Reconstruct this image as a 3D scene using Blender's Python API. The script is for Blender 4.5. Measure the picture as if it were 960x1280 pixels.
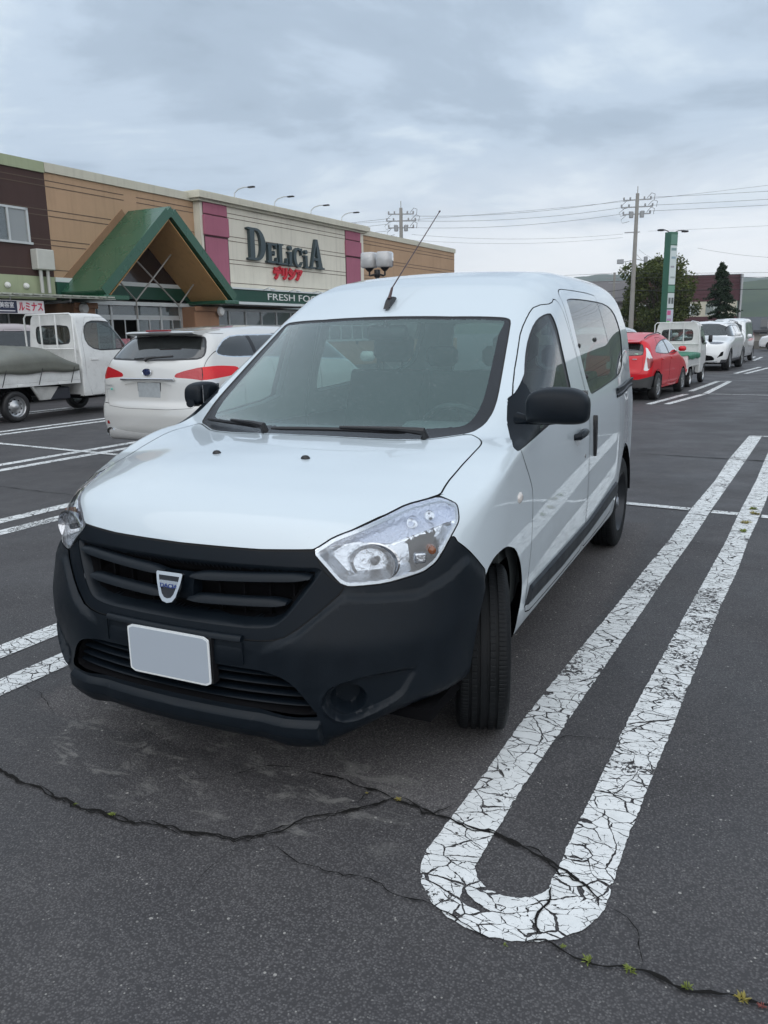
import bpy, math, random, time
import numpy as np
from mathutils import Vector, Matrix, noise as mnoise
T00=time.time()
R_=math.radians
SC=bpy.context.scene
for o in list(bpy.data.objects): bpy.data.objects.remove(o)
COL=SC.collection
# ---------------------------------------------------------------- camera
CAM_LOC=Vector((1.6664, -2.7375, 1.4748)); YAW,PITCH,ROLL=0.444171,-0.221596,-0.016791; FPX=989.69
cd=bpy.data.cameras.new('camera'); cam=bpy.data.objects.new('camera',cd); COL.objects.link(cam)
_f=Vector((-math.sin(YAW)*math.cos(PITCH),math.cos(YAW)*math.cos(PITCH),math.sin(PITCH)))
_r=Vector((math.cos(YAW),math.sin(YAW),0)); _u=_r.cross(_f)
_r2=math.cos(ROLL)*_r+math.sin(ROLL)*_u; _u2=-math.sin(ROLL)*_r+math.cos(ROLL)*_u
cam.matrix_world=Matrix(((_r2.x,_u2.x,-_f.x,CAM_LOC.x),(_r2.y,_u2.y,-_f.y,CAM_LOC.y),(_r2.z,_u2.z,-_f.z,CAM_LOC.z),(0,0,0,1)))
cd.sensor_fit='VERTICAL'; cd.sensor_height=36.0; cd.sensor_width=27.0; cd.lens=FPX/1280*36.0
cd.clip_start=.05; cd.clip_end=9000
SC.camera=cam
# ---------------------------------------------------------------- world, sun, exposure
HAZE=.00030
SUN_EL,SUN_AZ=R_(52),R_(205)
w=bpy.data.worlds.new('World'); SC.world=w; w.use_nodes=True
nt=w.node_tree; nt.nodes.clear()
class G:
    """tiny node-graph writer"""
    def __init__(s,nt): s.nt=nt
    def n(s,typ,ins=None,**kw):
        nd=s.nt.nodes.new(typ)
        for k,v in kw.items(): setattr(nd,k,v)
        for k,v in (ins or {}).items(): s.set(nd,k,v)
        return nd
    def set(s,nd,k,v):
        if isinstance(v,bpy.types.NodeSocket): s.nt.links.new(v,nd.inputs[k])
        elif isinstance(v,bpy.types.Node): s.nt.links.new(v.outputs[0],nd.inputs[k])
        else: nd.inputs[k].default_value=v
    def m(s,op,a,b=0.,c=None,clamp=False):
        nd=s.n('ShaderNodeMath',operation=op,use_clamp=clamp); s.set(nd,0,a); s.set(nd,1,b)
        if c is not None: s.set(nd,2,c)
        return nd.outputs[0]
    def vm(s,op,a,b=(0,0,0)):
        nd=s.n('ShaderNodeVectorMath',operation=op); s.set(nd,0,a); s.set(nd,1,b); return nd
    def mix(s,f,a,b,blend='MIX'):
        nd=s.n('ShaderNodeMix',data_type='RGBA',blend_type=blend); s.set(nd,0,f); s.set(nd,6,a); s.set(nd,7,b); return nd.outputs[2]
    def ramp(s,f,stops,interp='LINEAR'):
        nd=s.n('ShaderNodeValToRGB'); s.set(nd,0,f); cr=nd.color_ramp; cr.interpolation=interp
        while len(cr.elements)<len(stops): cr.elements.new(.5)
        for e,(p,c) in zip(cr.elements,stops):
            e.position=p; e.color=(c,c,c,1) if isinstance(c,(int,float)) else (*c,1)
        return nd.outputs[0]
    def mr(s,v,a,b,c=0.,d=1.,smooth=False):
        nd=s.n('ShaderNodeMapRange',clamp=True); nd.interpolation_type='SMOOTHSTEP' if smooth else 'LINEAR'
        s.set(nd,0,v); s.set(nd,1,a); s.set(nd,2,b); s.set(nd,3,c); s.set(nd,4,d); return nd.outputs[0]
    def noise(s,vec,scale,detail=4,rough=.55,dist=0.,out=0,**k):
        nd=s.n('ShaderNodeTexNoise',{'Scale':scale,'Detail':detail,'Roughness':rough,'Distortion':dist},**k)
        if vec is not None: s.set(nd,'Vector',vec)
        return nd.outputs[out]
g=G(nt)
sky=g.n('ShaderNodeTexSky',sky_type='NISHITA',sun_disc=False,sun_elevation=SUN_EL,sun_rotation=SUN_AZ,air_density=1.0,dust_density=2.0,ozone_density=1.0)
tc=g.n('ShaderNodeTexCoord').outputs['Generated']
sep=g.n('ShaderNodeSeparateXYZ',{0:tc}); X,Y,Z=sep.outputs
zc=g.m('MAXIMUM',Z,.0)
inv=g.m('DIVIDE',1.,g.m('ADD',zc,.10))
cp=g.n('ShaderNodeCombineXYZ',{0:g.m('MULTIPLY',X,inv),1:g.m('MULTIPLY',Y,inv),2:0.})
n1=g.noise(cp.outputs[0],.80,8,.58,.45)
n2=g.noise(cp.outputs[0],.17,3,.5,.2)
n3=g.noise(cp.outputs[0],2.3,5,.6,.3)
nn=g.m('ADD',g.m('ADD',g.m('MULTIPLY',n1,.58),g.m('MULTIPLY',n2,.30)),g.m('MULTIPLY',n3,.12))
# cloud brightness: soft greys with brighter breaks
cl=g.ramp(nn,[(.34,(.285,.362,.455)),(.43,(.375,.465,.575)),(.49,(.490,.592,.715)),(.55,(.64,.735,.825)),(.63,(.87,.93,.98))],'EASE')
# brighter low sky towards the right of the view, azimuth about -8 deg
azr=g.vm('DOT_PRODUCT',tc,(math.sin(R_(4)),math.cos(R_(4)),0.)).outputs['Value']
azm=g.mr(azr,.70,.965,0,1,True)
low=g.mr(Z,.225,.06,0,1,True)
br=g.m('MULTIPLY',azm,low)
brn=g.m('MULTIPLY',br,g.mr(g.noise(cp.outputs[0],.55,6,.6,.4),  .31,.54,.22,1.0,True))
c2=g.mix(brn,cl,(1.04,1.05,1.07,1))
# general lift near the horizon
hz=g.mr(Z,.12,.0,0,.6,True)
c3=g.mix(hz,c2,(.72,.76,.80,1))
# bright overcast dome overhead (above the picture)
up=g.mr(Z,.42,.95,0,1,True)
c4=g.mix(up,c3,(.62,.70,.80,1))
ea=g.vm('DOT_PRODUCT',tc,(math.sin(R_(128)),math.cos(R_(128)),.12)).outputs['Value']  # brighter southeast sky out of view, added to light facade and van side
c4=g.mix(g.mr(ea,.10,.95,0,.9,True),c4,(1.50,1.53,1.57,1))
skym=g.n('ShaderNodeBackground',{'Color':sky.outputs[0],'Strength':.06})
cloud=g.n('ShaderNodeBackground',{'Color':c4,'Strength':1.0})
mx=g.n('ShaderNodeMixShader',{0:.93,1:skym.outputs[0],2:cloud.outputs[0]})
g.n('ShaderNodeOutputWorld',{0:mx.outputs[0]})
sd=bpy.data.lights.new('sun','SUN'); sd.energy=.7; sd.angle=R_(65); sd.color=(1,.975,.94)
sun=bpy.data.objects.new('sun',sd); COL.objects.link(sun)
_d=Vector((math.sin(SUN_AZ)*math.cos(SUN_EL),math.cos(SUN_AZ)*math.cos(SUN_EL),math.sin(SUN_EL)))
sun.rotation_euler=_d.to_track_quat('Z','Y').to_euler()
SC.view_settings.view_transform='Standard'; SC.view_settings.look='None'
SC.view_settings.exposure=0.37; SC.view_settings.gamma=1.0; SC.view_settings.use_curve_mapping=False
SC.cycles.max_bounces=7; SC.cycles.transparent_max_bounces=14; SC.cycles.glossy_bounces=4; SC.cycles.transmission_bounces=4
SC.cycles.use_denoising=True; SC.cycles.caustics_reflective=False; SC.cycles.caustics_refractive=False
# ---------------------------------------------------------------- materials
MATS={}
def mat(name,col=(.5,.5,.5),rough=.5,metal=0.,coat=0.,coat_rough=.03,spec=.5,bump=None,var=0.,varscale=6.,emis=None,emis_s=1.,ior=1.5,alpha=1.,dirt=0.):
    if name in MATS: return MATS[name]
    m=bpy.data.materials.new(name); m.use_nodes=True; nt=m.node_tree; nt.nodes.clear(); g=G(nt)
    b=g.n('ShaderNodeBsdfPrincipled',{'Base Color':(*col,1),'Roughness':rough,'Metallic':metal,'Coat Weight':coat,'Coat Roughness':coat_rough,'Specular IOR Level':spec,'IOR':ior,'Alpha':alpha})
    tc=g.n('ShaderNodeTexCoord').outputs['Object']
    if var or dirt:
        nz=g.noise(tc,varscale,6,.6)
        c=g.mix(g.mr(nz,.3,.7),tuple(x*(1-var) for x in col)+(1,),tuple(min(1,x*(1+var)) for x in col)+(1,))
        if dirt:
            d=g.mr(g.noise(tc,varscale*2.7,8,.7),.52,.72,0,dirt)
            c=g.mix(d,c,(.11,.10,.09,1))
        g.set(b,'Base Color',c)
        g.set(b,'Roughness',g.mr(nz,.2,.8,max(0,rough-.08),min(1,rough+.08)))
    if bump:
        sc,st=bump; bn=g.n('ShaderNodeBump',{'Strength':st,'Distance':.01,'Height':g.noise(tc,sc,5,.6)}); g.set(b,'Normal',bn.outputs[0])
    if emis: g.set(b,'Emission Color',(*emis,1)); g.set(b,'Emission Strength',emis_s)
    g.n('ShaderNodeOutputMaterial',{0:b.outputs[0]})
    MATS[name]=m; return m
def glass_mat(name,tint=(.75,.85,.83),refl=1.0,rough=.0,drops=False,body=None,body_amt=0.):
    """thin tinted pane: clear transmission plus Fresnel reflection"""
    if name in MATS: return MATS[name]
    m=bpy.data.materials.new(name); m.use_nodes=True; nt=m.node_tree; nt.nodes.clear(); g=G(nt)
    tr=g.n('ShaderNodeBsdfTransparent',{0:(*tint,1)})
    gl=g.n('ShaderNodeBsdfGlossy',{'Color':(1,1,1,1),'Roughness':rough})
    geo=g.n('ShaderNodeNewGeometry'); dt=g.vm('DOT_PRODUCT',geo.outputs['Incoming'],geo.outputs['Normal'])
    cs_=g.m('SUBTRACT',1.,g.m('ABSOLUTE',dt.outputs['Value']))
    f=g.m('MULTIPLY',g.m('ADD',g.m('MULTIPLY',g.m('POWER',cs_,5.),.957),.043),1.85*refl,clamp=True)
    base=tr.outputs[0]
    if body:
        df=g.n('ShaderNodeBsdfDiffuse',{0:(*body,1)}); base=g.n('ShaderNodeMixShader',{0:body_amt,1:base,2:df.outputs[0]}).outputs[0]
    if drops:
        tc=g.n('ShaderNodeTexCoord').outputs['Object']
        v1=g.n('ShaderNodeTexVoronoi',{'Vector':tc,'Scale':95.,'Randomness':1.},feature='F1')
        v2=g.n('ShaderNodeTexVoronoi',{'Vector':tc,'Scale':48.,'Randomness':1.},feature='F1')
        s1=g.n('ShaderNodeSeparateColor',{0:v1.outputs['Color']}).outputs[0]; s2=g.n('ShaderNodeSeparateColor',{0:v2.outputs['Color']}).outputs[0]
        h1=g.m('MULTIPLY',g.mr(v1.outputs['Distance'],.34,.05,0,1,True),g.m('GREATER_THAN',s1,.60))
        h2=g.m('MULTIPLY',g.mr(v2.outputs['Distance'],.26,.04,0,1.3,True),g.m('GREATER_THAN',s2,.80))
        h=g.m('MAXIMUM',h1,h2)
        bn=g.n('ShaderNodeBump',{'Strength':.35,'Distance':.0015,'Height':h})
        g.set(gl,'Normal',bn.outputs[0]); nt.links.new(bn.outputs[0],dt.inputs[1])
        df=g.n('ShaderNodeBsdfDiffuse',{0:(.55,.62,.62,1)})
        base=g.n('ShaderNodeMixShader',{0:g.m('MULTIPLY',h,.10),1:base,2:df.outputs[0]}).outputs[0]
    mxs=g.n('ShaderNodeMixShader',{0:f,1:base,2:gl.outputs[0]})
    g.n('ShaderNodeOutputMaterial',{0:mxs.outputs[0]})
    MATS[name]=m; return m
# ---------------------------------------------------------------- mesh + object helpers
def newmesh(name,V,F,mats,smooth=False,mi=None,normals=None,angle=None):
    me=bpy.data.meshes.new(name)
    V=np.asarray(V,float)
    if isinstance(F,np.ndarray):
        n=len(F); k=F.shape[1]
        me.vertices.add(len(V)); me.vertices.foreach_set('co',V.ravel())
        me.loops.add(n*k); me.loops.foreach_set('vertex_index',F.ravel().astype(np.int32))
        me.polygons.add(n); me.polygons.foreach_set('loop_start',np.arange(0,n*k,k,dtype=np.int32))
        me.update(calc_edges=True)
    else:
        me.from_pydata([tuple(v) for v in V],[],[tuple(f) for f in F])
    for m in (mats if isinstance(mats,(list,tuple)) else [mats]): me.materials.append(m)
    if mi is not None: me.polygons.foreach_set('material_index',np.asarray(mi,np.int32))
    me.polygons.foreach_set('use_smooth',np.ones(len(me.polygons),bool) if smooth else np.zeros(len(me.polygons),bool))
    me.validate(clean_customdata=False)
    if smooth and angle: me.set_sharp_from_angle(angle=R_(angle))
    if normals is not None and len(normals)==len(me.vertices):
        me.normals_split_custom_set_from_vertices([tuple(x) for x in normals])
    me.update(); return me
def link(name,me,parent=None,label=None,cat=None,group=None,kind=None,loc=None,rot=None):
    o=bpy.data.objects.new(name,me); COL.objects.link(o)
    if parent is not None: o.parent=parent
    if label: o['label']=label
    if cat: o['category']=cat
    if group: o['group']=group
    if kind: o['kind']=kind
    if loc is not None: o.location=loc
    if rot is not None: o.rotation_euler=rot
    return o
def empty(name,loc=(0,0,0),rz=0.,label=None,cat=None,group=None,parent=None):
    return link(name,None,parent,label,cat,group,None,loc,(0,0,rz))
class MB:
    """collects simple solids into one mesh"""
    def __init__(s): s.V=[];s.F=[];s.M=[];s.mi=0
    def add(s,V,F,T=None):
        b=len(s.V)
        for v in V:
            v=Vector(v); s.V.append(tuple(T@v) if T is not None else tuple(v))
        for f in F: s.F.append(tuple(i+b for i in f)); s.M.append(s.mi)
        return s
    def box(s,x0,x1,y0,y1,z0,z1,bev=0.,T=None):
        if bev<=0:
            V=[(x,y,z) for z in (z0,z1) for y in (y0,y1) for x in (x0,x1)]
            F=[(0,2,3,1),(4,5,7,6),(0,1,5,4),(2,6,7,3),(0,4,6,2),(1,3,7,5)]
            return s.add(V,F,T)
        b=min(bev,(x1-x0)*.49,(y1-y0)*.49,(z1-z0)*.49)
        def ring(xa,xb,ya,yb,z,c): return [(xa+c,ya,z),(xb-c,ya,z),(xb,ya+c,z),(xb,yb-c,z),(xb-c,yb,z),(xa+c,yb,z),(xa,yb-c,z),(xa,ya+c,z)]
        L=[ring(x0+b,x1-b,y0+b,y1-b,z0,b*.3),ring(x0,x1,y0,y1,z0+b,b),ring(x0,x1,y0,y1,z1-b,b),ring(x0+b,x1-b,y0+b,y1-b,z1,b*.3)]
        V=[v for r in L for v in r]; F=[tuple(range(7,-1,-1)),tuple(range(24,32))]
        for k in range(3):
            for i in range(8): j=(i+1)%8; F.append((k*8+i,k*8+j,(k+1)*8+j,(k+1)*8+i))
        return s.add(V,F,T)
    def prism(s,poly,a,b,axis='x',T=None):
        """extrude 2D polygon between a and b along an axis; poly is (y,z) for x, (x,z) for y, (x,y) for z"""
        n=len(poly)
        def P(p,t): return (t,p[0],p[1]) if axis=='x' else ((p[0],t,p[1]) if axis=='y' else (p[0],p[1],t))
        V=[P(p,a) for p in poly]+[P(p,b) for p in poly]
        ar=sum(poly[i][0]*poly[(i+1)%n][1]-poly[(i+1)%n][0]*poly[i][1] for i in range(n))
        flip=(ar>0)!=(b<a)
        if axis=='y': flip=not flip
        F=[tuple(range(n)),tuple(range(2*n-1,n-1,-1))]+[(i,i+n,(i+1)%n+n,(i+1)%n) for i in range(n)]
        if flip: F=[tuple(reversed(f)) for f in F]
        return s.add(V,F,T)
    def tube(s,pts,r,n=8,cap=True,T=None):
        pts=[Vector(p) for p in pts]; rr=r if isinstance(r,(list,tuple)) else [r]*len(pts)
        V=[];F=[]; up=None
        for i,p in enumerate(pts):
            d=(pts[min(i+1,len(pts)-1)]-pts[max(i-1,0)])
            if d.length<1e-9: d=Vector((0,0,1))
            d.normalize()
            if up is None:
                up=Vector((0,0,1)) if abs(d.z)<.9 else Vector((1,0,0))
            a=d.cross(up)
            if a.length<1e-6: a=d.cross(Vector((0,1,0)))
            a.normalize(); b=a.cross(d).normalized(); up=b
            for k in range(n):
                t=2*math.pi*k/n; V.append(p+(a*math.cos(t)+b*math.sin(t))*rr[i])
        for i in range(len(pts)-1):
            for k in range(n):
                j=(k+1)%n; F.append((i*n+k,i*n+j,(i+1)*n+j,(i+1)*n+k))
        if cap: F.append(tuple(range(n-1,-1,-1))); F.append(tuple(range((len(pts)-1)*n,len(pts)*n)))
        return s.add(V,F,T)
    def lathe(s,prof,n=32,T=None,closed=False):
        """profile (r,h) revolved about local z"""
        V=[];F=[];m=len(prof)
        for k in range(n):
            t=2*math.pi*k/n
            for r,h in prof: V.append((r*math.cos(t),r*math.sin(t),h))
        for k in range(n):
            j=(k+1)%n
            for i in range(m-1 if not closed else m):
                i2=(i+1)%m; F.append((k*m+i,j*m+i,j*m+i2,k*m+i2))
        return s.add(V,F,T)
    def mesh(s,name,mats,smooth=False,angle=None):
        return newmesh(name,s.V,s.F,mats,smooth,s.M,None,angle)
    def obj(s,name,mats,parent=None,smooth=False,angle=35,**k):
        return link(name,s.mesh(name,mats,smooth,angle if smooth else None),parent,**k)
def rotm(ax,deg,loc=(0,0,0)): return Matrix.Translation(loc)@Matrix.Rotation(R_(deg),4,ax)
def tree_copy(o,parent=None):
    c=o.copy(); COL.objects.link(c)
    if parent is not None: c.parent=parent
    for ch in list(o.children): tree_copy(ch,c)
    return c
# ---------------------------------------------------------------- implicit surfaces
def table(pts,lo,hi,sig,n=4000):
    p=np.array(pts,float); t=np.linspace(lo-.5,hi+.5,n); dx=t[1]-t[0]; x,y=p[:,0],p[:,1]
    v=np.interp(t,x,y); s0=(y[1]-y[0])/(x[1]-x[0]); s1=(y[-1]-y[-2])/(x[-1]-x[-2])
    v=np.where(t<x[0],y[0]+s0*(t-x[0]),v); v=np.where(t>x[-1],y[-1]+s1*(t-x[-1]),v)
    k=int(3*sig/dx)+1; wt=np.exp(-.5*(np.arange(-k,k+1)*dx/sig)**2); wt/=wt.sum()
    vp=np.concatenate([v[0]+(v[1]-v[0])*np.arange(-k,0),v,v[-1]+(v[-1]-v[-2])*np.arange(1,k+1)])
    v=np.convolve(vp,wt,'valid'); return lambda q:np.interp(q,t,v)
def smax(a,b,k):
    h=np.maximum(k-np.abs(a-b),0)/k; return np.maximum(a,b)+h*h*k*.25
def sstep(t): t=np.clip(t,0,1); return t*t*(3-2*t)
def nets(f,lo,hi,h):
    """surface nets over the half space x>=0 -> vertices, triangles (wound outward)"""
    nx=int(math.ceil(hi[0]/h))+2; ny=int(math.ceil((hi[1]-lo[1])/h))+2; nz=int(math.ceil((hi[2]-lo[2])/h))+2
    xs=-h/2+h*np.arange(nx); ys=lo[1]+h*np.arange(ny); zs=lo[2]+h*np.arange(nz)
    G_=np.empty((nx,ny,nz),np.float32); yy,zz=np.meshgrid(ys,zs,indexing='ij')
    for i in range(nx): G_[i]=f(np.full_like(yy,xs[i]),yy,zz)
    S=G_<0
    cnt=np.zeros((nx-1,ny-1,nz-1),np.float32); P=np.zeros((nx-1,ny-1,nz-1,3),np.float32)
    C=[(a,b,c) for a in (0,1) for b in (0,1) for c in (0,1)]
    sl=lambda A,c:A[c[0]:c[0]+nx-1,c[1]:c[1]+ny-1,c[2]:c[2]+nz-1]
    for i in range(8):
        for j in range(i+1,8):
            if sum(abs(C[i][k]-C[j][k]) for k in range(3))!=1: continue
            a=sl(G_,C[i]);b=sl(G_,C[j]); m=(a<0)!=(b<0)
            t=np.where(m,a/np.where(m,a-b,1),0)
            cnt+=m
            for k in range(3): P[...,k]+=np.where(m,C[i][k]+t*(C[j][k]-C[i][k]),0)
    act=cnt>0; idx=-np.ones(act.shape,np.int64); idx[act]=np.arange(act.sum())
    ii=np.argwhere(act); V=P[act]/cnt[act][:,None]; V=(V+ii)*h+np.array([xs[0],ys[0],zs[0]])
    Q=[]
    # x edges
    for ax in range(3):
        sh=[nx,ny,nz]; 
        A=S.take(range(0,sh[ax]-1),ax); B=S.take(range(1,sh[ax]),ax); cr=np.argwhere(A!=B)
        o=[k for k in range(3) if k!=ax]
        ok=np.ones(len(cr),bool)
        for k in o: ok&=(cr[:,k]>0)&(cr[:,k]<sh[k]-1)
        cr=cr[ok]; inside=A[tuple(cr.T)]
        def cell(da,db):
            q=cr.copy(); q[:,o[0]]+=da; q[:,o[1]]+=db; return idx[tuple(q.T)]
        q=np.stack([cell(-1,-1),cell(0,-1),cell(0,0),cell(-1,0)],1)
        fl=inside if ax!=1 else ~inside
        q[~fl]=q[~fl][:,::-1]; Q.append(q)
    Q=np.concatenate(Q); Q=Q[(Q>=0).all(1)]
    Q=Q[(V[Q][:,:,0]>-1e-6+(-h*.6)).all(1)]
    # drop quads lying entirely in the x=0 layer's mirror side
    T=np.concatenate([Q[:,[0,1,2]],Q[:,[0,2,3]]])
    V[:,0]=np.where(V[:,0]<h*.25,np.where(ii[:,0]==0,0.,V[:,0]),V[:,0])
    keep=~(ii[T][:,:,0]==0).all(1); T=T[keep]
    for _ in range(5):
        v=f(V[:,0],V[:,1],V[:,2]); g_=grad(f,V); d=(v/np.maximum((g_**2).sum(1),.05)); d=np.clip(d,-h,h)
        st=d[:,None]*g_; st[:,0]=np.where(V[:,0]==0,0,st[:,0]); V=V-st
    return compact(V,T)
def grad(f,V,e=4e-3):
    o=np.empty_like(V,dtype=float)
    for k in range(3):
        a=V.copy();b=V.copy();a[:,k]+=e;b[:,k]-=e
        o[:,k]=(f(a[:,0],a[:,1],a[:,2])-f(b[:,0],b[:,1],b[:,2]))/(2*e)
    return o
def compact(V,T,*att):
    u,inv=np.unique(T,return_inverse=True); r=(V[u],inv.reshape(T.shape))
    return r+tuple(a[u] for a in att) if att else r
def cut(V,T,fv):
    """split triangles along fv=0"""
    s=fv>0; ts=s[T]; c=ts.sum(1); mix=(c==1)|(c==2)
    Tm=T[mix]; 
    if len(Tm)==0: return V,T
    sm=ts[mix]; lone=np.where(c[mix]==1,sm.argmax(1),(~sm).argmax(1))
    Tm=np.stack([Tm[np.arange(len(Tm)),(lone+k)%3] for k in range(3)],1)
    a,b,cc=Tm.T
    E=np.concatenate([np.stack([a,b],1),np.stack([a,cc],1)]); Es=np.sort(E,1)
    u,inv=np.unique(Es[:,0]*np.int64(len(V))+Es[:,1],return_inverse=True)
    e0=u//len(V); e1=u%len(V); t=fv[e0]/(fv[e0]-fv[e1]); t=np.clip(t,.001,.999)
    NV=V[e0]+(V[e1]-V[e0])*t[:,None]; n=len(Tm); ab=inv[:n]+len(V); ac=inv[n:]+len(V)
    T2=np.concatenate([T[~mix],np.stack([a,ab,ac],1),np.stack([ab,b,cc],1),np.stack([ab,cc,ac],1)])
    return np.concatenate([V,NV]),T2
def sdf(P,poly):
    """signed distance of 2D points to a closed polygon (negative inside)"""
    P=np.asarray(P,float); q=np.asarray(poly,float); n=len(q); d=np.full(len(P),1e9); ins=np.zeros(len(P),bool)
    for i in range(n):
        a=q[i]; b=q[(i+1)%n]; e=b-a; w_=P-a; L=(e@e)+1e-12
        t=np.clip((w_@e)/L,0,1); d=np.minimum(d,((w_-t[:,None]*e)**2).sum(1))
        c=((a[1]<=P[:,1])&(b[1]>P[:,1]))|((b[1]<=P[:,1])&(a[1]>P[:,1]))
        xi=a[0]+(P[:,1]-a[1])/(b[1]-a[1]+1e-12)*(b[0]-a[0]); ins^=c&(P[:,0]<xi)
    d=np.sqrt(d); return np.where(ins,-d,d)
def rnd(poly,it=2,r=.25):
    q=[np.array(p,float) for p in poly]
    for _ in range(it):
        o=[]
        for i in range(len(q)):
            a=q[i];b=q[(i+1)%len(q)]; o+= [a+(b-a)*r,a+(b-a)*(1-r)]
        q=o
    return q
def mirror(V,T,N=None):
    """mirror half mesh in x and weld the centre line"""
    n=len(V); on=V[:,0]<1e-6; m=np.where(on,np.arange(n),-1); k=np.cumsum(~on)-1+n; m=np.where(on,m,k)
    V2=np.concatenate([V,V[~on]*[-1,1,1]]); T2=np.concatenate([T,m[T][:,::-1]])
    if N is None: return V2,T2
    N=N.copy(); return V2,T2,np.concatenate([N,N[~on]*[-1,1,1]])
LPSI=R_(3.13)
LV=Vector((math.sin(LPSI),math.cos(LPSI),0)); LU=Vector((math.cos(LPSI),-math.sin(LPSI),0))
def lot(u,v,z=0.): p=LU*u+LV*v; return Vector((p.x,p.y,z))

# ---------------------------------------------------------------- ground
def asphalt():
    m=bpy.data.materials.new('asphalt'); m.use_nodes=True; nt=m.node_tree; nt.nodes.clear(); g=G(nt)
    P=g.n('ShaderNodeTexCoord').outputs['Object']; sp=g.n('ShaderNodeSeparateXYZ',{0:P}); X,Y=sp.outputs[0],sp.outputs[1]
    big=g.noise(P,.35,5,.6); mid=g.noise(P,2.3,6,.65); fine=g.noise(P,60,4,.7)
    base=g.mix(g.mr(mid,.32,.68),(.058,.0565,.060,1),(.076,.0735,.076,1))
    base=g.mix(g.mr(big,.38,.62),base,g.mix(1.,base,(1.30,1.29,1.28,1),'MULTIPLY'))
    spot=g.mr(g.noise(P,1.05,3,.5),.60,.70,0,.45,True)
    base=g.mix(spot,base,g.mix(1.,base,(.62,.62,.64,1),'MULTIPLY'))
    # stones of the mix
    v=g.n('ShaderNodeTexVoronoi',{'Vector':P,'Scale':150.,'Randomness':1.}); cs=g.n('ShaderNodeSeparateColor',{0:v.outputs['Color']}).outputs
    st=g.m('MULTIPLY',g.mr(v.outputs['Distance'],.50,.25,0,1),g.mr(cs[0],.45,1.,0,1))
    base=g.mix(g.m('MULTIPLY',st,.60),base,(.165,.162,.160,1))
    base=g.mix(g.m('MULTIPLY',g.mr(v.outputs['Distance'],.35,.62),.55),base,(.022,.0215,.023,1))
    v2=g.n('ShaderNodeTexVoronoi',{'Vector':P,'Scale':38.,'Randomness':1.}); c2=g.n('ShaderNodeSeparateColor',{0:v2.outputs['Color']}).outputs
    sz=g.mr(c2[1],0.,1.,.05,.19)
    v3=g.n('ShaderNodeTexVoronoi',{'Vector':P,'Scale':85.,'Randomness':1.}); c3=g.n('ShaderNodeSeparateColor',{0:v3.outputs['Color']}).outputs
    chip=g.m('MULTIPLY',g.m('LESS_THAN',v2.outputs['Distance'],sz),g.m('GREATER_THAN',c2[0],.80))
    chip=g.m('MAXIMUM',chip,g.m('MULTIPLY',g.m('LESS_THAN',v3.outputs['Distance'],.22),g.m('GREATER_THAN',c3[0],.93)))
    base=g.mix(g.m('MULTIPLY',chip,g.mr(c2[2],0,1,.25,.85)),base,(.34,.33,.31,1))
    # dry patch that the van kept the rain off; scuffed pale dust in front of it
    wob=g.m('MULTIPLY',g.m('SUBTRACT',g.noise(P,9.,7,.75),.5),.34)
    dx=g.m('SUBTRACT',g.m('ABSOLUTE',X),.985); dy=g.m('SUBTRACT',g.m('ABSOLUTE',g.m('SUBTRACT',Y,1.45)),2.10)
    d=g.m('ADD',g.m('MAXIMUM',dx,dy),wob)
    dry=g.mr(d,.035,-.035,0,1,True)
    base=g.mix(g.m('MULTIPLY',dry,.80),base,g.mix(1.,base,(1.65,1.62,1.58,1),'MULTIPLY'))
    str_=g.n('ShaderNodeMapping',{'Vector':P,'Scale':(1.,2.2,1.)}); sc=g.noise(str_.outputs[0],5.2,8,.74,.6)
    fr=g.m('MULTIPLY',g.mr(g.m('ABSOLUTE',X),.95,.5,0,1,True),g.m('MULTIPLY',g.mr(Y,-1.12,-.85,0,1,True),g.mr(Y,-.2,-.6,0,1,True)))
    scf=g.m('MULTIPLY',g.mr(sc,.52,.63,0,1,True),fr)
    base=g.mix(g.m('MULTIPLY',scf,.62),base,(.22,.215,.205,1))
    # slight damp sheen
    damp=g.mr(g.noise(P,1.1,5,.6),.35,.65,.50,.74)
    rgh=g.mix(dry,damp,(.85,.85,.85,1))
    ht=g.m('ADD',g.m('MULTIPLY',g.mr(v.outputs['Distance'],.6,.0,0,1),.6),g.m('MULTIPLY',fine,.5))
    bn=g.n('ShaderNodeBump',{'Strength':.50,'Distance':.004,'Height':ht})
    b=g.n('ShaderNodeBsdfPrincipled',{'Base Color':base,'Roughness':rgh,'Specular IOR Level':.30,'Normal':bn.outputs[0]})
    g.n('ShaderNodeOutputMaterial',{0:b.outputs[0]}); return m
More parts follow.
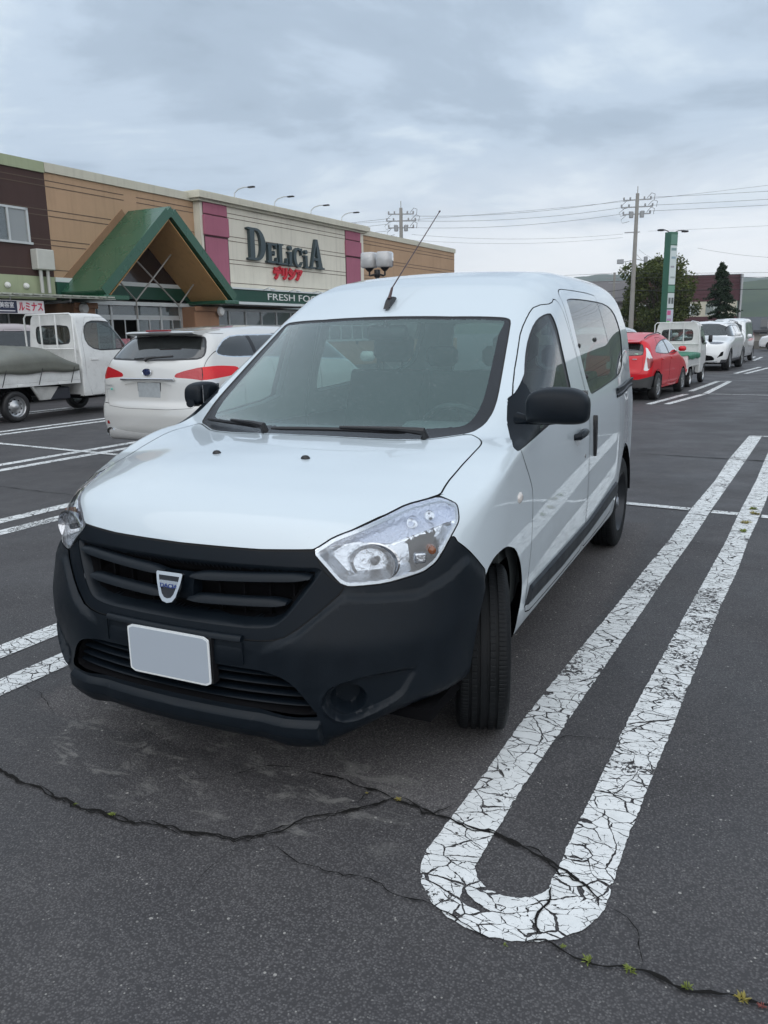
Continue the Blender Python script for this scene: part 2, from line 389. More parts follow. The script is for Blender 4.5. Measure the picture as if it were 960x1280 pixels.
def paint_mat(name,wear=.0,scale=1.):
    m=bpy.data.materials.new(name); m.use_nodes=True; nt=m.node_tree; nt.nodes.clear(); g=G(nt)
    P=g.n('ShaderNodeTexCoord').outputs['Object']
    wn=g.noise(P,7.,3,.6,out=1); w2=g.noise(P,42.,3,.6,out=1)
    Q=g.vm('ADD',P,g.vm('MULTIPLY',g.vm('SUBTRACT',wn,(.5,.5,.5)).outputs[0],(.055,.055,0)).outputs[0]).outputs[0]
    Q=g.vm('ADD',Q,g.vm('MULTIPLY',g.vm('SUBTRACT',w2,(.5,.5,.5)).outputs[0],(.010,.010,0)).outputs[0]).outputs[0]
    Q=g.n('ShaderNodeMapping',{'Vector':Q,'Scale':(.80,1.25,1.)}).outputs[0]
    yb=g.n('ShaderNodeSeparateXYZ',{0:P}).outputs[1]; reg=g.m('ADD',g.noise(P,2.4,3,.55),g.m('MULTIPLY',g.m('MULTIPLY',g.mr(yb,.1,.7,0,1,True),g.mr(yb,2.6,1.6,0,1,True)),.10))
    def crack(sc,w0,w1,seedz):
        q=g.n('ShaderNodeMapping',{'Vector':Q,'Location':(seedz,seedz*.7,0)}).outputs[0]
        v=g.n('ShaderNodeTexVoronoi',{'Vector':q,'Scale':sc,'Randomness':1.},feature='DISTANCE_TO_EDGE')
        lim=g.mr(g.noise(P,sc*.8,4,.7),.30,.74,w0,w1)
        return g.m('LESS_THAN',v.outputs['Distance'],lim)
    a=crack(13.*scale,-.010,.056,3.1); b_=crack(34.*scale,-.03,.060,9.7); c_=crack(4.6*scale,-.002,.018,5.3)
    bsel=g.m('GREATER_THAN',g.m('ADD',reg,g.m('MULTIPLY',g.noise(P,15,4,.6),.35)),.58-wear*.2)
    hole=g.m('MAXIMUM',g.m('MAXIMUM',a,c_),g.m('MULTIPLY',b_,bsel))
    chip=g.m('GREATER_THAN',g.noise(P,34.*scale,6,.72),.70-wear*.09)
    heavy=g.m('MULTIPLY',g.m('GREATER_THAN',reg,.635-wear*.1),g.m('GREATER_THAN',g.noise(P,55,5,.7),.52))
    hole=g.m('MAXIMUM',hole,g.m('MAXIMUM',chip,heavy))
    col=g.mix(g.mr(g.noise(P,11,6,.65),.3,.7),(.62,.64,.64,1),(.76,.78,.78,1))
    col=g.mix(g.mr(g.noise(P,90,4,.7),.60,.80,0,.5),col,(.28,.28,.27,1))
    bn=g.n('ShaderNodeBump',{'Strength':.5,'Distance':.003,'Height':g.m('ADD',g.m('SUBTRACT',1.,hole),g.m('MULTIPLY',g.noise(P,120,4,.6),.5))})
    bs=g.n('ShaderNodeBsdfPrincipled',{'Base Color':col,'Roughness':.62,'Specular IOR Level':.3,'Normal':bn.outputs[0]})
    tr=g.n('ShaderNodeBsdfTransparent'); mx=g.n('ShaderNodeMixShader',{0:hole,1:bs.outputs[0],2:tr.outputs[0]})
    g.n('ShaderNodeOutputMaterial',{0:mx.outputs[0]}); return m
b=MB(); b.add([(-1900,-250,0),(1900,-250,0),(1900,2100,0),(-1900,2100,0)],[(0,1,2,3)]); b.obj('ground',[asphalt()],kind='structure')
PM=paint_mat('cracked_line_paint'); PM2=paint_mat('line_paint_fair',-.35,.8)
def quad(b,p,q,w,z=.004):
    p=Vector((p[0],p[1]));q=Vector((q[0],q[1])); n=(q-p).normalized(); n=Vector((-n.y,n.x))*w/2
    b.add([(*(p-n),z),(*(q-n),z),(*(q+n),z),(*(p+n),z)],[(0,1,2,3)])
def umark(axis_pts_l,axis_pts_r,end_c,r_in,r_out,name='bay_marking',mat_=PM):
    pass
def ubay(c0,c1,name='bay_marking',m=PM,w=.15,half=.255,far_round=False,z=.004):
    """double line with a rounded near end; c0 centre of the near arc, c1 far end"""
    c0=Vector(c0);c1=Vector(c1); d=(c1-c0).normalized(); n=Vector((d.y,-d.x)); b=MB(); ri=half-w
    out=[c0+n*half+d*t for t in ()]
    V_=[];F_=[]; K=28
    L_=[c1-n*half, *[c0-n*half*math.cos(a)-d*half*math.sin(a)*1.02 for a in [math.pi*i/K for i in range(K+1)]], c1+n*half]
    I_=[c1-n*ri, *[c0-n*ri*math.cos(a)-d*ri*math.sin(a) for a in [math.pi*i/K for i in range(K+1)]], c1+n*ri]
    for p in L_+I_: V_.append((p.x,p.y,z))
    k=len(L_)
    for i in range(k-1): F_.append((i,i+k,i+k+1,i+1)[::-1])
    b.add(V_,F_); return b.obj(name,[m],kind='structure')
def wline(pts,w,name='bay_marking',m=PM,z=.004):
    b=MB(); P=[Vector((*p,0)) for p in pts]; V_=[]
    for i,p in enumerate(P):
        d=(P[min(i+1,len(P)-1)]-P[max(i-1,0)]).normalized(); n=Vector((-d.y,d.x,0))*w/2; V_+= [tuple(p-n+Vector((0,0,z))),tuple(p+n+Vector((0,0,z)))]
    b.add(V_,[(2*i,2*i+2,2*i+3,2*i+1) for i in range(len(P)-1)]); return b.obj(name,[m],kind='structure')
# near bay on the right: slightly spreading pair of lines joined by a round end
b=MB(); K=30; c=Vector((1.147,-.852)); V_=[];F_=[]
def arcpt(rx,ry,a): return (c.x-rx*math.cos(a),c.y-ry*math.sin(a),.004)
oL=[(1.56,9.38),(1.39,7.1),(1.32,5.61),(1.211,4.2),(1.161,3.17),(1.103,2.43),(1.042,1.54),(.975,.70),(.928,0),(.914,-.40)]
iL=[(1.725,9.40),(1.571,7.1),(1.466,5.61),(1.366,4.2),(1.304,3.17),(1.246,2.43),(1.186,1.54),(1.130,.70),(1.083,0),(1.055,-.40)]
iR=[(1.262,-.567),(1.286,-.156),(1.298,.164),(1.41,1.7),(1.47,2.47),(1.522,3.18),(1.578,4.16),(1.688,5.75),(1.784,7.58),(1.90,9.4)]
oR=[(1.412,-.567),(1.438,-.156),(1.460,.164),(1.556,1.7),(1.621,2.47),(1.660,3.18),(1.735,4.16),(1.842,5.75),(1.95,7.58),(2.06,9.4)]
out=[(*p,.004) for p in oL]+[arcpt(.258,.252,math.pi*i/K) for i in range(K+1)]+[(*p,.004) for p in oR]
inn_=[(*p,.004) for p in iL]+[arcpt(.106,.094,math.pi*i/K) for i in range(K+1)]+[(*p,.004) for p in iR]
oo=[];ii_=[]
for i in range(len(out)-1):
    k=max(1,int((Vector(out[i+1])-Vector(out[i])).length/.012))
    for j in range(k): oo.append(Vector(out[i]).lerp(Vector(out[i+1]),j/k)); ii_.append(Vector(inn_[i]).lerp(Vector(inn_[i+1]),j/k))
oo.append(Vector(out[-1])); ii_.append(Vector(inn_[-1]))
for k in range(len(oo)):
    d_=(oo[k]-ii_[k]).normalized(); p=oo[k]; q=ii_[k]
    oo[k]=p+d_*(.0045*mnoise.noise((p.x*30,p.y*30,1))+.003*mnoise.noise((p.x*110,p.y*110,2))); ii_[k]=q-d_*(.0045*mnoise.noise((q.x*30,q.y*30,5))+.003*mnoise.noise((q.x*110,q.y*110,6)))
out=[tuple(p) for p in oo]; inn_=[tuple(p) for p in ii_]
n=len(out); b.add(out+inn_,[(i+1,i+n+1,i+n,i) for i in range(n-1)]); b.obj('bay_marking',[PM],kind='structure')
wline([(1.73,9.36),(1.90,9.35)],.09); wline([(2.07,9.33),(4,9.2)],.09)
# bays to the left
for (u,v0,v1) in ((-1.37,-.84,9.2),(-3.89,-.84,9.2),(-6.60,-.84,9.2),(-9.75,-.84,9.4),(-12.4,-.84,9.4)):
    a=lot(u,v0); e=lot(u,v1); ubay((a.x,a.y),(e.x,e.y),m=PM if u>-5 else PM2)
wline([(1.203,4.165),(.5,4.24),(-3,4.63),(-8.4,5.25),(-13,5.78)],.10,z=.008); 
wline([(1.375,4.15),(1.572,4.13)],.11); wline([(1.745,4.11),(3.5,4.02)],.11)
# bays further along the aisle
for a,e in (((-.37,14.0),(.10,16.85)),((-.03,14.1),(.47,16.9)),((.12,17.75),(.52,21.75)),((.50,17.05),(.83,21.75)),((.83,26.1),(1.54,30.9)),((1.15,26.1),(1.86,30.5)),((.93,37.4),(1.20,43.0)),((1.22,37.4),(1.55,42.5))): wline([a,e],.14,m=PM2)
wline([(.55,17.0),(3,16.75)],.07,m=PM2); wline([(.47,21.75),(.88,21.75)],.14,m=PM2,z=.008); wline([(3.2,24),(3.9,29)],.14,m=PM2)
# joints and patches between asphalt strips, and cracks
M_crk=mat('crack_dark',(.013,.0125,.012),.9,spec=.1)
def crack(pts,w=.010,jag=.012,name='asphalt_crack',z=.0065,seed=1,m=None,sub=.018):
    rn=random.Random(seed); P=[Vector((*p,0)) for p in pts]; Q=[]
    for i in range(len(P)-1):
        n=max(2,int((P[i+1]-P[i]).length/sub)); 
        for k in range(n): Q.append(P[i].lerp(P[i+1],k/n))
    Q.append(P[-1]); V_=[];F_=[]
    for i,p in enumerate(Q):
        d=(Q[min(i+1,len(Q)-1)]-Q[max(i-1,0)]).normalized(); n=Vector((-d.y,d.x,0))
        e=min(1,min(i,len(Q)-1-i)/5+.15)
        o=n*(mnoise.noise((p.x*9,p.y*9,seed))*jag*2.2+mnoise.noise((p.x*45,p.y*45,seed))*jag*.9)
        ww=w*.50*e*(.20+1.7*abs(mnoise.noise((p.x*24,p.y*24,seed+7)))+.45*rn.random())
        c_=p+o; V_+= [(*(c_-n*ww*.5)[:2],z),(*(c_+n*ww*.5)[:2],z)]
    for i in range(len(Q)-1): F_.append((2*i,2*i+2,2*i+3,2*i+1))
    b=MB(); b.add(V_,F_); return b.obj(name,[m or M_crk],kind='structure')
main=[(-1.5,-.75),(-1.05,-.93),(-.63,-1.06),(-.45,-1.08),(-.24,-1.11),(-.12,-1.1),(.07,-1.09),(.21,-1.07),(.35,-1.05),(.40,-1.01),(.47,-.90),(.58,-.78),(.66,-.72),(.70,-.65)]
crack(main,.021,seed=2); crack(main[3:],.010,.02,seed=12,z=.0062)
crack([(-.02,-.84),(.08,-.8),(.22,-.64),(.33,-.61)],.006,seed=3); 
up_=[(.33,-.61),(.5,-.63),(.7,-.65),(.85,-.68),(.92,-.69),(1.06,-.71),(1.16,-.73),(1.24,-.76),(1.3,-.79),(1.36,-.83),(1.395,-.86)]
crack(up_[:5],.016,seed=4); crack(up_[4:],.030,seed=5,jag=.010); crack(up_[2:],.014,.02,seed=15,z=.0062)
crack([(.44,-1.02),(.56,-1.04),(.72,-1.05),(.85,-1.05),(.96,-1.05),(1.04,-1.07),(1.12,-1.10),(1.22,-1.115)],.009,seed=6)
crack([(1.24,-1.10),(1.29,-1.06),(1.33,-1.075),(1.41,-1.08),(1.52,-1.07),(1.61,-1.07),(1.69,-1.06),(1.79,-1.06),(2.1,-1.03)],.020,seed=7,z=.007)
crack([(1.265,-.86),(1.27,-.93),(1.255,-1.0),(1.27,-1.06)],.026,.010,seed=8,z=.0068); crack([(1.39,-.87),(1.46,-.9),(1.49,-.96),(1.5,-1.06)],.007,seed=9)
crack([(.62,-.60),(.60,-.68),(.60,-.76)],.006,seed=10); crack([(.40,-1.02),(.36,-1.2),(.39,-1.3)],.003,seed=11); crack([(.87,-.60),(.855,-.66),(.84,-.70)],.018,seed=14)
crack([(1.075,-.10),(1.12,-.02),(1.22,.0),(1.30,.02)],.008,seed=16); crack([(-.75,-1.35),(-.55,-1.16),(-.45,-1.08)],.004,seed=17)
crack([(-1.22,-.52),(-1.0,-.55),(-.80,-.66)],.005,seed=18); crack([(-6.6,2.9),(-4.4,2.75),(-2.2,2.6)],.02,seed=19,sub=.1)
crack([(1.09,3.05),(1.35,3.03),(1.9,3.0)],.007,seed=20); crack([(.80,3.1),(1.0,3.08)],.005,seed=21)
crack([(.20,7.2),(.94,7.14),(1.79,7.06),(4,6.9)],.045,.004,'asphalt_joint',seed=22,sub=.1); crack([(-.2,16.9),(.53,16.82),(1.8,16.7),(6,16.4)],.06,.004,'asphalt_joint',seed=23,sub=.1)
# weeds in the cracks
M_weed=mat('weed_leaf',(.16,.20,.035),.55,var=.25,varscale=40); M_weed2=mat('weed_leaf_yellow',(.26,.22,.05),.55,var=.25,varscale=40); M_weedr=mat('weed_leaf_red',(.22,.06,.05),.55)
def weed(x,y,s,seed,label,m):
    rn=random.Random(seed); b=MB()
    for k in range(rn.randint(22,34)):
        a=rn.random()*6.28; l=s*(.5+.6*rn.random()); w=l*.13; el=.10+.9*rn.random(); d=Vector((math.cos(a),math.sin(a),el)).normalized(); sd_=Vector((-math.sin(a),math.cos(a),0))
        o=Vector((x+rn.uniform(-.3,.3)*s,y+rn.uniform(-.3,.3)*s,.006))
        b.add([o,o+d*l*.5+sd_*w,o+d*l+Vector((0,0,-.15*l)),o+d*l*.5-sd_*w],[(0,1,2,3)])
        b.add([o,o+d*l*.4+Vector((0,0,.1*l)),o+d*l*.8+sd_*w*.6],[(0,1,2)])
    return b.obj('weed',[m],None,label=label,cat='weed',group='weeds growing in the asphalt cracks')
weed(1.400,-1.085,.018,1,'small green weed in the crack just right of the rounded line end',M_weed)
weed(1.492,-1.075,.020,2,'largest green weed in the crack where a short branch crack meets it',M_weed)
weed(1.620,-1.070,.017,3,'yellow-green weed in the lower right crack, between two other weeds',M_weed)
weed(1.735,-1.058,.020,4,'yellowish weed with a reddish leaf at the lower right end of the crack',M_weed2)
weed(1.775,-1.060,.012,14,'tiny reddish weed at the lower right corner of the picture',M_weedr)
weed(1.335,-1.065,.009,5,'tiny weed in the crack close below the rounded line end',M_weed)
weed(1.205,-1.118,.008,15,'tiny weed at the lowest edge of the rounded line',M_weed)
weed(-.085,-1.095,.014,6,'small green weed in the long crack at the lower left',M_weed)
weed(-.235,-1.10,.008,16,'tiny weed in the long crack left of the small green one',M_weed)
weed(.710,-.655,.013,7,'yellowish weed where two cracks meet in front of the tyre',M_weed2)
weed(.60,-.665,.007,17,'tiny weed in the crack left of the meeting point',M_weed2)
for i,(x,y,l) in enumerate(((1.68,4.35,'upper weed in the far part of the right painted line'),(1.64,3.8,'dry weed in the middle of the right painted line'),(1.63,3.5,'lowest weed growing through the right painted line'),(1.70,4.15,'second dry weed through the right painted line'))): weed(x,y,.045,30+i,l,M_weed2 if i%2 else M_weed)
# a few loose bits

# ---------------------------------------------------------------- shared materials
M_white=mat('van_white_paint',(.545,.615,.660),.30,coat=1.,coat_rough=.02)
def _beads(m,amt=.5):
    g=G(m.node_tree); b=[n for n in m.node_tree.nodes if n.type=='BSDF_PRINCIPLED'][0]; tc=g.n('ShaderNodeTexCoord').outputs['Object']
    v1=g.n('ShaderNodeTexVoronoi',{'Vector':tc,'Scale':120.,'Randomness':1.}); v2=g.n('ShaderNodeTexVoronoi',{'Vector':tc,'Scale':62.,'Randomness':1.})
    s1=g.n('ShaderNodeSeparateColor',{0:v1.outputs['Color']}).outputs; s2=g.n('ShaderNodeSeparateColor',{0:v2.outputs['Color']}).outputs
    reg=g.mr(g.noise(tc,2.2,4,.6),.38,.6)
    upn=g.mr(g.n('ShaderNodeSeparateXYZ',{0:g.n('ShaderNodeNewGeometry').outputs['Normal']}).outputs[2],.35,.8)
    h1=g.m('MULTIPLY',g.mr(v1.outputs['Distance'],.30,.06,0,1,True),g.m('GREATER_THAN',s1[0],.72)); h2=g.m('MULTIPLY',g.mr(v2.outputs['Distance'],.22,.03,0,1.6,True),g.m('GREATER_THAN',s2[0],.86))
    h=g.m('MULTIPLY',g.m('MULTIPLY',g.m('MAXIMUM',h1,h2),reg),upn)
    bn=g.n('ShaderNodeBump',{'Strength':amt,'Distance':.0012,'Height':h}); g.set(b,'Coat Normal',bn.outputs[0]); g.set(b,'Normal',bn.outputs[0])
    z_=g.n('ShaderNodeSeparateXYZ',{0:tc}).outputs[2]
    gr=g.m('MULTIPLY',g.mr(z_,.85,.30,0,1,True),g.mr(g.noise(tc,7.,8,.7),.40,.68,0,.30))
    fl=g.m('MULTIPLY',g.mr(g.noise(tc,150.,3,.6),.70,.76,0,.35),g.mr(g.noise(tc,3.,4,.6),.45,.6))
    g.set(b,'Base Color',g.mix(g.m('MAXIMUM',gr,fl),(.545,.615,.660,1),(.20,.195,.18,1)))
_beads(M_white,.32)
M_gap=mat('panel_gap',(.012,.012,.013),.8)
M_plast=mat('dark_bumper_plastic',(.0048,.0082,.0125),.43,bump=(260,.08),spec=.22,var=.12,varscale=14)
M_plast2=mat('smooth_dark_plastic',(.0045,.0075,.0115),.38,spec=.14,var=.1,varscale=20)
M_black=mat('black_plastic',(.010,.010,.012),.42)
M_void=mat('dark_void',(.004,.004,.005),.9,spec=.1)
M_rub=mat('tyre_rubber',(.006,.0072,.0085),.6,var=.2,varscale=30,bump=(300,.1),spec=.2)
M_chrome=mat('chrome',(.75,.77,.8),.12,metal=1.)
M_chr2=mat('satin_reflector',(.58,.61,.65),.09,metal=.92,bump=(30,.8))
M_lens=glass_mat('clear_lamp_lens',(.93,.95,.97),.9,body=(.55,.62,.70),body_amt=.035)
M_wind=glass_mat('windscreen_glass',(.66,.84,.81),1.2,drops=True,body=(.19,.47,.44),body_amt=.10)
M_side=glass_mat('side_glass',(.38,.47,.45),.62,body=(.12,.16,.15),body_amt=.06)
M_frit=mat('black_glass_border',(.014,.016,.020),.22,spec=.4,bump=(500,.15))
M_trim=mat('grey_interior_trim',(.20,.215,.215),.8)
M_seat=mat('dark_seat_cloth',(.022,.024,.027),.9,bump=(200,.2))
M_dash=mat('dashboard_plastic',(.06,.07,.072),.6,bump=(200,.15))
M_under=mat('underbody',(.006,.006,.007),.95,spec=.03)
# ---------------------------------------------------------------- the white van
Wz=table([(.15,.80),(.30,.852),(.42,.868),(.60,.878),(.85,.878),(1.00,.874),(1.10,.862),(1.20,.836),(1.35,.794),(1.55,.735),(1.70,.68),(1.85,.61)],0,2.2,.035)
Hc=table([(-.95,.45),(-.80,.815),(-.765,.872),(-.70,.932),(-.60,.978),(-.45,1.018),(-.30,1.045),(-.15,1.063),(.03,1.078),(.13,1.115),(.45,1.325),(.80,1.565),(.92,1.635),(1.05,1.705),(1.25,1.757),(1.55,1.798),(1.9,1.820),(2.4,1.829),(3.0,1.828),(3.3,1.81),(3.7,1.75)],-1.2,4.2,.028)
Pf=table([(-.1,.0006),(0,0),(.15,.004),(.27,.013),(.42,.037),(.50,.062),(.60,.112),(.70,.185),(.78,.27),(.84,.375),(.88,.50),(.93,.75)],0,1.2,.03)
Yc=table([(.10,-.80),(.22,-.842),(.30,-.852),(.42,-.862),(.55,-.862),(.60,-.848),(.70,-.822),(.80,-.80),(.83,-.792),(.95,-.755),(1.2,-.66)],0,2.2,.018)
Yr=table([(.15,3.40),(.3,3.50),(.5,3.53),(.9,3.53),(1.1,3.50),(1.5,3.40),(1.75,3.30),(1.9,3.2)],0,2.2,.03)
Zb=table([(-1,.217),(-.5,.217),(.3,.27),(2.4,.28),(3.1,.26),(3.8,.34)],-1.5,4.3,.05)
def vanf(x,y,z):
    ax=np.abs(x)
    rear=sstep((y-2.3)/1.2)*(.062*(1-sstep((z-1.1)/.4))+.012)
    A=(ax-(Wz(z)-rear))*.97
    sw=.30*ax**2*sstep((y+1.4)/1.3)*(1-.85*sstep((y-1.0)/.8))
    swf=Pf(ax)*(1-sstep((y+.55)/.6))
    s=np.maximum(sw*sstep((y+.9)/.7),0)+swf*.55
    crown=(.06*(1-sstep((y+.25)/.45))+.005+.06*sstep((y-.55)/.7))*ax**2
    yy=y-s; H=Hc(yy)-crown; sl=(Hc(yy+.01)-Hc(yy-.01))/.02
    T=(z-H)/np.sqrt(1+sl*sl)
    kT=.045+.12*sstep((y-.2)/.6)
    gg=(Pf(ax+.01)-Pf(ax-.01))/.02
    B=(Yc(z)+Pf(ax)-y)/np.sqrt(1+gg*gg)
    Rr=(y-(Yr(z)-.10*ax**4))
    D=(Zb(y)+.13*sstep((ax-.42)/.38)*(1-sstep((y+.35)/.3))-z)
    F=smax(A,T,kT); F=smax(F,smax(B,Rr,.01),.06); F=smax(F,D,.04)
    return F
WC_F=(-.02,.310); WC_R=(2.82,.310)      # wheel centres (y,z)
def build_van():
    h=.0165
    V,T=nets(vanf,(-.01,-.95,.12),(.93,3.62,1.90),h)
    # ---- region functions
    zt_x=[0,.3,.465,.54,.614,.68,.74,.80]; zt=[.819,.822,.830,.872,.910,.935,.951,.965]
    zhood=lambda V:np.interp(V[:,0],zt_x,zt)
    hood_top=rnd([(-.5,-1.2),(.60,-1.2),(.74,-.37),(.729,-.26),(.731,-.153),(.736,0),(.735,.08),(.722,.13),(.696,.168),(.651,.193),(.579,.137),(.493,.068),(.326,.022),(0,.012),(-.5,.012)],1)
    f_hood=lambda V:np.maximum(sdf(V[:,:2],hood_top),(zhood(V)-V[:,2])*.9)
    lamp_poly=rnd([(-.232,.830),(-.160,.872),(-.02,.914),(.10,.941),(.232,.953),(.278,.930),(.262,.880),(.213,.836),(.15,.772),(.098,.748),(-.034,.727),(-.140,.724),(-.166,.736)],1,.13)
    def lt(V): return np.stack([.67*V[:,0]+.74*V[:,1],V[:,2]],1)
    def f_lamp(V):
        d=sdf(lt(V),lamp_poly); return np.where((V[:,1]<.1)&(V[:,0]>.3),d,1.)
    bump_side=[(-3,.837),(-.43,.837),(-.425,.820),(-.36,.765),(-.273,.690),(-.262,.64),(-.2,-.5),(-3,-.5)]
    def f_bump(V): return np.maximum(sdf(V[:,1:],bump_side),V[:,2]-zhood(V))
    gp=rnd([(-.4,.545),(.318,.555),(.396,.567),(.447,.601),(.508,.654),(.578,.728),(.544,.741),(.502,.778),(.471,.835),(.47,1.0),(-.4,1.0)],1)
    front=lambda V,d:np.where(V[:,1]<-.3,d,1.)
    f_gp=lambda V:front(V,sdf(V[:,[0,2]],gp))
    go=rnd([(-.4,.590),(.26,.590),(.345,.596),(.379,.606),(.414,.639),(.457,.700),(.503,.770),(.497,.782),(.47,.784),(-.4,.775)],1)
    f_go=lambda V:front(V,sdf(V[:,[0,2]],go))
    it=rnd([(-.4,.330),(.25,.333),(.507,.318),(.494,.348),(.454,.414),(.419,.447),(.374,.460),(.315,.463),(-.4,.476)],1)
    f_it=lambda V:front(V,sdf(V[:,[0,2]],it))
    fg=rnd([(.514,.362),(.518,.398),(.552,.432),(.622,.456),(.752,.468),(.758,.455),(.742,.417),(.719,.373),(.658,.337),(.583,.303),(.54,.319)],1)
    f_fg=lambda V:front(V,sdf(V[:,[0,2]],fg))
    f_fc=lambda V:front(V,np.hypot(V[:,0]-.588,V[:,2]-.376)-.050)
    # wheel openings
    ringp=lambda cy,cz,rs:[(cy+r*math.cos(R_(a)),cz+r*math.sin(R_(a))) for a,r in rs]
    af=rnd([(-.40,.05),(-.41,.32),(-.385,.47),(-.33,.60),(-.262,.676),(-.218,.704),(-.156,.719),(-.068,.720),(-.017,.709),(.069,.677),(.13,.617),(.166,.559),(.190,.50),(.192,.44),(.170,.36),(.150,.05)],1)
    ar=rnd(ringp(2.83,.31,[(-60,.42)]+[(a,.392) for a in range(-20,215,15)]+[(240,.42)]),1)
    f_af=lambda V:np.where(V[:,0]>.52,sdf(V[:,1:],af),1.)
    f_ar=lambda V:np.where(V[:,0]>.52,sdf(V[:,1:],ar),1.)
    # windscreen in (x, z+.5y)
    wsp=rnd([(-.4,1.086),(.326,1.092),(.493,1.111),(.579,1.152),(.655,1.190),(.684,1.252),(.695,1.33),(.691,1.417),(.658,1.646),(.627,1.847),(.609,1.957),(.588,1.978),(.50,1.972),(.30,1.950),(-.4,1.942)],1,.2)
    wq=lambda V:np.stack([V[:,0],V[:,2]+.5*V[:,1]],1)
    f_ws=lambda V:np.where((V[:,1]<1.25)&(V[:,1]>-.05)&(V[:,2]>1.03),sdf(wq(V),wsp),1.)
    side=lambda V,d:np.maximum(d,Wz(V[:,2])-np.interp(V[:,1],[.10,.14,.33,.5],[.022,.03,.098,.115])-V[:,0])
    dg=rnd([(.128,1.060),(.105,1.048),(.125,1.035),(.519,1.078),(1.125,1.130),(1.128,1.20),(1.150,1.412),(1.168,1.545),(1.150,1.560),(1.048,1.545),(.95,1.512),(.832,1.446),(.704,1.363),(.582,1.280)],1)
    f_dg=lambda V:side(V,sdf(V[:,1:],dg))
    rg=rnd([(1.548,1.615),(1.565,1.636),(1.743,1.645),(2.253,1.648),(2.706,1.640),(2.96,1.600),(3.03,1.50),(3.01,1.38),(2.95,1.27),(2.80,1.222),(2.551,1.190),(1.60,1.140),(1.540,1.150),(1.512,1.25),(1.520,1.389)],1)
    f_rg=lambda V:side(V,sdf(V[:,1:],rg))
    fd=rnd([(.14,1.048),(.182,.988),(.259,.91),(.300,.85),(.305,.70),(.275,.52),(.265,.40),(.30,.335),(.55,.325),(1.36,.325),(1.425,.345),(1.43,.9),(1.425,1.16),(1.41,1.42),(1.375,1.60),(1.33,1.635),(1.245,1.605),(1.078,1.594),(.967,1.548),(.847,1.482),(.726,1.400),(.55,1.286),(.413,1.187),(.322,1.119),(.20,1.075)],1)
    f_fd=lambda V:side(V,sdf(V[:,1:],fd))
    sdp=rnd([(1.445,.345),(1.50,.325),(2.25,.34),(2.38,.40),(2.415,.55),(2.43,.80),(2.43,1.30),(2.43,1.66),(2.40,1.69),(1.60,1.69),(1.50,1.68),(1.44,1.64),(1.43,1.42),(1.442,1.16),(1.447,.9)],1)
    f_sd=lambda V:side(V,sdf(V[:,1:],sdp))
    sk=[(.262,.385),(.314,.458),(1.53,.470),(2.36,.535),(2.415,.50),(2.40,.45),(1.55,.395),(.9,.378)]
    f_sk=lambda V:side(V,sdf(V[:,1:],sk))
    # rear door glass (seen through the cabin)
    tg=rnd([(.06,1.12),(.60,1.12),(.64,1.20),(.60,1.52),(.56,1.56),(.06,1.56)],1)
    f_tg=lambda V:np.where(V[:,1]>3.1,sdf(V[:,[0,2]],tg),1.)
    # filler flap, roof front seam
    f_zb=lambda V:np.where(True,V[:,2]-(Zb(V[:,1])+.045),1.)
    G_=.0028
    def thin(f):
        def q(V):
            e=2e-3; v0=f(V); Vy=V.copy(); Vy[:,1]+=e; Vz=V.copy(); Vz[:,2]+=e
            n_=grad(vanf,V); n_/=np.linalg.norm(n_,axis=1)[:,None]
            gy=(f(Vy)-v0)/e; gz=(f(Vz)-v0)/e; L_=np.sqrt(gy*gy+gz*gz)+1e-6; dn=(gy*n_[:,1]+gz*n_[:,2])/L_
            return v0/np.sqrt(np.clip(1-dn*dn,.07,1))
        return q
    f_fd=thin(f_fd); f_sd=thin(f_sd)
    def f_glz(V):
        wd=np.interp(V[:,2],[1.10,1.25,1.46,1.53],[.062,.052,.046,.022]); b=np.interp(V[:,0],[0,.4,.6,.7],[1.140,1.170,1.225,1.30])
        return np.maximum(f_ws(V)+wd,b-(V[:,2]+.5*V[:,1]))
    f_tri=lambda V:(.475+(V[:,2]-1.10)*.56)-V[:,1]
    f_dgz=lambda V:np.maximum(f_dg(V)+.011,V[:,1]-(1.068+(V[:,2]-1.13)*.12))
    zcf=lambda V:np.interp(V[:,0],[0,.30,.45,.57,.652,.748,.813,.86],[.50,.52,.60,.712,.702,.698,.735,.80])
    f_zc=lambda V:np.where((V[:,1]<-.2),zcf(V)-V[:,2],5.)
    f_upm=lambda V:np.where(f_lamp(V)<.02,np.interp(lt(V)[:,0],[-.23,-.1,.0,.1,.25],[.83,.845,.835,.855,.88])-V[:,2],5.)
    f_cb=lambda V:np.where(V[:,1]<-.5,V[:,0]-.50,5.)
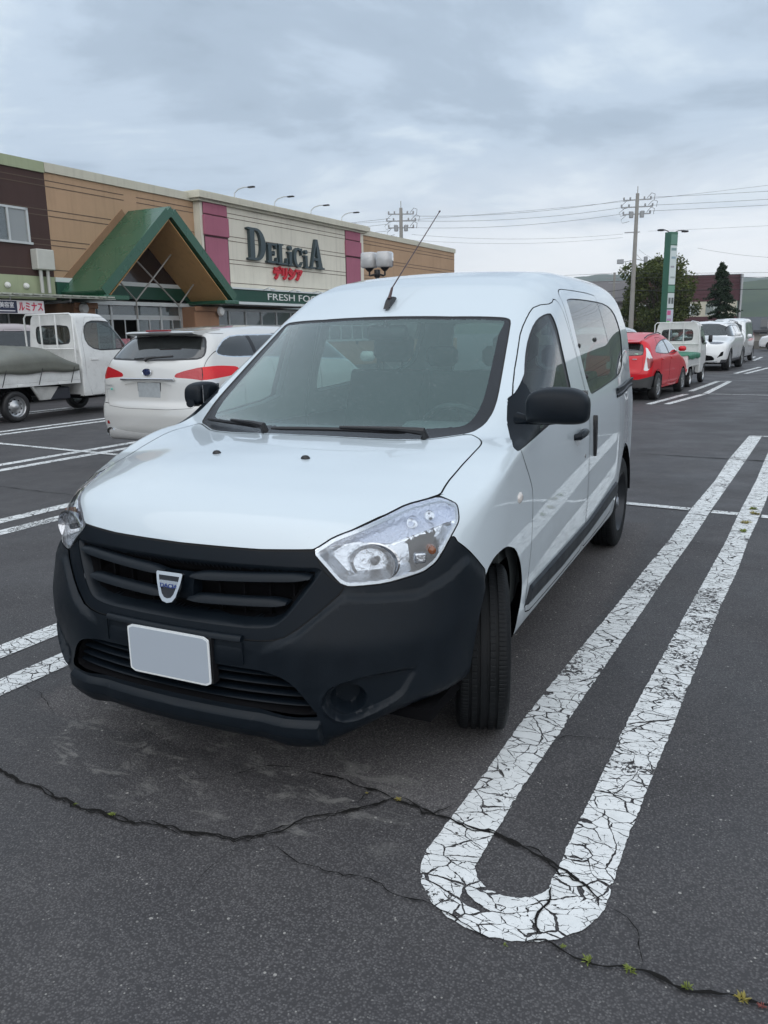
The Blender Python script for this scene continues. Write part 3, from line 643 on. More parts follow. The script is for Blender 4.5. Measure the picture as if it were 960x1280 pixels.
    cuts=[(f_hood,0),(f_lamp,-.0),(f_lamp,-.004),(f_lamp,-.012),(f_bump,0),(f_bump,.004),(f_gp,-.002),(f_gp,.002),(f_go,0),(f_go,-.004),(f_go,-.020),(f_go,-.030),(f_it,0),(f_it,-.006),(f_fg,0),(f_fg,-.006),(f_fc,0),(f_fc,-.006),(f_af,0),(f_ar,0),(f_af,.006),(f_ar,.006),
          (f_ws,0),(f_ws,-.006),(f_ws,-.045),(f_dg,0),(f_dg,-.008),(f_rg,0),(f_rg,-.006),(f_rg,-.03),(f_fd,-G_),(f_fd,G_),(f_sd,-G_),(f_sd,G_),(f_sk,0),(f_sk,-.006),(f_tg,0),(f_hood,-.006),(f_glz,0),(f_dgz,0),(f_tri,0),(f_zc,0),(f_zc,.014),(f_zc,.028),(lambda V:V[:,2]-.246,0),(lambda V:V[:,2]-.262,0),(lambda V:V[:,2]-.298,0),(lambda V:V[:,2]-.313,0),(f_fg,-.011),(f_fc,-.014),(f_lamp,-.028),(f_lamp,-.038),(f_upm,0),(f_upm,-.006),(f_cb,0),(f_cb,.010),(f_fg,.010)]
    for f,o in cuts: V,T=cut(V,T,f(V)-o)
    C=V[T].mean(1); N=grad(vanf,V); N/=np.linalg.norm(N,axis=1)[:,None]
    fn=(N[T].mean(1))
    L=np.zeros(len(T),int)   # 0 body
    def lab(mask,k): L[mask]=k
    D={}
    hood,lamp,bump,gpn,gon,itn=f_hood(C),f_lamp(C),f_bump(C),f_gp(C),f_go(C),f_it(C)
    dgn,rgn,fdn,sdn,skn,wsn,tgn,afn,arn=f_dg(C),f_rg(C),f_fd(C),f_sd(C),f_sk(C),f_ws(C),f_tg(C),f_af(C),f_ar(C)
    lab(C[:,2]>0,0)
    lab(fdn<-G_,1); lab(np.abs(fdn)<=G_,90); lab((sdn<-G_),2); lab((np.abs(sdn)<=G_)&(fdn>G_),90)
    lab(dgn<0,3); lab(rgn<0,4)
    lab((hood<-.006),5); lab((hood>=-.006)&(hood<0),90)
    lab((bump<0)&(lamp>0),6); lab((bump>=0)&(bump<.004)&(hood>0)&(C[:,1]<.2)&(C[:,0]>.0)&(lamp>0),90)
    lab((bump<0)&(lamp>0)&(gpn<-.002),7); lab((bump<0)&(lamp>0)&(np.abs(gpn)<=.002),91)
    lab((gon<0)&(bump<0),8); lab((itn<0)&(bump<0),9)
    lab(lamp<-.004,10); lab((lamp>=-.004)&(lamp<0),90)
    lab(wsn<0,11); lab(tgn<0,12)
    lab((skn<0),13)
    lab((afn<0)|(arn<0),99)
    under=(C[:,2]<Zb(C[:,1])+.035)&(fn[:,2]<-.4)&((L==0)|(L==1)|(L==2)); lab(under,98)
    # ---- displacement of vertices (recesses and ledges)
    def dis(V,Nn,k):
        d=np.zeros(len(V)); 
        if k==6:
            zc=np.interp(V[:,0],[0,.30,.45,.57,.652,.748,.813,.86],[.50,.52,.60,.712,.702,.698,.735,.80])
            b=f_bump(V); edge=sstep(-b/.05)
            d+=.016*sstep((zc-V[:,2])/.028+.0)*edge*sstep((V[:,0]-.30)/.12)
            # lower lip
            lipm=np.interp(V[:,2],[.20,.246,.262,.298,.313],[0,.7,1,.9,0])
            d+=.022*lipm*(1-sstep((V[:,0]-.50)/.010))*front(V,np.ones(len(V)))*(V[:,1]<-.5)
            # number plate plinth: slim ridge
            r=(np.abs(V[:,2]-.561)<.2)
            d+=0
            q=f_fg(V); d-=.024*sstep(-q/.011)*(1-.55*sstep((V[:,0]-.60)/.14)); d+=.004*sstep((.010-np.abs(q))/.010)*(V[:,2]<.40); q=f_fc(V); d-=.045*sstep(-q/.014)
        if k==7:
            d-=.004
        if k==8:
            q=f_go(V); d-=.006+.040*sstep(-q/.034); d-=.05*sstep((-q-.030)/.02)
        if k==9: q=f_it(V); d-=.075*sstep(-q/.02)
        if k==90 or k==91: d-=.007
        if k==13: q=f_sk(V); d+=.014*sstep(-q/.007)
        if k in(3,4): d-=.004
        if k==11: q=f_ws(V); d-=.004*sstep(-q/.006)
        if k==10: d-=0
        return V+Nn*d[:,None]
    root=empty('van',(0,0,0),0,'white five-door van with unpainted dark bumper parked nearest to the camera','van')
    def piece(name,ks,mats,parent,sym=True,mk=None,shift=0.,customN=True,smooth=True,angle=None,flip=False,side_=None):
        sel=np.isin(L,ks)
        t=T[sel]
        v,t2,n=compact(V,t,N)
        k=ks[0]; v=dis(v,n,k)
        if shift: v=v+n*shift
        mi=mk(v[t2].mean(1)) if mk else None
        if sym is True:
            m0=len(t2); v,t2,n=mirror(v,t2,n); mi=np.concatenate([mi,mi]) if mi is not None else None
        if side_==-1:
            v=v*[-1,1,1]; n=n*[-1,1,1]; t2=t2[:,::-1].copy()
        if flip: t2=t2[:,::-1].copy(); n=-n
        me=newmesh(name,v,t2,mats,True,mi,n if customN else None,angle)
        return link(name,me,parent)
    body=piece('body',[0],[M_white],root)
    piece('panel_gaps',[90],[M_gap],body)
    piece('underbody',[98],[M_under],root)
    hoodo=piece('hood',[5],[M_white],root)
    bo=piece('front_bumper',[6],[M_plast],root,customN=False,angle=50)
    piece('bumper_seam',[91],[M_gap],bo)
    gpo=piece('grille_panel',[7],[M_plast2],bo,customN=False,angle=60)
    def gmk(c): q=f_go(c*[1,1,1]); return (q<-.020).astype(int)
    go_=piece('grille_recess',[8],[M_plast,M_void],bo,customN=False,angle=60,mk=gmk)
    inn=piece('lower_intake',[9],[M_void],bo,customN=False)
    def wmk(c):
        q=f_ws(c); m=np.where(f_glz(c)>0,1,0); m=np.where(q>-.006,2,m); return m
    # bottom band cut for a clean edge
    piece('windscreen',[11],[M_wind,M_frit,M_gap],root,mk=wmk)
    for s,nm in ((1,'left'),(-1,'right')):
        d=piece('front_door',[1],[M_white],root,sym=False,side_=s)
        def dmk(c):
            m=np.where(f_dgz(c)>0,1,0); m=np.where(f_tri(c)>0,2,m); return m
        gl=piece('window_glass',[3],[M_side,M_black,M_plast2],d,sym=False,side_=s,mk=dmk)
        d2=piece('sliding_door',[2],[M_white],root,sym=False,side_=s)
        rgm=lambda c:np.where(f_rg(c)>-.006,1,np.where(np.abs(c[:,1]-2.43)<.010,1,0))
        piece('rear_side_glass',[4],[M_side,M_black],root,sym=False,side_=s,mk=rgm)
        piece('side_moulding',[13],[M_plast],root,sym=False,side_=s,customN=False,angle=40)
        piece('rear_door_glass',[12],[M_side],root,sym=False,side_=s)
    # inner lining of cabin
    sel=(np.isin(L,[0,1,2]))&(C[:,2]>1.0)&(C[:,1]>.25)
    v,t2,n=compact(V,T[sel],N); v=v-n*.035; v,t2,n=mirror(v,t2,n)
    link('cabin_lining',newmesh('cabin_lining',v,t2[:,::-1].copy(),[M_trim],True,None,-n),root)
    sel=(np.isin(L,[0,1,2]))&(C[:,2]<=1.0)&(C[:,2]>.4)&(C[:,1]>.1)
    v,t2,n=compact(V,T[sel],N); v=v-n*.05; v,t2,n=mirror(v,t2,n)
    link('door_lining',newmesh('door_lining',v,t2[:,::-1].copy(),[M_dash],True,None,-n),root)
    # ---- headlamps
    for s in (1,-1):
        hl=piece('headlight',[10],[M_lens],root,sym=False,side_=s)
        # chrome border just under the lens
        sel=(L==10); c=f_lamp(C)
        S1=sel&(c>-.012)
        v,t2,n=compact(V,T[S1],N); v=v-n*.0035; v=v*[s,1,1]; n=n*[s,1,1]; t2=t2 if s==1 else t2[:,::-1].copy()
        link('lamp_border',newmesh('lamp_border',v,t2,[mat('lamp_border_silver',(.50,.53,.56),.22,metal=.8)],True,None,n),hl)
        # bowl: whole region pushed inwards
        v,t2,n=compact(V,T[sel],N); q=f_lamp(v); dd=.006+.055*sstep((-q-.010)/.028)
        tt=lt(v); 
        dir_=np.array([.45,-.87,.12]); v=v-dir_*dd[:,None]
        # facets: DRL cells in the upper half
        zl=np.interp(tt[:,0],[-.23,-.1,.0,.1,.25],[.83,.845,.835,.855,.88])
        upm=sstep((tt[:,1]-zl)/.006)
        v=v+dir_*(.022*upm*sstep((-q-.012)/.02))[:,None]
        mi=None
        cc=v[t2].mean(1); ct=np.stack([.67*C[sel][:,0]+.74*C[sel][:,1],C[sel][:,2]],1)
        zlc=np.interp(ct[:,0],[-.23,-.1,.0,.1,.25],[.83,.845,.835,.855,.88])
        mi=np.where(ct[:,1]>zlc,1,0); mi=np.where((ct[:,1]<=zlc-.004)&(ct[:,0]>.055)&(ct[:,0]<.16),2,mi)
        mi=np.where((ct[:,1]>zlc-.004)&(ct[:,1]<zlc+.006),3,mi)
        v=v*[s,1,1]; t2=t2 if s==1 else t2[:,::-1].copy()
        link('reflector_shell',newmesh('reflector_shell',v,t2,[M_chr2,mat('fluted_reflector',(.72,.78,.92),.10,metal=.55,bump=(95,1.3)),M_black,M_chrome],True,mi,None,30),hl)
        # round main reflector with bulb cap
        TT=Matrix.Translation((s*.632,-.640,.790))@Matrix(((1,0,0),(0,1,0),(0,0,1))).to_4x4()@Vector((s*.22,-1,.03)).to_track_quat('Z','Y').to_matrix().to_4x4()
        b=MB(); b.lathe([(.012,-.062),(.034,-.055),(.054,-.036),(.070,-.006),(.073,.002),(.068,.004)],48,TT@Matrix.Scale(.86,4,(0,1,0))@Matrix.Scale(1.12,4,(1,0,0)))
        b.obj('main_reflector',[mat('bowl_chrome',(.55,.56,.58),.06,metal=1.,bump=(24,.6))],hl,True,60)
        b=MB(); b.lathe([(.0,.0),(.011,-.002),(.013,-.012),(.010,-.045),(.0,-.046)],16,TT); b.obj('bulb',[mat('bulb_cap',(.12,.12,.13),.25,metal=.9)],hl,True)
        TT=Matrix.Translation((s*.772,-.515,.812))@Vector((s*.6,-.8,0)).to_track_quat('Z','Y').to_matrix().to_4x4()
        b=MB(); b.lathe([(.0,.012),(.012,.008),(.016,-.01),(.014,-.03)],16,TT); b.obj('turn_bulb',[mat('amber_bulb',(.20,.07,.03),.2,coat=.6)],hl,True)
        b=MB()
        b.box(-.018,.018,-.014,.012,-.016,.016,.004,Matrix.Translation((s*.748,-.555,.795))@Matrix.Rotation(s*R_(35),4,'Z')); b.obj('side_reflector',[M_chr2],hl)
        # small round daylight cells
        for (cx,cy,cz,cr) in ((.700,-.512,.893,.020),(.735,-.462,.868,.017),(.735,-.455,.905,.016)):
            TT=Matrix.Translation((s*cx,cy+.012,cz))@Vector((s*.45,-.9,.1)).to_track_quat('Z','Y').to_matrix().to_4x4()
            b=MB(); b.lathe([(.0,-.016),(cr*.5,-.012),(cr*.85,-.003),(cr,.004)],20,TT); b.obj('daylight_cell',[M_chrome],hl,True,60)
    # ---- grille slats (follow the front curve)
    def frontY(x,z): return float(Yc(np.array([z]))[0]+Pf(np.array([abs(x)]))[0])
    def bar(x0,x1,z0,z1,dep,thick,ht,nseg=14,taper=.0,tilt=.3):
        """curved blade between x0 and x1"""
        V_=[];F_=[]; prof=[(-.5,-.35),(-.42,.05),(-.2,.42),(.3,.5),(.5,.3),(.5,-.2),(.2,-.5),(-.3,-.5)]; m=len(prof)
        for i in range(nseg+1):
            u=i/nseg; x=x0+(x1-x0)*u; z=z0+(z1-z0)*u; y=frontY(x,z)+dep
            e=1. if taper==0 else min(1.,.35+min(u,1-u)/taper*.65)
            for a,b_ in prof: V_.append((x,y+a*thick,z+b_*ht*e+a*thick*tilt*0))
        for i in range(nseg):
            for k in range(m): j=(k+1)%m; F_.append((i*m+k,(i+1)*m+k,(i+1)*m+j,i*m+j))
        F_.append(tuple(range(m))); F_.append(tuple(range(nseg*m+m-1,nseg*m-1,-1)))
        return V_,F_
    for s in (1,-1):
        for (xa,xb,za,zb_) in ((.055,.468,.727,.752),(.052,.400,.657,.672)):
            b=MB(); v_,f_=bar(xa*s,xb*s,za,zb_,.024,.042,.029,taper=.10)
            if s<0: f_=[tuple(reversed(q)) for q in f_]
            b.add(v_,f_); b.obj('grille_slat',[M_plast],go_,True,50)
        for xx in (.14,.23,.32,.40):
            b=MB(); zt_=.77; b.box(xx*s-.003,xx*s+.003,frontY(xx,.68)+.055,frontY(xx,.68)+.075,.612,zt_); b.obj('grille_rib',[M_void],go_)
    b=MB(); v_,f_=bar(-.07,.07,.690,.690,.030,.05,.085); b.add(v_,f_); b.obj('badge_mount',[M_plast2],go_,True,50)
    for z in (.352,.384,.416,.446):
        xe=np.interp(z,[.33,.36,.414,.447,.46],[.49,.475,.44,.405,.36])
        b=MB(); v_,f_=bar(-xe,xe,z,z,.030,.040,.009,20); b.add(v_,f_); b.obj('intake_slat',[M_plast2],inn,True,50)
    # plate ridge
    b=MB(); v_,f_=bar(-.272,.272,.561,.561,-.004,.022,.019,20); b.add(v_,f_); b.obj('plate_ridge',[M_plast],bo,True,50)
    b=MB()
    for s in (-1,1): b.box(s*.275-.0015,s*.275+.0015,-.8665+.012,-.85,.478,.55)
    v_,f_=bar(-.272,.272,.512,.512,.008,.022,.092,20); b.add(v_,f_); b.obj('plate_plinth',[M_plast],bo,True,50)
    # lip end facets, small splitter
    # number plate
    pl=MB(); TT=Matrix.Translation((0,-.872,.475))
    pl.prism(rnd([(-.165,-.0825),(.165,-.0825),(.165,.0825),(-.165,.0825)],3,.06),-.0035,0,'y',TT)
    plo=pl.obj('number_plate',[mat('plate_rim_white',(.72,.75,.76),.35)],root)
    pf=MB(); pf.prism(rnd([(-.158,-.0755),(.158,-.0755),(.158,.0755),(-.158,.0755)],3,.05),-.0048,-.0036,'y',TT)
    pf.obj('plate_face',[mat('blank_plate_grey_blue',(.375,.42,.475),.6)],plo)
    pf=MB(); pf.box(-.17,.17,-.868,-.84,.40,.555); pf.obj('plate_bracket',[M_black],bo)
    # badge: shield outline in chrome with lettering
    TT=Matrix.Translation((0,-.842,.693))@Matrix.Rotation(R_(-14),4,'X')
    out=[(-.054,.046),(-.050,.050),(.050,.050),(.054,.046),(.049,.018),(.034,-.030),(.020,-.047),(0,-.052),(-.020,-.047),(-.034,-.030),(-.049,.018)]
    inn2=[(-.041,.036),(-.040,.037),(.040,.037),(.041,.036),(.037,.014),(.023,-.022),(.013,-.033),(0,-.036),(-.013,-.033),(-.023,-.022),(-.037,.014)]
    bb=MB(); n=len(out)
    Vb=[(x,0,z) for x,z in out]+[(x*.97,-.010,z*.97) for x,z in out]+[(x,-.010,z) for x,z in inn2]+[(x,-.001,z) for x,z in inn2]
    Fb=[]
    for lv in range(3):
        for i in range(n): j=(i+1)%n; Fb.append((lv*n+i,lv*n+j,(lv+1)*n+j,(lv+1)*n+i))
    bb.add(Vb,Fb,TT); bd=bb.obj('badge',[mat('badge_chrome',(.50,.52,.55),.07,metal=1.)],root,True,40)
    b=MB(); b.prism(inn2,-.002,.004,'y',TT); b.obj('badge_inset',[mat('badge_inset_dark',(.03,.033,.04),.25,metal=.5)],bd)
    b=MB(); b.box(-.039,.039,-.0085,-.002,-.001,.021,.001,TT); b.obj('badge_band',[mat('badge_band_silver',(.42,.44,.47),.25,metal=1.)],bd)
    tx=text_mesh('DACIA',.0185,.0012,bold=True,width=.070)
    link('badge_lettering',tx,bd).matrix_local=TT@Matrix.Translation((0,-.0088,.0035))@Matrix.Rotation(R_(90),4,'X')
    tx.materials.clear(); tx.materials.append(mat('badge_blue',(.01,.03,.16),.35))
    # washers, antenna
    def vz(x,y):
        zz=np.linspace(.9,1.95,400); f=vanf(np.full(400,x),np.full(400,y),zz); return float(zz[np.argmax(f>0)])
    for s in (1,-1):
        b=MB(); z=vz(.196,-.300); b.lathe([(.0,.010),(.008,.008),(.013,.002),(.014,-.003)],14,Matrix.Translation((s*.196,-.300,z))@Matrix.Scale(1.3,4,(1,0,0))); b.obj('washer_nozzle',[M_black],hoodo,True)
    z=vz(0,.845)
    b=MB(); b.prism(rnd([(.815,z-.012),(.925,z+.048),(.915,z+.056),(.875,z+.058),(.845,z+.034)],1,.2),-.013,.013,'x')
    an=b.obj('roof_aerial',[M_black],root,True,50)
    b=MB(); b.tube([(0,.862,z+.045),(0,.900,z+.10)],[.009,.0055],10); p0=Vector((0,.900,z+.10)); p1=p0+Vector((0,math.cos(R_(34)),math.sin(R_(34))))*.76
    b.tube([p0,p1],[.0034,.0024],8); b.tube([p1,p1+(p1-p0).normalized()*.008],.005,8); mast=b.obj('aerial_mast',[mat('aerial_mast_dark',(.05,.025,.025),.4)],an,True)
    # wipers
    def wsy(x,q0):
        # point on windscreen at given x for combined coordinate q
        ys=np.linspace(-.1,1.2,800); 
        zz=np.array([0.]); 
        lo_=np.full(800,.9); hi_=np.full(800,1.9)
        for _ in range(30):
            m_=(lo_+hi_)/2; f=vanf(np.full(800,x),ys,m_); hi_=np.where(f>0,m_,hi_); lo_=np.where(f>0,lo_,m_)
        i=np.argmin(np.abs(lo_+.5*ys-q0)); return Vector((x,ys[i],lo_[i]))
    up=Vector((0,-.45,.89))
    def wiper(pv,tip,pq,tq):
        a=wsy(pv,pq)+up*.020; c=wsy(tip,tq)+up*.022; b=MB()
        mid=a.lerp(c,.52)+up*.018
        b.tube([a+up*-.015,a+up*.012,a.lerp(mid,.3)+up*.014,mid],[.017,.016,.010,.006],8)
        ar=b.obj('wiper_arm',[M_black],root,True)
        b=MB(); d0=a.lerp(c,.16); pts=[]
        for i in range(15):
            t=i/14; x=pv+(tip-pv)*(.12+.88*t); q=pq+(tq-pq)*(.12+.88*t)+.010; pts.append(wsy(x,q)+up*.016)
        b.tube(pts,[.005]+[.008]*13+[.005],8); b.obj('wiper_blade',[M_black],ar,True)
    wiper(.50,-.17,1.122,1.098); wiper(-.20,-.60,1.100,1.178)
    # cowl strip louvres under the glass already dark; door mirror (each a part with its shell)
    for s in (1,-1):
        def mp(u,v_,w_): return (s*u,v_,w_)
        b=MB()
        # shell: rounded box grown from stations along x
        st=[(.868,.045,.040,1.185),(.878,.062,.056,1.192),(.905,.074,.066,1.198),(.96,.080,.070,1.202),(1.02,.080,.070,1.200),(1.06,.072,.065,1.196),(1.085,.055,.052,1.190),(1.096,.032,.030,1.186)]
        Vm=[];Fm=[];m=20
        for (x,hy,hz,zc) in st:
            for k in range(m):
                t=2*math.pi*k/m; c_,s_=math.cos(t),math.sin(t); e=.62
                dy=hy*math.copysign(abs(c_)**e,c_); dz=hz*math.copysign(abs(s_)**e,s_)
                yy=.225+dy*(1. if dy<0 else .72)+(x-.868)*.15
                Vm.append((s*x,yy,zc+dz))
        for i in range(len(st)-1):
            for k in range(m):
                j=(k+1)%m; f=(i*m+k,(i+1)*m+k,(i+1)*m+j,i*m+j); Fm.append(f if s<0 else f[::-1])
        f0=tuple(range(m)); f1=tuple(range((len(st)-1)*m+m-1,(len(st)-1)*m-1,-1)); Fm+= [f0 if s<0 else f0[::-1], f1 if s<0 else f1[::-1]]
        b.add(Vm,Fm); mo=b.obj('door_mirror',[M_plast],root,True,60)
        mod=mo.modifiers.new('s','SUBSURF'); mod.levels=1; mod.render_levels=2
        b=MB(); b.tube([mp(.825,.235,1.150),mp(.85,.225,1.148),mp(.89,.215,1.146),mp(.95,.222,1.146),mp(1.01,.235,1.148)],[.024,.020,.017,.018,.012],12); b.obj('mirror_arm',[M_plast2],mo,True)
        b=MB(); b.box(.885*s if s>0 else -1.08,1.08 if s>0 else -.885,.288,.292,1.145,1.255); b.obj('mirror_glass',[mat('mirror_silver',(.8,.82,.83),.03,metal=1.)],mo)
        if s<0: mo.matrix_local=Matrix.Translation((-.81,.37,0))@Matrix.Rotation(R_(-82),4,'Z')@Matrix.Translation((.86,-.26,0))@Matrix.Translation((-.95,.22,1.2))@Matrix.Scale(.82,4)@Matrix.Translation((.95,-.22,-1.2))
        # triangular cover in front of the window
        tri=[(.112,1.044),(.128,1.066),(.34,1.135),(.42,1.19),(.585,1.285),(.49,1.24),(.365,1.10),(.52,1.088),(.40,1.066)]
        # door handle
        b=MB(); b.tube([mp(.872,1.055,.975),mp(.894,1.075,.978),mp(.902,1.14,.984),mp(.900,1.20,.986),mp(.885,1.235,.985)],[.014,.019,.019,.018,.014],10)
        b.obj('door_handle',[M_plast],root,True)
        b=MB(); b.lathe([(.0,.004),(.030,.003),(.034,-.002)],20,Matrix.Translation((s*.8745,1.145,.955))@Matrix.Rotation(s*R_(90),4,'Y')@Matrix.Scale(1.5,4,(0,1,0))); b.obj('handle_cup',[mat('van_white_paint_cup',(.62,.66,.69),.3,coat=1.)],root,True)
        b=MB(); b.lathe([(.0,.004),(.009,.003),(.011,-.002)],14,Matrix.Translation((s*.878,1.325,.848))@Matrix.Rotation(s*R_(90),4,'Y')); b.obj('lock_barrel',[mat('lock_metal',(.25,.25,.26),.35,metal=1.)],root,True)
        b=MB(); b.prism(rnd([(1.535,.815),(1.575,.815),(1.560,1.035),(1.52,1.035)],2,.25),.872*s,.892*s,'x'); b.obj('sliding_door_handle',[M_black],root,True,40)
        b=MB(); b.lathe([(.0,.010),(.012,.009),(.020,.004),(.023,-.002)],18,Matrix.Translation((s*.877,.111,.865))@Matrix.Rotation(s*R_(90),4,'Y')@Matrix.Scale(1.35,4,(0,1,0))); b.obj('side_repeater',[mat('repeater_lens',(.62,.58,.55),.15,coat=1.)],root,True)
        # sliding rail
        b=MB()
        for zz,yy0 in ((1.098,2.31),):
            pts=[]; 
            for i in range(10):
                y_=2.30+(3.40-2.30)*i/9; W=float(Wz(np.array([1.1]))[0])-float(sstep(np.array([(y_-2.3)/1.2]))[0])*.074
                pts.append((y_,W))
            V_=[];F_=[]
            prof=[(.002,-.030),(.012,-.030),(.012,-.016),(.004,-.010),(.004,.008),(.016,.014),(.016,.028),(.002,.028)]
            for (y_,W) in pts:
                for a,c in prof: V_.append((s*(W+a),y_,zz+c+(y_-2.3)*.005))
            mm=len(prof)
            for i in range(len(pts)-1):
                for k in range(mm-1):
                    f=(i*mm+k,(i+1)*mm+k,(i+1)*mm+k+1,i*mm+k+1); F_.append(f if s>0 else f[::-1])
            F_.append(tuple(range(mm))); b.add(V_,F_)
        b.obj('door_rail',[M_plast],root)
        # glass clips on the opening rear window
        for (yy,zz) in ((1.545,1.395),(1.545,1.235),(2.02,1.42)):
            x_=float(Wz(np.array([zz]))[0])
            b=MB(); b.lathe([(.0,.012),(.010,.010),(.014,.0)],12,Matrix.Translation((s*(x_-.004),yy,zz))@Matrix.Rotation(s*R_(90),4,'Y')); b.obj('window_clip',[M_black],root,True)
    # ---- wheel wells and floor
    for s in (1,-1):
        for cy,poly in ((WC_F[0],None),(WC_R[0],None)):
            b=MB(); V_=[];F_=[]; n=20
            r=.40; cy2=cy-.015
            for i in range(n+1):
                a=R_(2+176*i/n)
                for x in (.845,.50): V_.append((s*x,cy2+r*math.cos(a),.32+ (r*1.0)*math.sin(a)))
            for i in range(n): F_.append((2*i,2*i+1,2*i+3,2*i+2))
            F_.append(tuple(range(1,2*n+2,2)))
            b.add(V_,F_); b.obj('wheel_well',[M_under],root)
    b=MB(); b.box(-.80,.80,-.60,3.42,.27,.31); b.box(-.5,.5,-.62,.12,.31,.66); b.obj('floor_pan',[M_under],root)
    # ---- cabin
    b=MB(); b.prism([(.10,.60),(.10,1.03),(.30,1.055),(.62,1.045),(.72,.98),(.68,.80),(.55,.60)],-.80,.80,'x'); dash=b.obj('dashboard',[M_dash],root,True,30)
    b=MB(); b.prism(rnd([(.48,1.03),(.52,1.085),(.68,1.08),(.73,1.0)],1),.22,.56,'x'); b.obj('instrument_hood',[M_dash],dash,True,40)
    T2=Matrix.Translation((.38,.82,.98))@Matrix.Rotation(R_(-62),4,'X')
    b=MB(); b.lathe([(.185+.014*math.cos(t*math.pi/5),.014*math.sin(t*math.pi/5)) for t in range(10)],40,T2,closed=True); b.box(-.17,.17,-.02,.02,-.012,.004,T=T2); b.box(-.02,.02,-.17,0,-.012,.004,T=T2); b.lathe([(0,.02),(.06,.015),(.07,-.02)],20,T2); b.obj('steering_wheel',[M_black],root,True)
    def seat(x,y,wd=.50):
        b=MB(); b.prism(rnd([(y-.02,.58),(y+.50,.55),(y+.52,.70),(y,.74)],1),x-wd/2,x+wd/2,'x')
        b.prism(rnd([(y+.42,.60),(y+.55,.60),(y+.74,1.24),(y+.70,1.27),(y+.62,1.25)],1),x-wd*.48,x+wd*.48,'x'); so=b.obj('seat',[M_seat],root,True,50)
        b=MB(); b.box(-.13,.13,-.05,.05,-.085,.085,.04,Matrix.Translation((x,y+.74,1.39))@Matrix.Rotation(R_(-8),4,'X')); b.tube([(x-.06,y+.72,1.25),(x-.06,y+.73,1.35)],.006,6); b.tube([(x+.06,y+.72,1.25),(x+.06,y+.73,1.35)],.006,6); b.obj('headrest',[M_seat],so,True,50)
    seat(.38,1.00); seat(-.38,1.00)
    b=MB(); b.prism(rnd([(2.35,.55),(2.48,.55),(2.66,1.18),(2.58,1.22),(2.50,1.2)],1),-.68,.68,'x'); b.prism([(1.9,.50),(2.45,.5),(2.45,.68),(1.9,.70)],-.68,.68,'x'); rs=b.obj('rear_bench',[M_seat],root,True,50)
    for x in (-.42,0,.42):
        b=MB(); b.box(x-.12,x+.12,2.62,2.70,1.24,1.38,.035); b.obj('headrest',[M_seat],rs,True,50)
    b=MB(); b.tube([(0,.80,1.545),(0,.84,1.50)],.012,8); b.box(-.11,.11,.82,.85,1.445,1.515,.02); b.obj('rear_view_mirror',[M_black],root,True,50)
    # ---- wheels
    def wheel(name,cx,cy,cz,s,steer=0.,hubmat=None):
        w_=empty(name,(cx,cy,cz),steer,parent=root)
        b=MB(); R0=.312; W2=.094; n=480
        gro=[-.046,-.016,.016,.046]
        prof=[]  # (x across, base r)
        xs=[-W2*.99,-W2,-W2*.97,-.082,-.070]
        xx=[-.070]
        for gx in gro: xx+= [gx-.0062,gx-.0055,gx+.0055,gx+.0062]
        xx+=[.070]
        side_=[(-.090,.205),(-.094,.222),(-.0965,.255),(-.092,.285),(-.084,.302),(-.078,.3075)]
        pr=[(x,r,0) for x,r in side_]
        for i,x in enumerate(xx):
            r=R0-.10*x*x*4
            gi=any(abs(x-gx)<.0058 for gx in gro)
            pr.append((x,r-(.008 if gi else 0),0 if gi else 1))
        pr+=[(-x,r,0) for x,r in reversed(side_)]
        m=len(pr); V_=[]
        for k in range(n):
            t=2*math.pi*k/n
            for (x,r,bl) in pr:
                rr=r
                sh=abs(x)>.05
                if sh and bl and k%4==0: rr-=.0018
                if (not sh) and bl and abs(abs(x)-.031)<.018 and k%6==0: rr-=.0014
                if .076<abs(x)<.086 and k%4==0: rr-=.001
                V_.append((x,rr*math.cos(t),rr*math.sin(t)))
        F_=[]
        for k in range(n):
            j=(k+1)%n
            for i in range(m-1): F_.append((k*m+i,k*m+i+1,j*m+i+1,j*m+i))
        b.add(V_,F_); b.obj('tyre',[M_rub],w_,False)
        TT=Matrix.Rotation(R_(90)*s,4,'Y')
        b=MB(); b.lathe([(.207,.085),(.200,.090),(.196,.078),(.188,.070),(.180,.035),(.165,.020),(.120,.040),(.085,.052),(.07,.050),(.066,.060),(.05,.066),(0,.068)],48,TT)
        b.lathe([(.207,-.085),(.18,-.06),(.18,.02)],32,TT)
        ro=b.obj('rim',[mat('steel_rim_dark',(.03,.033,.038),.38,metal=.6)],w_,True,50)
        for k in range(10):
            b=MB(); a=2*math.pi*k/10; b.lathe([(.0,.0015),(.013,.0)],10,TT@Matrix.Translation((.137*math.cos(a),.137*math.sin(a),.0385)))
            b.obj('rim_hole',[M_void],ro)
        b=MB(); b.lathe([(.0,.078),(.028,.076),(.034,.066)],20,TT)
        for k in range(5):
            a=2*math.pi*k/5; b.lathe([(0,.066),(.009,.065),(.010,.052)],8,TT@Matrix.Translation((.05*math.cos(a),.05*math.sin(a),0)))
        b.obj('hub_cap',[mat('hub_grey',(.22,.24,.27),.4,metal=.6)],ro,True,40)
        return w_
    wheel('wheel',.775,WC_F[0],WC_F[1],1,R_(20)); wheel('wheel',-.745,WC_F[0],WC_F[1],-1,R_(17))
    wheel('wheel',.750,WC_R[0],WC_R[1],1); wheel('wheel',-.750,WC_R[0],WC_R[1],-1)
    return root
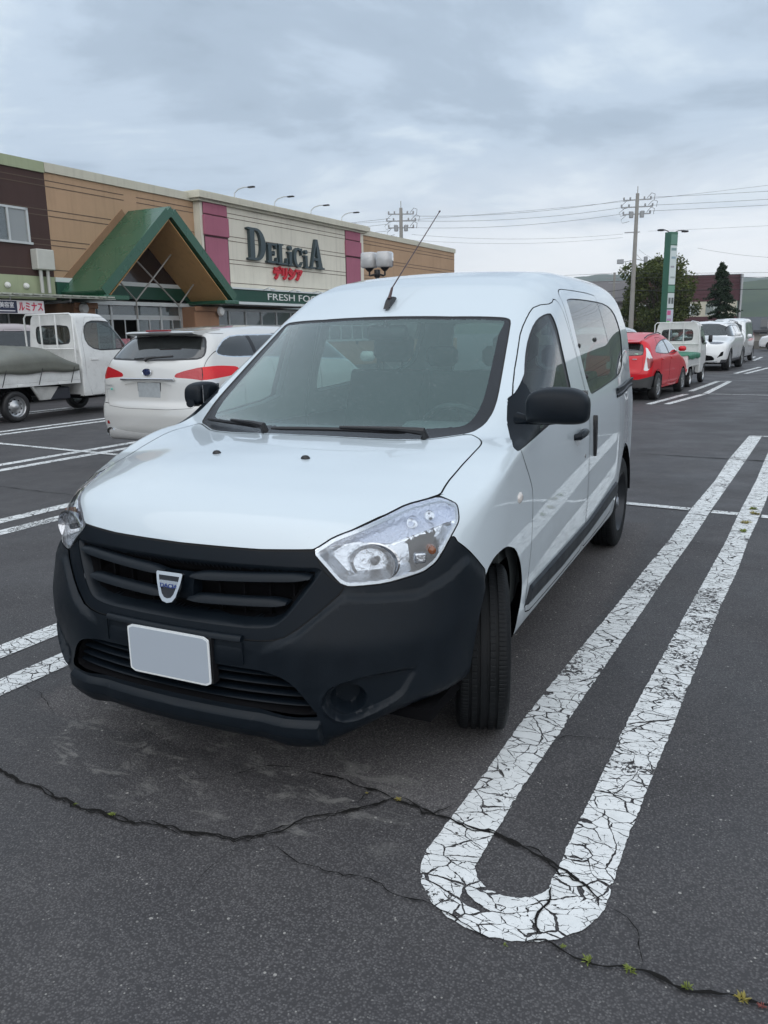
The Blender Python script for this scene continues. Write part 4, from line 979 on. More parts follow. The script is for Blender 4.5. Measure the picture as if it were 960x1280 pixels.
def text_mesh(s,size,ext=0.,bold=False,width=None,offset=0.,align='CENTER'):
    c=bpy.data.curves.new('t','FONT'); c.body=s; c.size=size; c.extrude=ext; c.align_x=align; c.align_y='CENTER'; c.offset=offset+(size*.018 if bold else 0); c.resolution_u=3
    o=bpy.data.objects.new('t',c); COL.objects.link(o); bpy.context.view_layer.update()
    me=bpy.data.meshes.new_from_object(o.evaluated_get(bpy.context.evaluated_depsgraph_get()))
    bpy.data.objects.remove(o); bpy.data.curves.remove(c)
    if width:
        xs=[v.co.x for v in me.vertices]; k=width/max(1e-6,max(xs)-min(xs))
        for v in me.vertices: v.co.x*=k
    return me
build_van()
print('van',round(time.time()-T00,1))

# ---------------------------------------------------------------- generic parked cars
M_dglass=glass_mat('tinted_car_glass',(.10,.11,.11),1.25,body=(.03,.035,.035),body_amt=.45)
M_cglass=glass_mat('clear_car_glass',(.60,.68,.66),1.1,body=(.10,.13,.12),body_amt=.12)
M_red=mat('tail_lamp_red',(.62,.006,.012),.2,coat=.35,spec=.3,bump=(45,.3))
M_redd=mat('tail_lamp_dark_red',(.22,.006,.01),.14,coat=1.,bump=(60,.3))
M_redd2=mat('tail_lamp_mid_red',(.40,.005,.012),.16,coat=.5,bump=(30,.6))
M_clr=mat('lamp_clear',(.62,.64,.66),.16,coat=1.,bump=(70,.5))
M_amb=mat('lamp_amber',(.75,.25,.05),.16,coat=1.)
M_alloy=mat('alloy_silver',(.45,.46,.47),.32,metal=.8)
M_tyr2=mat('tyre_plain',(.014,.014,.015),.6,var=.2,varscale=20)
M_platew=mat('plate_pale',(.60,.62,.62),.45)
M_blur=mat('plate_blurred_grey',(.34,.365,.38),.5,var=.12,varscale=22)
def side_x(W,off=.10): return lambda V,d:np.maximum(d,W(V[:,2])-off-V[:,0])
def car_field(S):
    W,H,YF,YR=S['W'],S['H'],S['YF'],S['YR']; zb=S.get('zb',.22); sw=S.get('sweep',.22); cr=S.get('crown',.05); cf=S.get('cf',.35); crr=S.get('cr',.22); pw=S.get('pw',4)
    tf,tr=S.get('tapf',.06),S.get('tapr',.07); y0,y1=S['ends']; pwr=S.get('pwr',pw)
    def f(x,y,z):
        ax=np.abs(x)
        A=ax-W(z)+tf*sstep((y0+.9-y)/1.0)+tr*sstep((y-(y1-1.1))/1.1)
        yy=y-sw*ax**2*(1-1.9*sstep((y-(y1-1.6))/1.0))
        h=H(yy)-cr*ax**2; sl=(H(yy+.01)-H(yy-.01))/.02
        T=(z-h)/np.sqrt(1+sl*sl)
        B=(YF(z)+cf*ax**pw-y)/np.sqrt(1+(cf*pw*ax**(pw-1))**2)
        R=(y-YR(z)+crr*ax**pwr)/np.sqrt(1+(crr*pwr*ax**(pwr-1))**2)
        F=smax(A,T,S.get('kt',.12)); F=smax(F,smax(B,R,.01),S.get('ke',.08)); return smax(F,zb-z,.05)
    return f
def implicit_car(root,f,bounds,regions,seams,holes,h,paint,under_z=.3,hole_in=.012,extra_cuts=(),gapm=None):
    V,T=nets(f,*bounds,h)
    for r in regions:
        V,T=cut(V,T,r['f'](V))
        if r.get('border'): V,T=cut(V,T,r['f'](V)+r['border'])
        for c in r.get('cuts',()): V,T=cut(V,T,c(V))
    g_=.004
    for s in seams:
        V,T=cut(V,T,s(V)-g_); V,T=cut(V,T,s(V)+g_)
    for q in holes: V,T=cut(V,T,q(V))
    N=grad(f,V); N/=np.linalg.norm(N,axis=1)[:,None]; C=V[T].mean(1); fn=N[T].mean(1)
    L=np.zeros(len(T),int)
    for s in seams: L[np.abs(s(C))<g_]=1
    for i,r in enumerate(regions): L[r['f'](C)<0]=10+i
    for q in holes: L[q(C)<0]=9
    L[(C[:,2]<under_z)&(fn[:,2]<-.35)&(L!=9)]=2
    parts={}
    def mk(name,k,mats,parent,disp=None,split=False,mi=None):
        sel=L==k
        if not sel.any(): return None
        v,t,n=compact(V,T[sel],N)
        if disp is not None: v=v+n*disp(v)[:,None]
        out=None
        for s in ((1,-1) if split else (0,)):
            if s==0: v2,t2,n2=mirror(v,t,n)
            elif s==1: v2,t2,n2=v,t,n
            else: v2,t2,n2=v*[-1,1,1],t[:,::-1].copy(),n*[-1,1,1]
            m_=None
            if mi is not None:
                c=v[t].mean(1); m1=mi(c); m_=np.concatenate([m1,m1]) if s==0 else m1
            o=link(name,newmesh(name,v2,t2,mats,True,m_,n2),parent); out=out or o
        return out
    body=mk('body',0,[paint],root)
    mk('panel_gaps',1,[gapm or M_gap],body,lambda v:np.full(len(v),-.008))
    mk('underbody',2,[M_under],root)
    for i,r in enumerate(regions):
        par=parts.get(r.get('parent'),root)
        ins=r.get('inset',.006)
        d=(lambda v,r=r,ins=ins:-ins*sstep(-r['f'](v)/.012)) if ins>=0 else (lambda v,r=r,ins=ins:-ins*sstep(-r['f'](v)/.02))
        mi=r.get('mi')
        if r.get('border') and mi is None: mi=lambda c,r=r:(r['f'](c)>-r['border']).astype(int)
        parts[r['name']]=mk(r['name'],10+i,r['mats'],par,d,r.get('split',False),mi)
    return body,parts
def simple_wheel(root,x,y,z,R0,s,hub='alloy',rimr=.62,w=.20,name='wheel',rimmat=None):
    w_=empty(name,(x,y,z),0,parent=root); TT=Matrix.Rotation(R_(90)*s,4,'Y'); h=w/2
    b=MB(); b.lathe([(R0*rimr,h-.012),(R0*.72,h-.002),(R0*.86,h),(R0*.95,h-.01),(R0*.985,h-.03),(R0,h-.055),(R0,-h+.05),(R0*.97,-h+.02),(R0*.8,-h),(R0*rimr,-h+.01)],40,TT); b.obj('tyre',[M_tyr2],w_,True,60)
    b=MB()
    if hub=='steel':
        b.lathe([(R0*rimr,h-.01),(R0*rimr*.94,h-.022),(R0*rimr*.9,h-.06),(R0*rimr*.72,h-.07),(R0*rimr*.6,h-.045),(R0*rimr*.38,h-.04),(R0*rimr*.32,h-.02),(R0*rimr*.2,h-.01),(0,h-.008)],32,TT)
        ro=b.obj('rim',[rimmat or M_alloy],w_,True,60)
        for k in range(10):
            a=2*math.pi*k/10; q=MB(); q.lathe([(0,.001),(R0*rimr*.10,.0)],8,TT@Matrix.Translation((R0*rimr*.665*math.cos(a),R0*rimr*.665*math.sin(a),h-.054))); q.obj('rim_slot',[M_void],ro)
    else:
        b.lathe([(R0*rimr,h-.012),(R0*rimr*.93,h-.02),(R0*rimr*.9,h-.10)],36,TT)
        for k in range(5 if hub=='alloy' else 10):
            n=5 if hub=='alloy' else 10; a=360*k/n
            Tm=TT@Matrix.Rotation(R_(a),4,'Z'); wd=.030 if n==5 else .016
            b.prism([(R0*.1,-wd*1.2),(R0*rimr*.93,-wd*.9),(R0*rimr*.93,wd*.9),(R0*.1,wd*1.2)],h-.045,h-.018,'z',Tm)
        b.lathe([(R0*.16,h-.03),(R0*.15,h-.012),(0,h-.010)],20,TT)
        ro=b.obj('rim',[rimmat or M_alloy],w_,True,40)
        b=MB(); b.lathe([(R0*rimr*.92,h-.09),(0,h-.09)],24,TT); b.obj('brake_disc',[M_under],ro)
    return w_
def wells(root,xo,ys,R0,depth=.30):
    for s in (1,-1):
        for y in ys:
            b=MB(); V_=[];F_=[];n=14; r=R0*1.24
            for i in range(n+1):
                a=R_(180*i/n)
                for x in (xo,xo-depth): V_.append((s*x,y+r*math.cos(a),R0+r*math.sin(a)))
            for i in range(n): F_.append((2*i,2*i+1,2*i+3,2*i+2))
            F_.append(tuple(range(1,2*n+2,2))); b.add(V_,F_); b.obj('wheel_well',[M_under],root)
def arch(cy,R0,W,k=1.13,off=.35):
    p=[(cy+R0*k*math.cos(R_(a)),R0+R0*k*math.sin(R_(a))) for a in range(0,181,12)]+[(cy-R0*k*1.02,0),(cy+R0*k*1.02,0)]
    return lambda V:np.maximum(sdf(V[:,1:],p),(W(V[:,2])-off)-V[:,0])
def cabin_block(root,x,y0,y1,z0,z1,roof):
    b=MB(); b.box(-x,x,y0,y1,z0,z1); b.obj('cabin_floor',[M_dash],root)
def seats(root,ys,x=.36,z=.55,top=1.15):
    for y in ys:
        for s in (1,-1):
            b=MB(); b.box(s*x-.24,s*x+.24,y,y+.14,z,top-.12,.05); b.box(s*x-.12,s*x+.12,y+.03,y+.12,top-.1,top+.08,.04); b.obj('seat',[M_seat],root,True,50)
# ---------------------------------------------------------------- pearl white estate car (seen from behind)
def build_estate(rear,rz):
    P_=mat('estate_pearl_white',(.56,.56,.545),.3,coat=1.,coat_rough=.03)
    root=empty('estate_car',(rear.x-LV.x*3.84,rear.y-LV.y*3.84,0),0,'pearl white estate car with red tail lamps and roof spoiler, its back to the van','estate car')
    # local frame: y=0 front axle, rear plate at y=3.84; turned so the tail faces the camera
    root.location=(rear.x+LV.x*3.86,rear.y+LV.y*3.86,0); root.rotation_euler=(0,0,math.pi-rz)
    W=table([(.15,.82),(.35,.865),(.60,.885),(.95,.885),(1.08,.862),(1.20,.81),(1.40,.72),(1.52,.64),(1.7,.5)],0,2.2,.04)
    H=table([(-1.1,.45),(-.9,.74),(-.5,.88),(.1,.99),(.45,1.06),(1.0,1.42),(1.3,1.54),(1.8,1.60),(2.4,1.61),(3.0,1.585),(3.45,1.545),(3.62,1.52),(3.9,1.45)],-1.3,4.3,.05)
    YF=table([(.1,-.86),(.4,-.94),(.6,-.94),(.8,-.85),(1.0,-.6)],0,2,.05)
    YR=table([(.25,3.76),(.38,3.84),(.47,3.88),(.62,3.90),(.72,3.885),(.78,3.85),(1.0,3.84),(1.15,3.80),(1.22,3.765),(1.50,3.47),(1.56,3.46),(1.6,3.5),(1.8,3.5)],0,2,.022)
    f=car_field(dict(W=W,H=H,YF=YF,YR=YR,zb=.35,ends=(-.95,3.9),crown=.07,cr=.20,pwr=3,tapr=.07,sweep=.2,kt=.14,ke=.10))
    sx=side_x(W,.16)
    rg=rnd([(-.5,1.215),(.60,1.225),(.68,1.25),(.66,1.33),(.57,1.455),(.50,1.485),(-.5,1.495)],1)
    back=lambda V,d,y=3.2:np.where(V[:,1]>y,d,1.)
    rw=lambda V:back(V,sdf(V[:,[0,2]],rg))
    # tail lamp: use distance round the corner t = x - y (y measured from the tail)
    def tcoord(V): return np.stack([V[:,0]*.9+(3.84-V[:,1])*.9,V[:,2]],1)
    tl=rnd([(.36,1.045),(.60,1.03),(.72,1.015),(.80,1.02),(1.16,1.05),(1.28,1.10),(1.26,1.145),(.98,1.165),(.72,1.155),(.50,1.115),(.39,1.085)],1,.15)
    lamp=lambda V:back(V,sdf(tcoord(V),tl),2.9)
    tl2=[(.735,1.018),(.735,.965),(.80,.955),(.95,.985),(1.0,1.02)]
    lamp2=lambda V:back(V,sdf(tcoord(V),tl2),2.9)
    def lmi(c):
        t=tcoord(c); return np.where(np.abs(t[:,0]-.735)<.006,1,np.where(t[:,0]<.735,2,0))
    sw_=rnd([(2.85,1.235),(3.35,1.245),(3.52,1.29),(3.40,1.39),(3.22,1.475),(2.95,1.50),(.95,1.49),(.70,1.42),(.30,1.16),(.34,1.12),(1.5,1.17)],1)
    swin=lambda V:sx(V,sdf(V[:,1:],sw_))
    def smi(c):
        m=np.where(sdf(c[:,1:],sw_)>-.014,1,0)
        for yy in (2.86,1.62): m=np.where((np.abs(c[:,1]-yy)<.035)&(m==0),2,m)
        return m
    gate=rnd([(-.5,.70),(.60,.70),(.68,.78),(.72,1.0),(.72,1.16),(.70,1.4),(.62,1.53),(-.5,1.54)],1)
    gseam=lambda V:back(V,sdf(V[:,[0,2]],gate))
    rec=rnd([(-.3,.79),(.27,.79),(.33,.85),(.36,1.0),(-.3,1.0)],1)
    recess=lambda V:back(V,sdf(V[:,[0,2]],rec))
    bseam=lambda V:np.where(V[:,2]<1.02,np.maximum(V[:,2]-.745-np.maximum(V[:,0]-.74,0)*1.6,3.2-V[:,1]),1.)
    ws=rnd([(-.4,1.22),(.62,1.25),(.66,1.5),(.58,1.90),(-.4,1.93)],1)
    wsf=lambda V:np.where((V[:,1]<1.3)&(V[:,1]>.2),sdf(np.stack([V[:,0],V[:,2]+.4*V[:,1]],1),ws),1.)
    door=lambda a,b_:(lambda V:sx(V,sdf(V[:,1:],rnd([(a,.32),(b_,.32),(b_+.02,.9),(b_-.02,1.5),(a+.05,1.5),(a,.9)],1))))
    wy=(0.,2.75)
    regions=[dict(name='tailgate',f=gseam,mats=[P_],inset=0.),
      dict(name='rear_window',f=rw,mats=[M_dglass,M_black],border=.02,inset=.006,parent='tailgate'),
      dict(name='side_windows',f=swin,mats=[M_dglass,M_chrome,M_black],inset=.006,split=True,mi=smi,cuts=[lambda V:sdf(V[:,1:],sw_)+.014,lambda V:np.abs(V[:,1]-2.86)-.035,lambda V:np.abs(V[:,1]-1.62)-.035]),
      dict(name='tail_lamp',f=lamp,mats=[M_red,M_gap,M_redd2],inset=-.006,split=True,mi=lmi,cuts=[lambda V:np.abs(tcoord(V)[:,0]-.735)-.006]),
      dict(name='reversing_lamp',f=lamp2,mats=[M_clr],inset=-.003,split=True),
      dict(name='windscreen',f=wsf,mats=[M_dglass],inset=.004),
      dict(name='plate_recess',f=recess,mats=[P_],inset=.028,parent='tailgate')]
    body,parts=implicit_car(root,f,((-.01,-1.05,.1),(.98,4.05,1.75)),regions,[gseam,bseam,door(.35,1.62),door(1.64,2.62)],[arch(0,.33,W),arch(2.75,.33,W)],.026,P_)
    tg=parts['tailgate']
    b=MB(); b.prism(rnd([(3.05,1.560),(3.48,1.546),(3.62,1.530),(3.60,1.505),(3.30,1.47)],1),-.50,.50,'x'); sp=b.obj('roof_spoiler',[P_],root,True,50)
    b=MB(); b.box(-.17,.17,3.58,3.628,1.536,1.556,.004); b.obj('high_brake_lamp',[M_redd],sp)
    b=MB(); b.box(-.40,.40,3.83,3.856,1.010,1.034,.006); b.obj('chrome_strip',[M_chrome],tg)
    b=MB(); b.box(-.165,.165,3.812,3.822,.820,.985,.004); po=b.obj('number_plate',[M_blur],root); b=MB(); b.box(-.176,.176,3.806,3.816,.809,.996,.004); b.obj('plate_frame',[M_black],po)
    b=MB(); TT=Matrix.Translation((0,3.83,1.100))@Matrix.Rotation(R_(-90),4,'X'); b.lathe([(0,.014),(.05,.012),(.058,.004)],28,TT@Matrix.Scale(.62,4,(0,1,0))); bo=b.obj('oval_badge',[mat('badge_deep_blue',(.01,.02,.08),.2,coat=1.)],tg,True)
    b=MB(); b.lathe([(.058,.004),(.063,.010),(.066,.002)],28,TT@Matrix.Scale(.62,4,(0,1,0))); b.obj('badge_ring',[M_chrome],bo,True)
    b=MB()
    for i,(xx,zz,r) in enumerate(((.028,.006,.008),(-.012,.012,.005),(-.004,-.006,.005),(-.024,-.008,.005),(-.032,.006,.005),(.012,-.012,.005))): 
        b2=MB(); b2.prism([(xx+r*(1 if k%2==0 else .4)*math.cos(math.pi*k/4),1.10+zz+r*(1 if k%2==0 else .4)*math.sin(math.pi*k/4)) for k in range(8)],3.846,3.848,'y'); b2.obj('badge_star',[M_chrome],bo)
    # wiper
    b=MB(); b.tube([(.05,3.80,1.225),(.02,3.785,1.250),(-.10,3.775,1.262)],[.022,.018,.010],8); b.box(-.42,.16,3.765,3.790,1.240,1.262,.008,rotm('Y',3,(0,0,0))); b.obj('rear_wiper',[M_black],tg,True,50)
    for t,x,z,w_ in (('LEGACY',.60,.945,.11),('GT',.615,.905,.05)):
        me=text_mesh(t,.028,.001,True,w_); me.materials.append(M_alloy); o=link('model_lettering',me,tg); o.matrix_local=Matrix.Translation((x,3.838,z))@Matrix.Rotation(math.pi,4,'Z')@Matrix.Rotation(R_(90),4,'X')
    b=MB(); b.box(.545,.575,3.83,3.840,.895,.918,.004); b.obj('green_sticker',[mat('sticker_green',(.10,.45,.35),.4)],tg)
    for s in (1,-1):
        b=MB(); b.box(s*.66-.022,s*.66+.022,3.80,3.835,.505,.545,.004); b.obj('bumper_reflector',[M_redd],root)
        b=MB(); b.lathe([(.045,-.12),(.047,.03),(.040,.032),(.038,-.1),(0,-.1)],20,Matrix.Translation((s*.62,3.82,.42))@Matrix.Rotation(R_(-90),4,'X')@Matrix.Scale(1.5,4,(1,0,0))); b.obj('exhaust_tip',[M_chrome],root,True,50)
        b=MB(); b.box(s*.88-(.02 if s<0 else -.0),s*.88+(.20 if s>0 else 0) if s>0 else s*.88,.55,.70,1.10,1.23,.03)
        b=MB(); xx=s*.96; b.box(xx-.11,xx+.11,.50,.62,1.10,1.24,.04); b.obj('door_mirror',[P_],root,True,50)
        simple_wheel(root,s*.775,0,.33,.33,s); simple_wheel(root,s*.775,2.75,.33,.33,s)
    b=MB(); b.box(-.66,.66,3.70,3.86,.33,.46,.03); b.obj('rear_valance',[mat('valance_grey',(.35,.35,.345),.5)],root,True,50)
    b=MB(); b.box(-.74,.74,-.5,3.6,.33,.42); b.obj('floor_pan',[M_under],root)
    cabin_block(root,.72,.4,3.5,.42,.75,1.4); seats(root,(1.15,2.05),top=1.28)
    wells(root,.86,wy,.33)
    return root
EST=Vector((-4.518,4.166,0))
build_estate(EST,LPSI)
# ---------------------------------------------------------------- red hatchback
def build_hatch(loc,heading):
    P_=mat('hatch_red',(.56,.006,.016),.35,coat=.45,coat_rough=.04,spec=.3)
    root=empty('hatchback',(loc[0],loc[1],0),math.pi-heading,'bright red hatchback with dark grey lower bumper parked beyond the van tail','hatchback car'); root.scale=(.95,.95,.95)
    W=table([(.15,.78),(.35,.835),(.55,.85),(.88,.85),(1.0,.81),(1.2,.71),(1.38,.60),(1.6,.44)],0,2,.04)
    H=table([(-1,.4),(-.8,.74),(-.4,.88),(.1,1.0),(.75,1.36),(1.05,1.46),(1.4,1.485),(1.9,1.46),(2.6,1.36),(3.0,1.31),(3.4,1.25)],-1.3,3.8,.05)
    YF=table([(.1,-.78),(.4,-.85),(.7,-.80),(1.0,-.5)],0,2,.05)
    YR=table([(.15,3.10),(.30,3.18),(.60,3.22),(.70,3.19),(.95,3.14),(1.05,3.10),(1.25,2.90),(1.31,2.92),(1.6,2.9)],0,2,.025)
    f=car_field(dict(W=W,H=H,YF=YF,YR=YR,zb=.2,ends=(-.85,3.2),crown=.08,cr=.30,pwr=3,tapr=.06,sweep=.2,kt=.14,ke=.12))
    sx=side_x(W,.16); back=lambda V,d,y=2.5:np.where(V[:,1]>y,d,1.)
    rg=rnd([(-.5,.98),(.55,.98),(.62,1.02),(.56,1.20),(.50,1.245),(-.5,1.25)],1)
    rw=lambda V:back(V,sdf(V[:,[0,2]],rg))
    lo=lambda V:back(V,V[:,2]-.47-.28*np.maximum(V[:,0]-.55,0),2.2)
    def tc_(V): return np.stack([V[:,0]*.9+(3.14-V[:,1])*.9,V[:,2]],1)
    tl=[(.60,.66),(.70,.66),(.84,.74),(.93,.86),(.86,.98),(.80,1.14),(.755,1.16),(.70,1.02),(.66,.88)]
    lamp=lambda V:back(V,sdf(tc_(V),tl),2.3)
    def lmi(c):
        t=tc_(c); z=t[:,1]; return np.where((z>.93)|(z<.70)|(t[:,0]<.69),1,0)
    sw_=rnd([(2.55,1.02),(2.62,1.08),(2.30,1.22),(1.6,1.32),(.95,1.33),(.40,1.08),(.42,1.02),(1.5,.98)],1)
    swin=lambda V:sx(V,sdf(V[:,1:],sw_))
    smi=lambda c:np.where((sdf(c[:,1:],sw_)>-.02)|(np.abs(c[:,1]-1.48)<.05),1,0)
    ws=rnd([(-.4,1.08),(.60,1.12),(.66,1.25),(.52,1.68),(-.4,1.72)],1)
    wsf=lambda V:np.where((V[:,1]<1.1)&(V[:,1]>.0),sdf(np.stack([V[:,0],V[:,2]+.4*V[:,1]],1),ws),1.)
    gate=rnd([(-.5,.58),(.56,.58),(.62,.68),(.60,1.0),(.58,1.2),(-.5,1.29)],1); gs=lambda V:back(V,sdf(V[:,[0,2]],gate))
    door=lambda a,b_:(lambda V:sx(V,sdf(V[:,1:],rnd([(a,.30),(b_,.30),(b_+.06,.8),(b_-.06,1.36),(a+.05,1.36),(a,.9)],1))))
    regions=[dict(name='tailgate',f=gs,mats=[P_],inset=0.),dict(name='rear_window',f=rw,mats=[M_dglass,M_black],border=.02,parent='tailgate'),
      dict(name='lower_bumper',f=lo,mats=[mat('hatch_grey_plastic',(.05,.05,.052),.5)],inset=-.012),
      dict(name='side_windows',f=swin,mats=[M_dglass,M_black],split=True,mi=smi,cuts=[lambda V:sdf(V[:,1:],sw_)+.02]),
      dict(name='tail_lamp',f=lamp,mats=[M_redd,M_clr],inset=-.02,split=True,mi=lmi),dict(name='windscreen',f=wsf,mats=[M_dglass])]
    body,parts=implicit_car(root,f,((-.01,-.95,.08),(.93,3.35,1.6)),regions,[gs,door(.40,1.48),door(1.50,2.30)],[arch(0,.30,W),arch(2.55,.30,W)],.034,P_)
    b=MB(); b.prism(rnd([(2.70,1.33),(3.02,1.285),(3.0,1.255),(2.8,1.28)],1),-.50,.50,'x'); b.obj('roof_spoiler',[P_],root,True,50)
    b=MB(); b.prism([(2.30,1.40),(2.42,1.455),(2.46,1.455),(2.45,1.38)],-.012,.012,'x'); b.obj('fin_aerial',[P_],root)
    b=MB(); b.box(-.165,.165,3.175,3.19,.70,.865,.004); b.obj('number_plate',[M_platew],root)
    b=MB(); b.box(-.50,-.40,3.06,3.075,1.00,1.035,.003); b.obj('window_sticker',[mat('sticker_pale_green',(.35,.6,.45),.5)],root)
    b=MB(); b.box(-.50,-.40,3.16,3.168,.90,.92,.003); b.obj('model_badge',[M_chrome],root)
    for s in (1,-1):
        b=MB(); b.box(s*.90-.09,s*.90+.09,.45,.56,1.02,1.14,.035); b.obj('door_mirror',[P_],root,True,50)
        b=MB(); b.tube([(s*.52,1.2,1.44),(s*.52,1.5,1.475),(s*.50,2.3,1.42),(s*.50,2.6,1.36)],.012,6); b.obj('roof_moulding',[M_black],root,True)
        for y in (0,2.55): simple_wheel(root,s*.76,y,.30,.30,s,'multi')
        for y in (1.22,2.12): 
            b=MB(); b.box(s*.855-.012,s*.855+.012,y,y+.18,.87,.90,.008); b.obj('door_handle',[P_],root)
    b=MB(); b.box(-.72,.72,-.5,3.05,.22,.36); b.obj('floor_pan',[M_under],root); wells(root,.84,(0,2.55),.30); seats(root,(1.0,1.9),top=1.15)
    return root
def carplace(rr,heading,off_x,wb):
    """world spot of the front axle centre from the right rear tyre foot, for a car facing along heading"""
    f=Vector((math.sin(heading),math.cos(heading),0)); r=Vector((math.cos(heading),-math.sin(heading),0))
    return Vector((rr[0],rr[1],0))-r*off_x+f*wb
p=carplace((-.32,15.09),R_(6.5),.84,2.55); build_hatch(p,R_(6.5))
# ---------------------------------------------------------------- large white SUV facing the camera
def build_suv(loc,rz,label,name='suv',wag=False):
    P_=mat('suv_white',(.74,.755,.76),.3,coat=1.,coat_rough=.03)
    root=empty(name,(loc[0],loc[1],0),rz,label,'SUV')
    W=table([(.2,.90),(.45,.985),(.80,1.0),(1.05,.99),(1.15,.955),(1.35,.84),(1.6,.70),(1.8,.55)],0,2.2,.04)
    H=table([(-1,.5),(-.88,.95),(-.6,1.06),(.0,1.14),(.40,1.20),(1.05,1.62),(1.35,1.71),(2.0,1.745),(3.0,1.72),(3.6,1.65),(4.2,1.5)],-1.3,4.4,.05)
    YF=table([(.1,-.75),(.35,-.86),(.60,-.90),(.95,-.86),(1.1,-.75)],0,2,.05)
    YR=table([(.2,3.80),(.5,3.95),(1.0,3.93),(1.2,3.85),(1.7,3.5)],0,2,.05)
    f=car_field(dict(W=W,H=H,YF=YF,YR=YR,zb=.25,ends=(-.9,3.95),crown=.06,cf=.30,cr=.2,pw=4,sweep=.2,kt=.14,ke=.12))
    sx=side_x(W,.18); fr=lambda V,d:np.where(V[:,1]<-.2,d,1.)
    kid=rnd([(.02,.72),(.24,.72),(.30,.80),(.31,.96),(.27,1.02),(.02,1.02)],1)
    ki=lambda V:fr(V,sdf(V[:,[0,2]],kid))
    def tc_(V): return np.stack([V[:,0]+.6*(V[:,1]+.8),V[:,2]],1)
    hl=rnd([(.38,.93),(.60,.90),(.92,.93),(1.0,.98),(.90,1.02),(.60,1.03),(.40,1.03)],1)
    lamp=lambda V:fr(V,sdf(tc_(V),hl))
    low=rnd([(-.3,.36),(.55,.36),(.60,.44),(.45,.56),(-.3,.58)],1); lowf=lambda V:fr(V,sdf(V[:,[0,2]],low))
    vent=[(.66,.47),(.88,.54),(.90,.68),(.80,.66)]; vf=lambda V:fr(V,sdf(tc_(V)+[0.,0.],[(a+.0,b_) for a,b_ in vent]))
    ws=rnd([(-.4,1.36),(.70,1.40),(.74,1.55),(.60,2.05),(-.4,2.10)],1)
    wsf=lambda V:np.where((V[:,1]<1.4)&(V[:,1]>.1),sdf(np.stack([V[:,0],V[:,2]+.4*V[:,1]],1),ws),1.)
    sw_=rnd([(.50,1.20),(.62,1.17),(3.3,1.22),(3.55,1.32),(3.2,1.50),(2.6,1.585),(1.2,1.58),(.95,1.50)],1)
    swin=lambda V:sx(V,sdf(V[:,1:],sw_)); smi=lambda c:np.where((sdf(c[:,1:],sw_)>-.02)|(np.abs(c[:,1]-1.75)<.05)|(np.abs(c[:,1]-2.75)<.05),1,0)
    door=lambda a,b_:(lambda V:sx(V,sdf(V[:,1:],rnd([(a,.42),(b_,.42),(b_+.04,.9),(b_-.02,1.62),(a+.1,1.62),(a,.9)],1))))
    skirt=lambda V:np.maximum(V[:,2]-.40,sx(V,np.full(len(V),-.1)))
    regions=[dict(name='sill_trim',f=skirt,mats=[mat('suv_grey_trim',(.05,.05,.055),.5)],inset=-.006),dict(name='grille',f=ki,mats=[M_black,M_chrome],border=.018,inset=.02),
      dict(name='headlight',f=lamp,mats=[mat('suv_headlamp',(.16,.17,.19),.08,coat=1.,metal=.5),M_clr],border=.02,split=True,inset=.004),
      dict(name='lower_intake',f=lowf,mats=[M_void],inset=.03),dict(name='side_vent',f=vf,mats=[M_void],inset=.03,split=True),
      dict(name='windscreen',f=wsf,mats=[M_cglass,M_black],border=.03),dict(name='side_windows',f=swin,mats=[M_dglass,M_black],split=True,mi=smi,cuts=[lambda V:sdf(V[:,1:],sw_)+.02])]
    body,parts=implicit_car(root,f,((-.01,-1.0,.12),(1.08,4.1,1.85)),regions,[door(.62,1.75),door(1.77,2.7)],[arch(0,.375,W),arch(2.975,.375,W)],.036,P_)
    b=MB(); b.box(-.26,.26,-.925,-.905,.53,.64,.004); b.obj('number_plate',[M_platew],root)
    b=MB(); b.box(-.70,.70,-.915,-.86,.325,.36,.01); b.obj('front_skid_strip',[M_alloy],root)
    for s in (1,-1):
        for k in range(6):
            b=MB(); b.box(s*(.055+.04*k)-.005,s*(.055+.04*k)+.005,-.905,-.885,.75,.99); b.obj('grille_slat',[M_alloy],parts['grille'])
        b=MB(); b.box(s*1.08-.11,s*1.08+.11,.66,.78,1.18,1.33,.04); b.obj('door_mirror',[P_],root,True,50)
        for y in (0,2.975): simple_wheel(root,s*.86,y,.375,.375,s,'alloy',.68,.26)
        b=MB(); b.tube([(s*.66,1.3,1.70),(s*.66,1.5,1.76),(s*.66,3.3,1.70),(s*.66,3.5,1.66)],.016,8); b.obj('roof_rail',[M_alloy],root,True)
    b=MB(); b.box(-.82,.82,-.6,3.7,.28,.5); b.obj('floor_pan',[M_under],root); wells(root,.95,(0,2.975),.375); seats(root,(1.4,2.4),top=1.38,z=.8)
    return root
hd=R_(6.0); fdir=Vector((math.sin(hd),math.cos(hd),0)); rdir=Vector((math.cos(hd),-math.sin(hd),0))
p=Vector((.58,28.27,0))-rdir*.99; build_suv(p,-hd,'large white SUV facing the camera with twin grille and black lower vents')
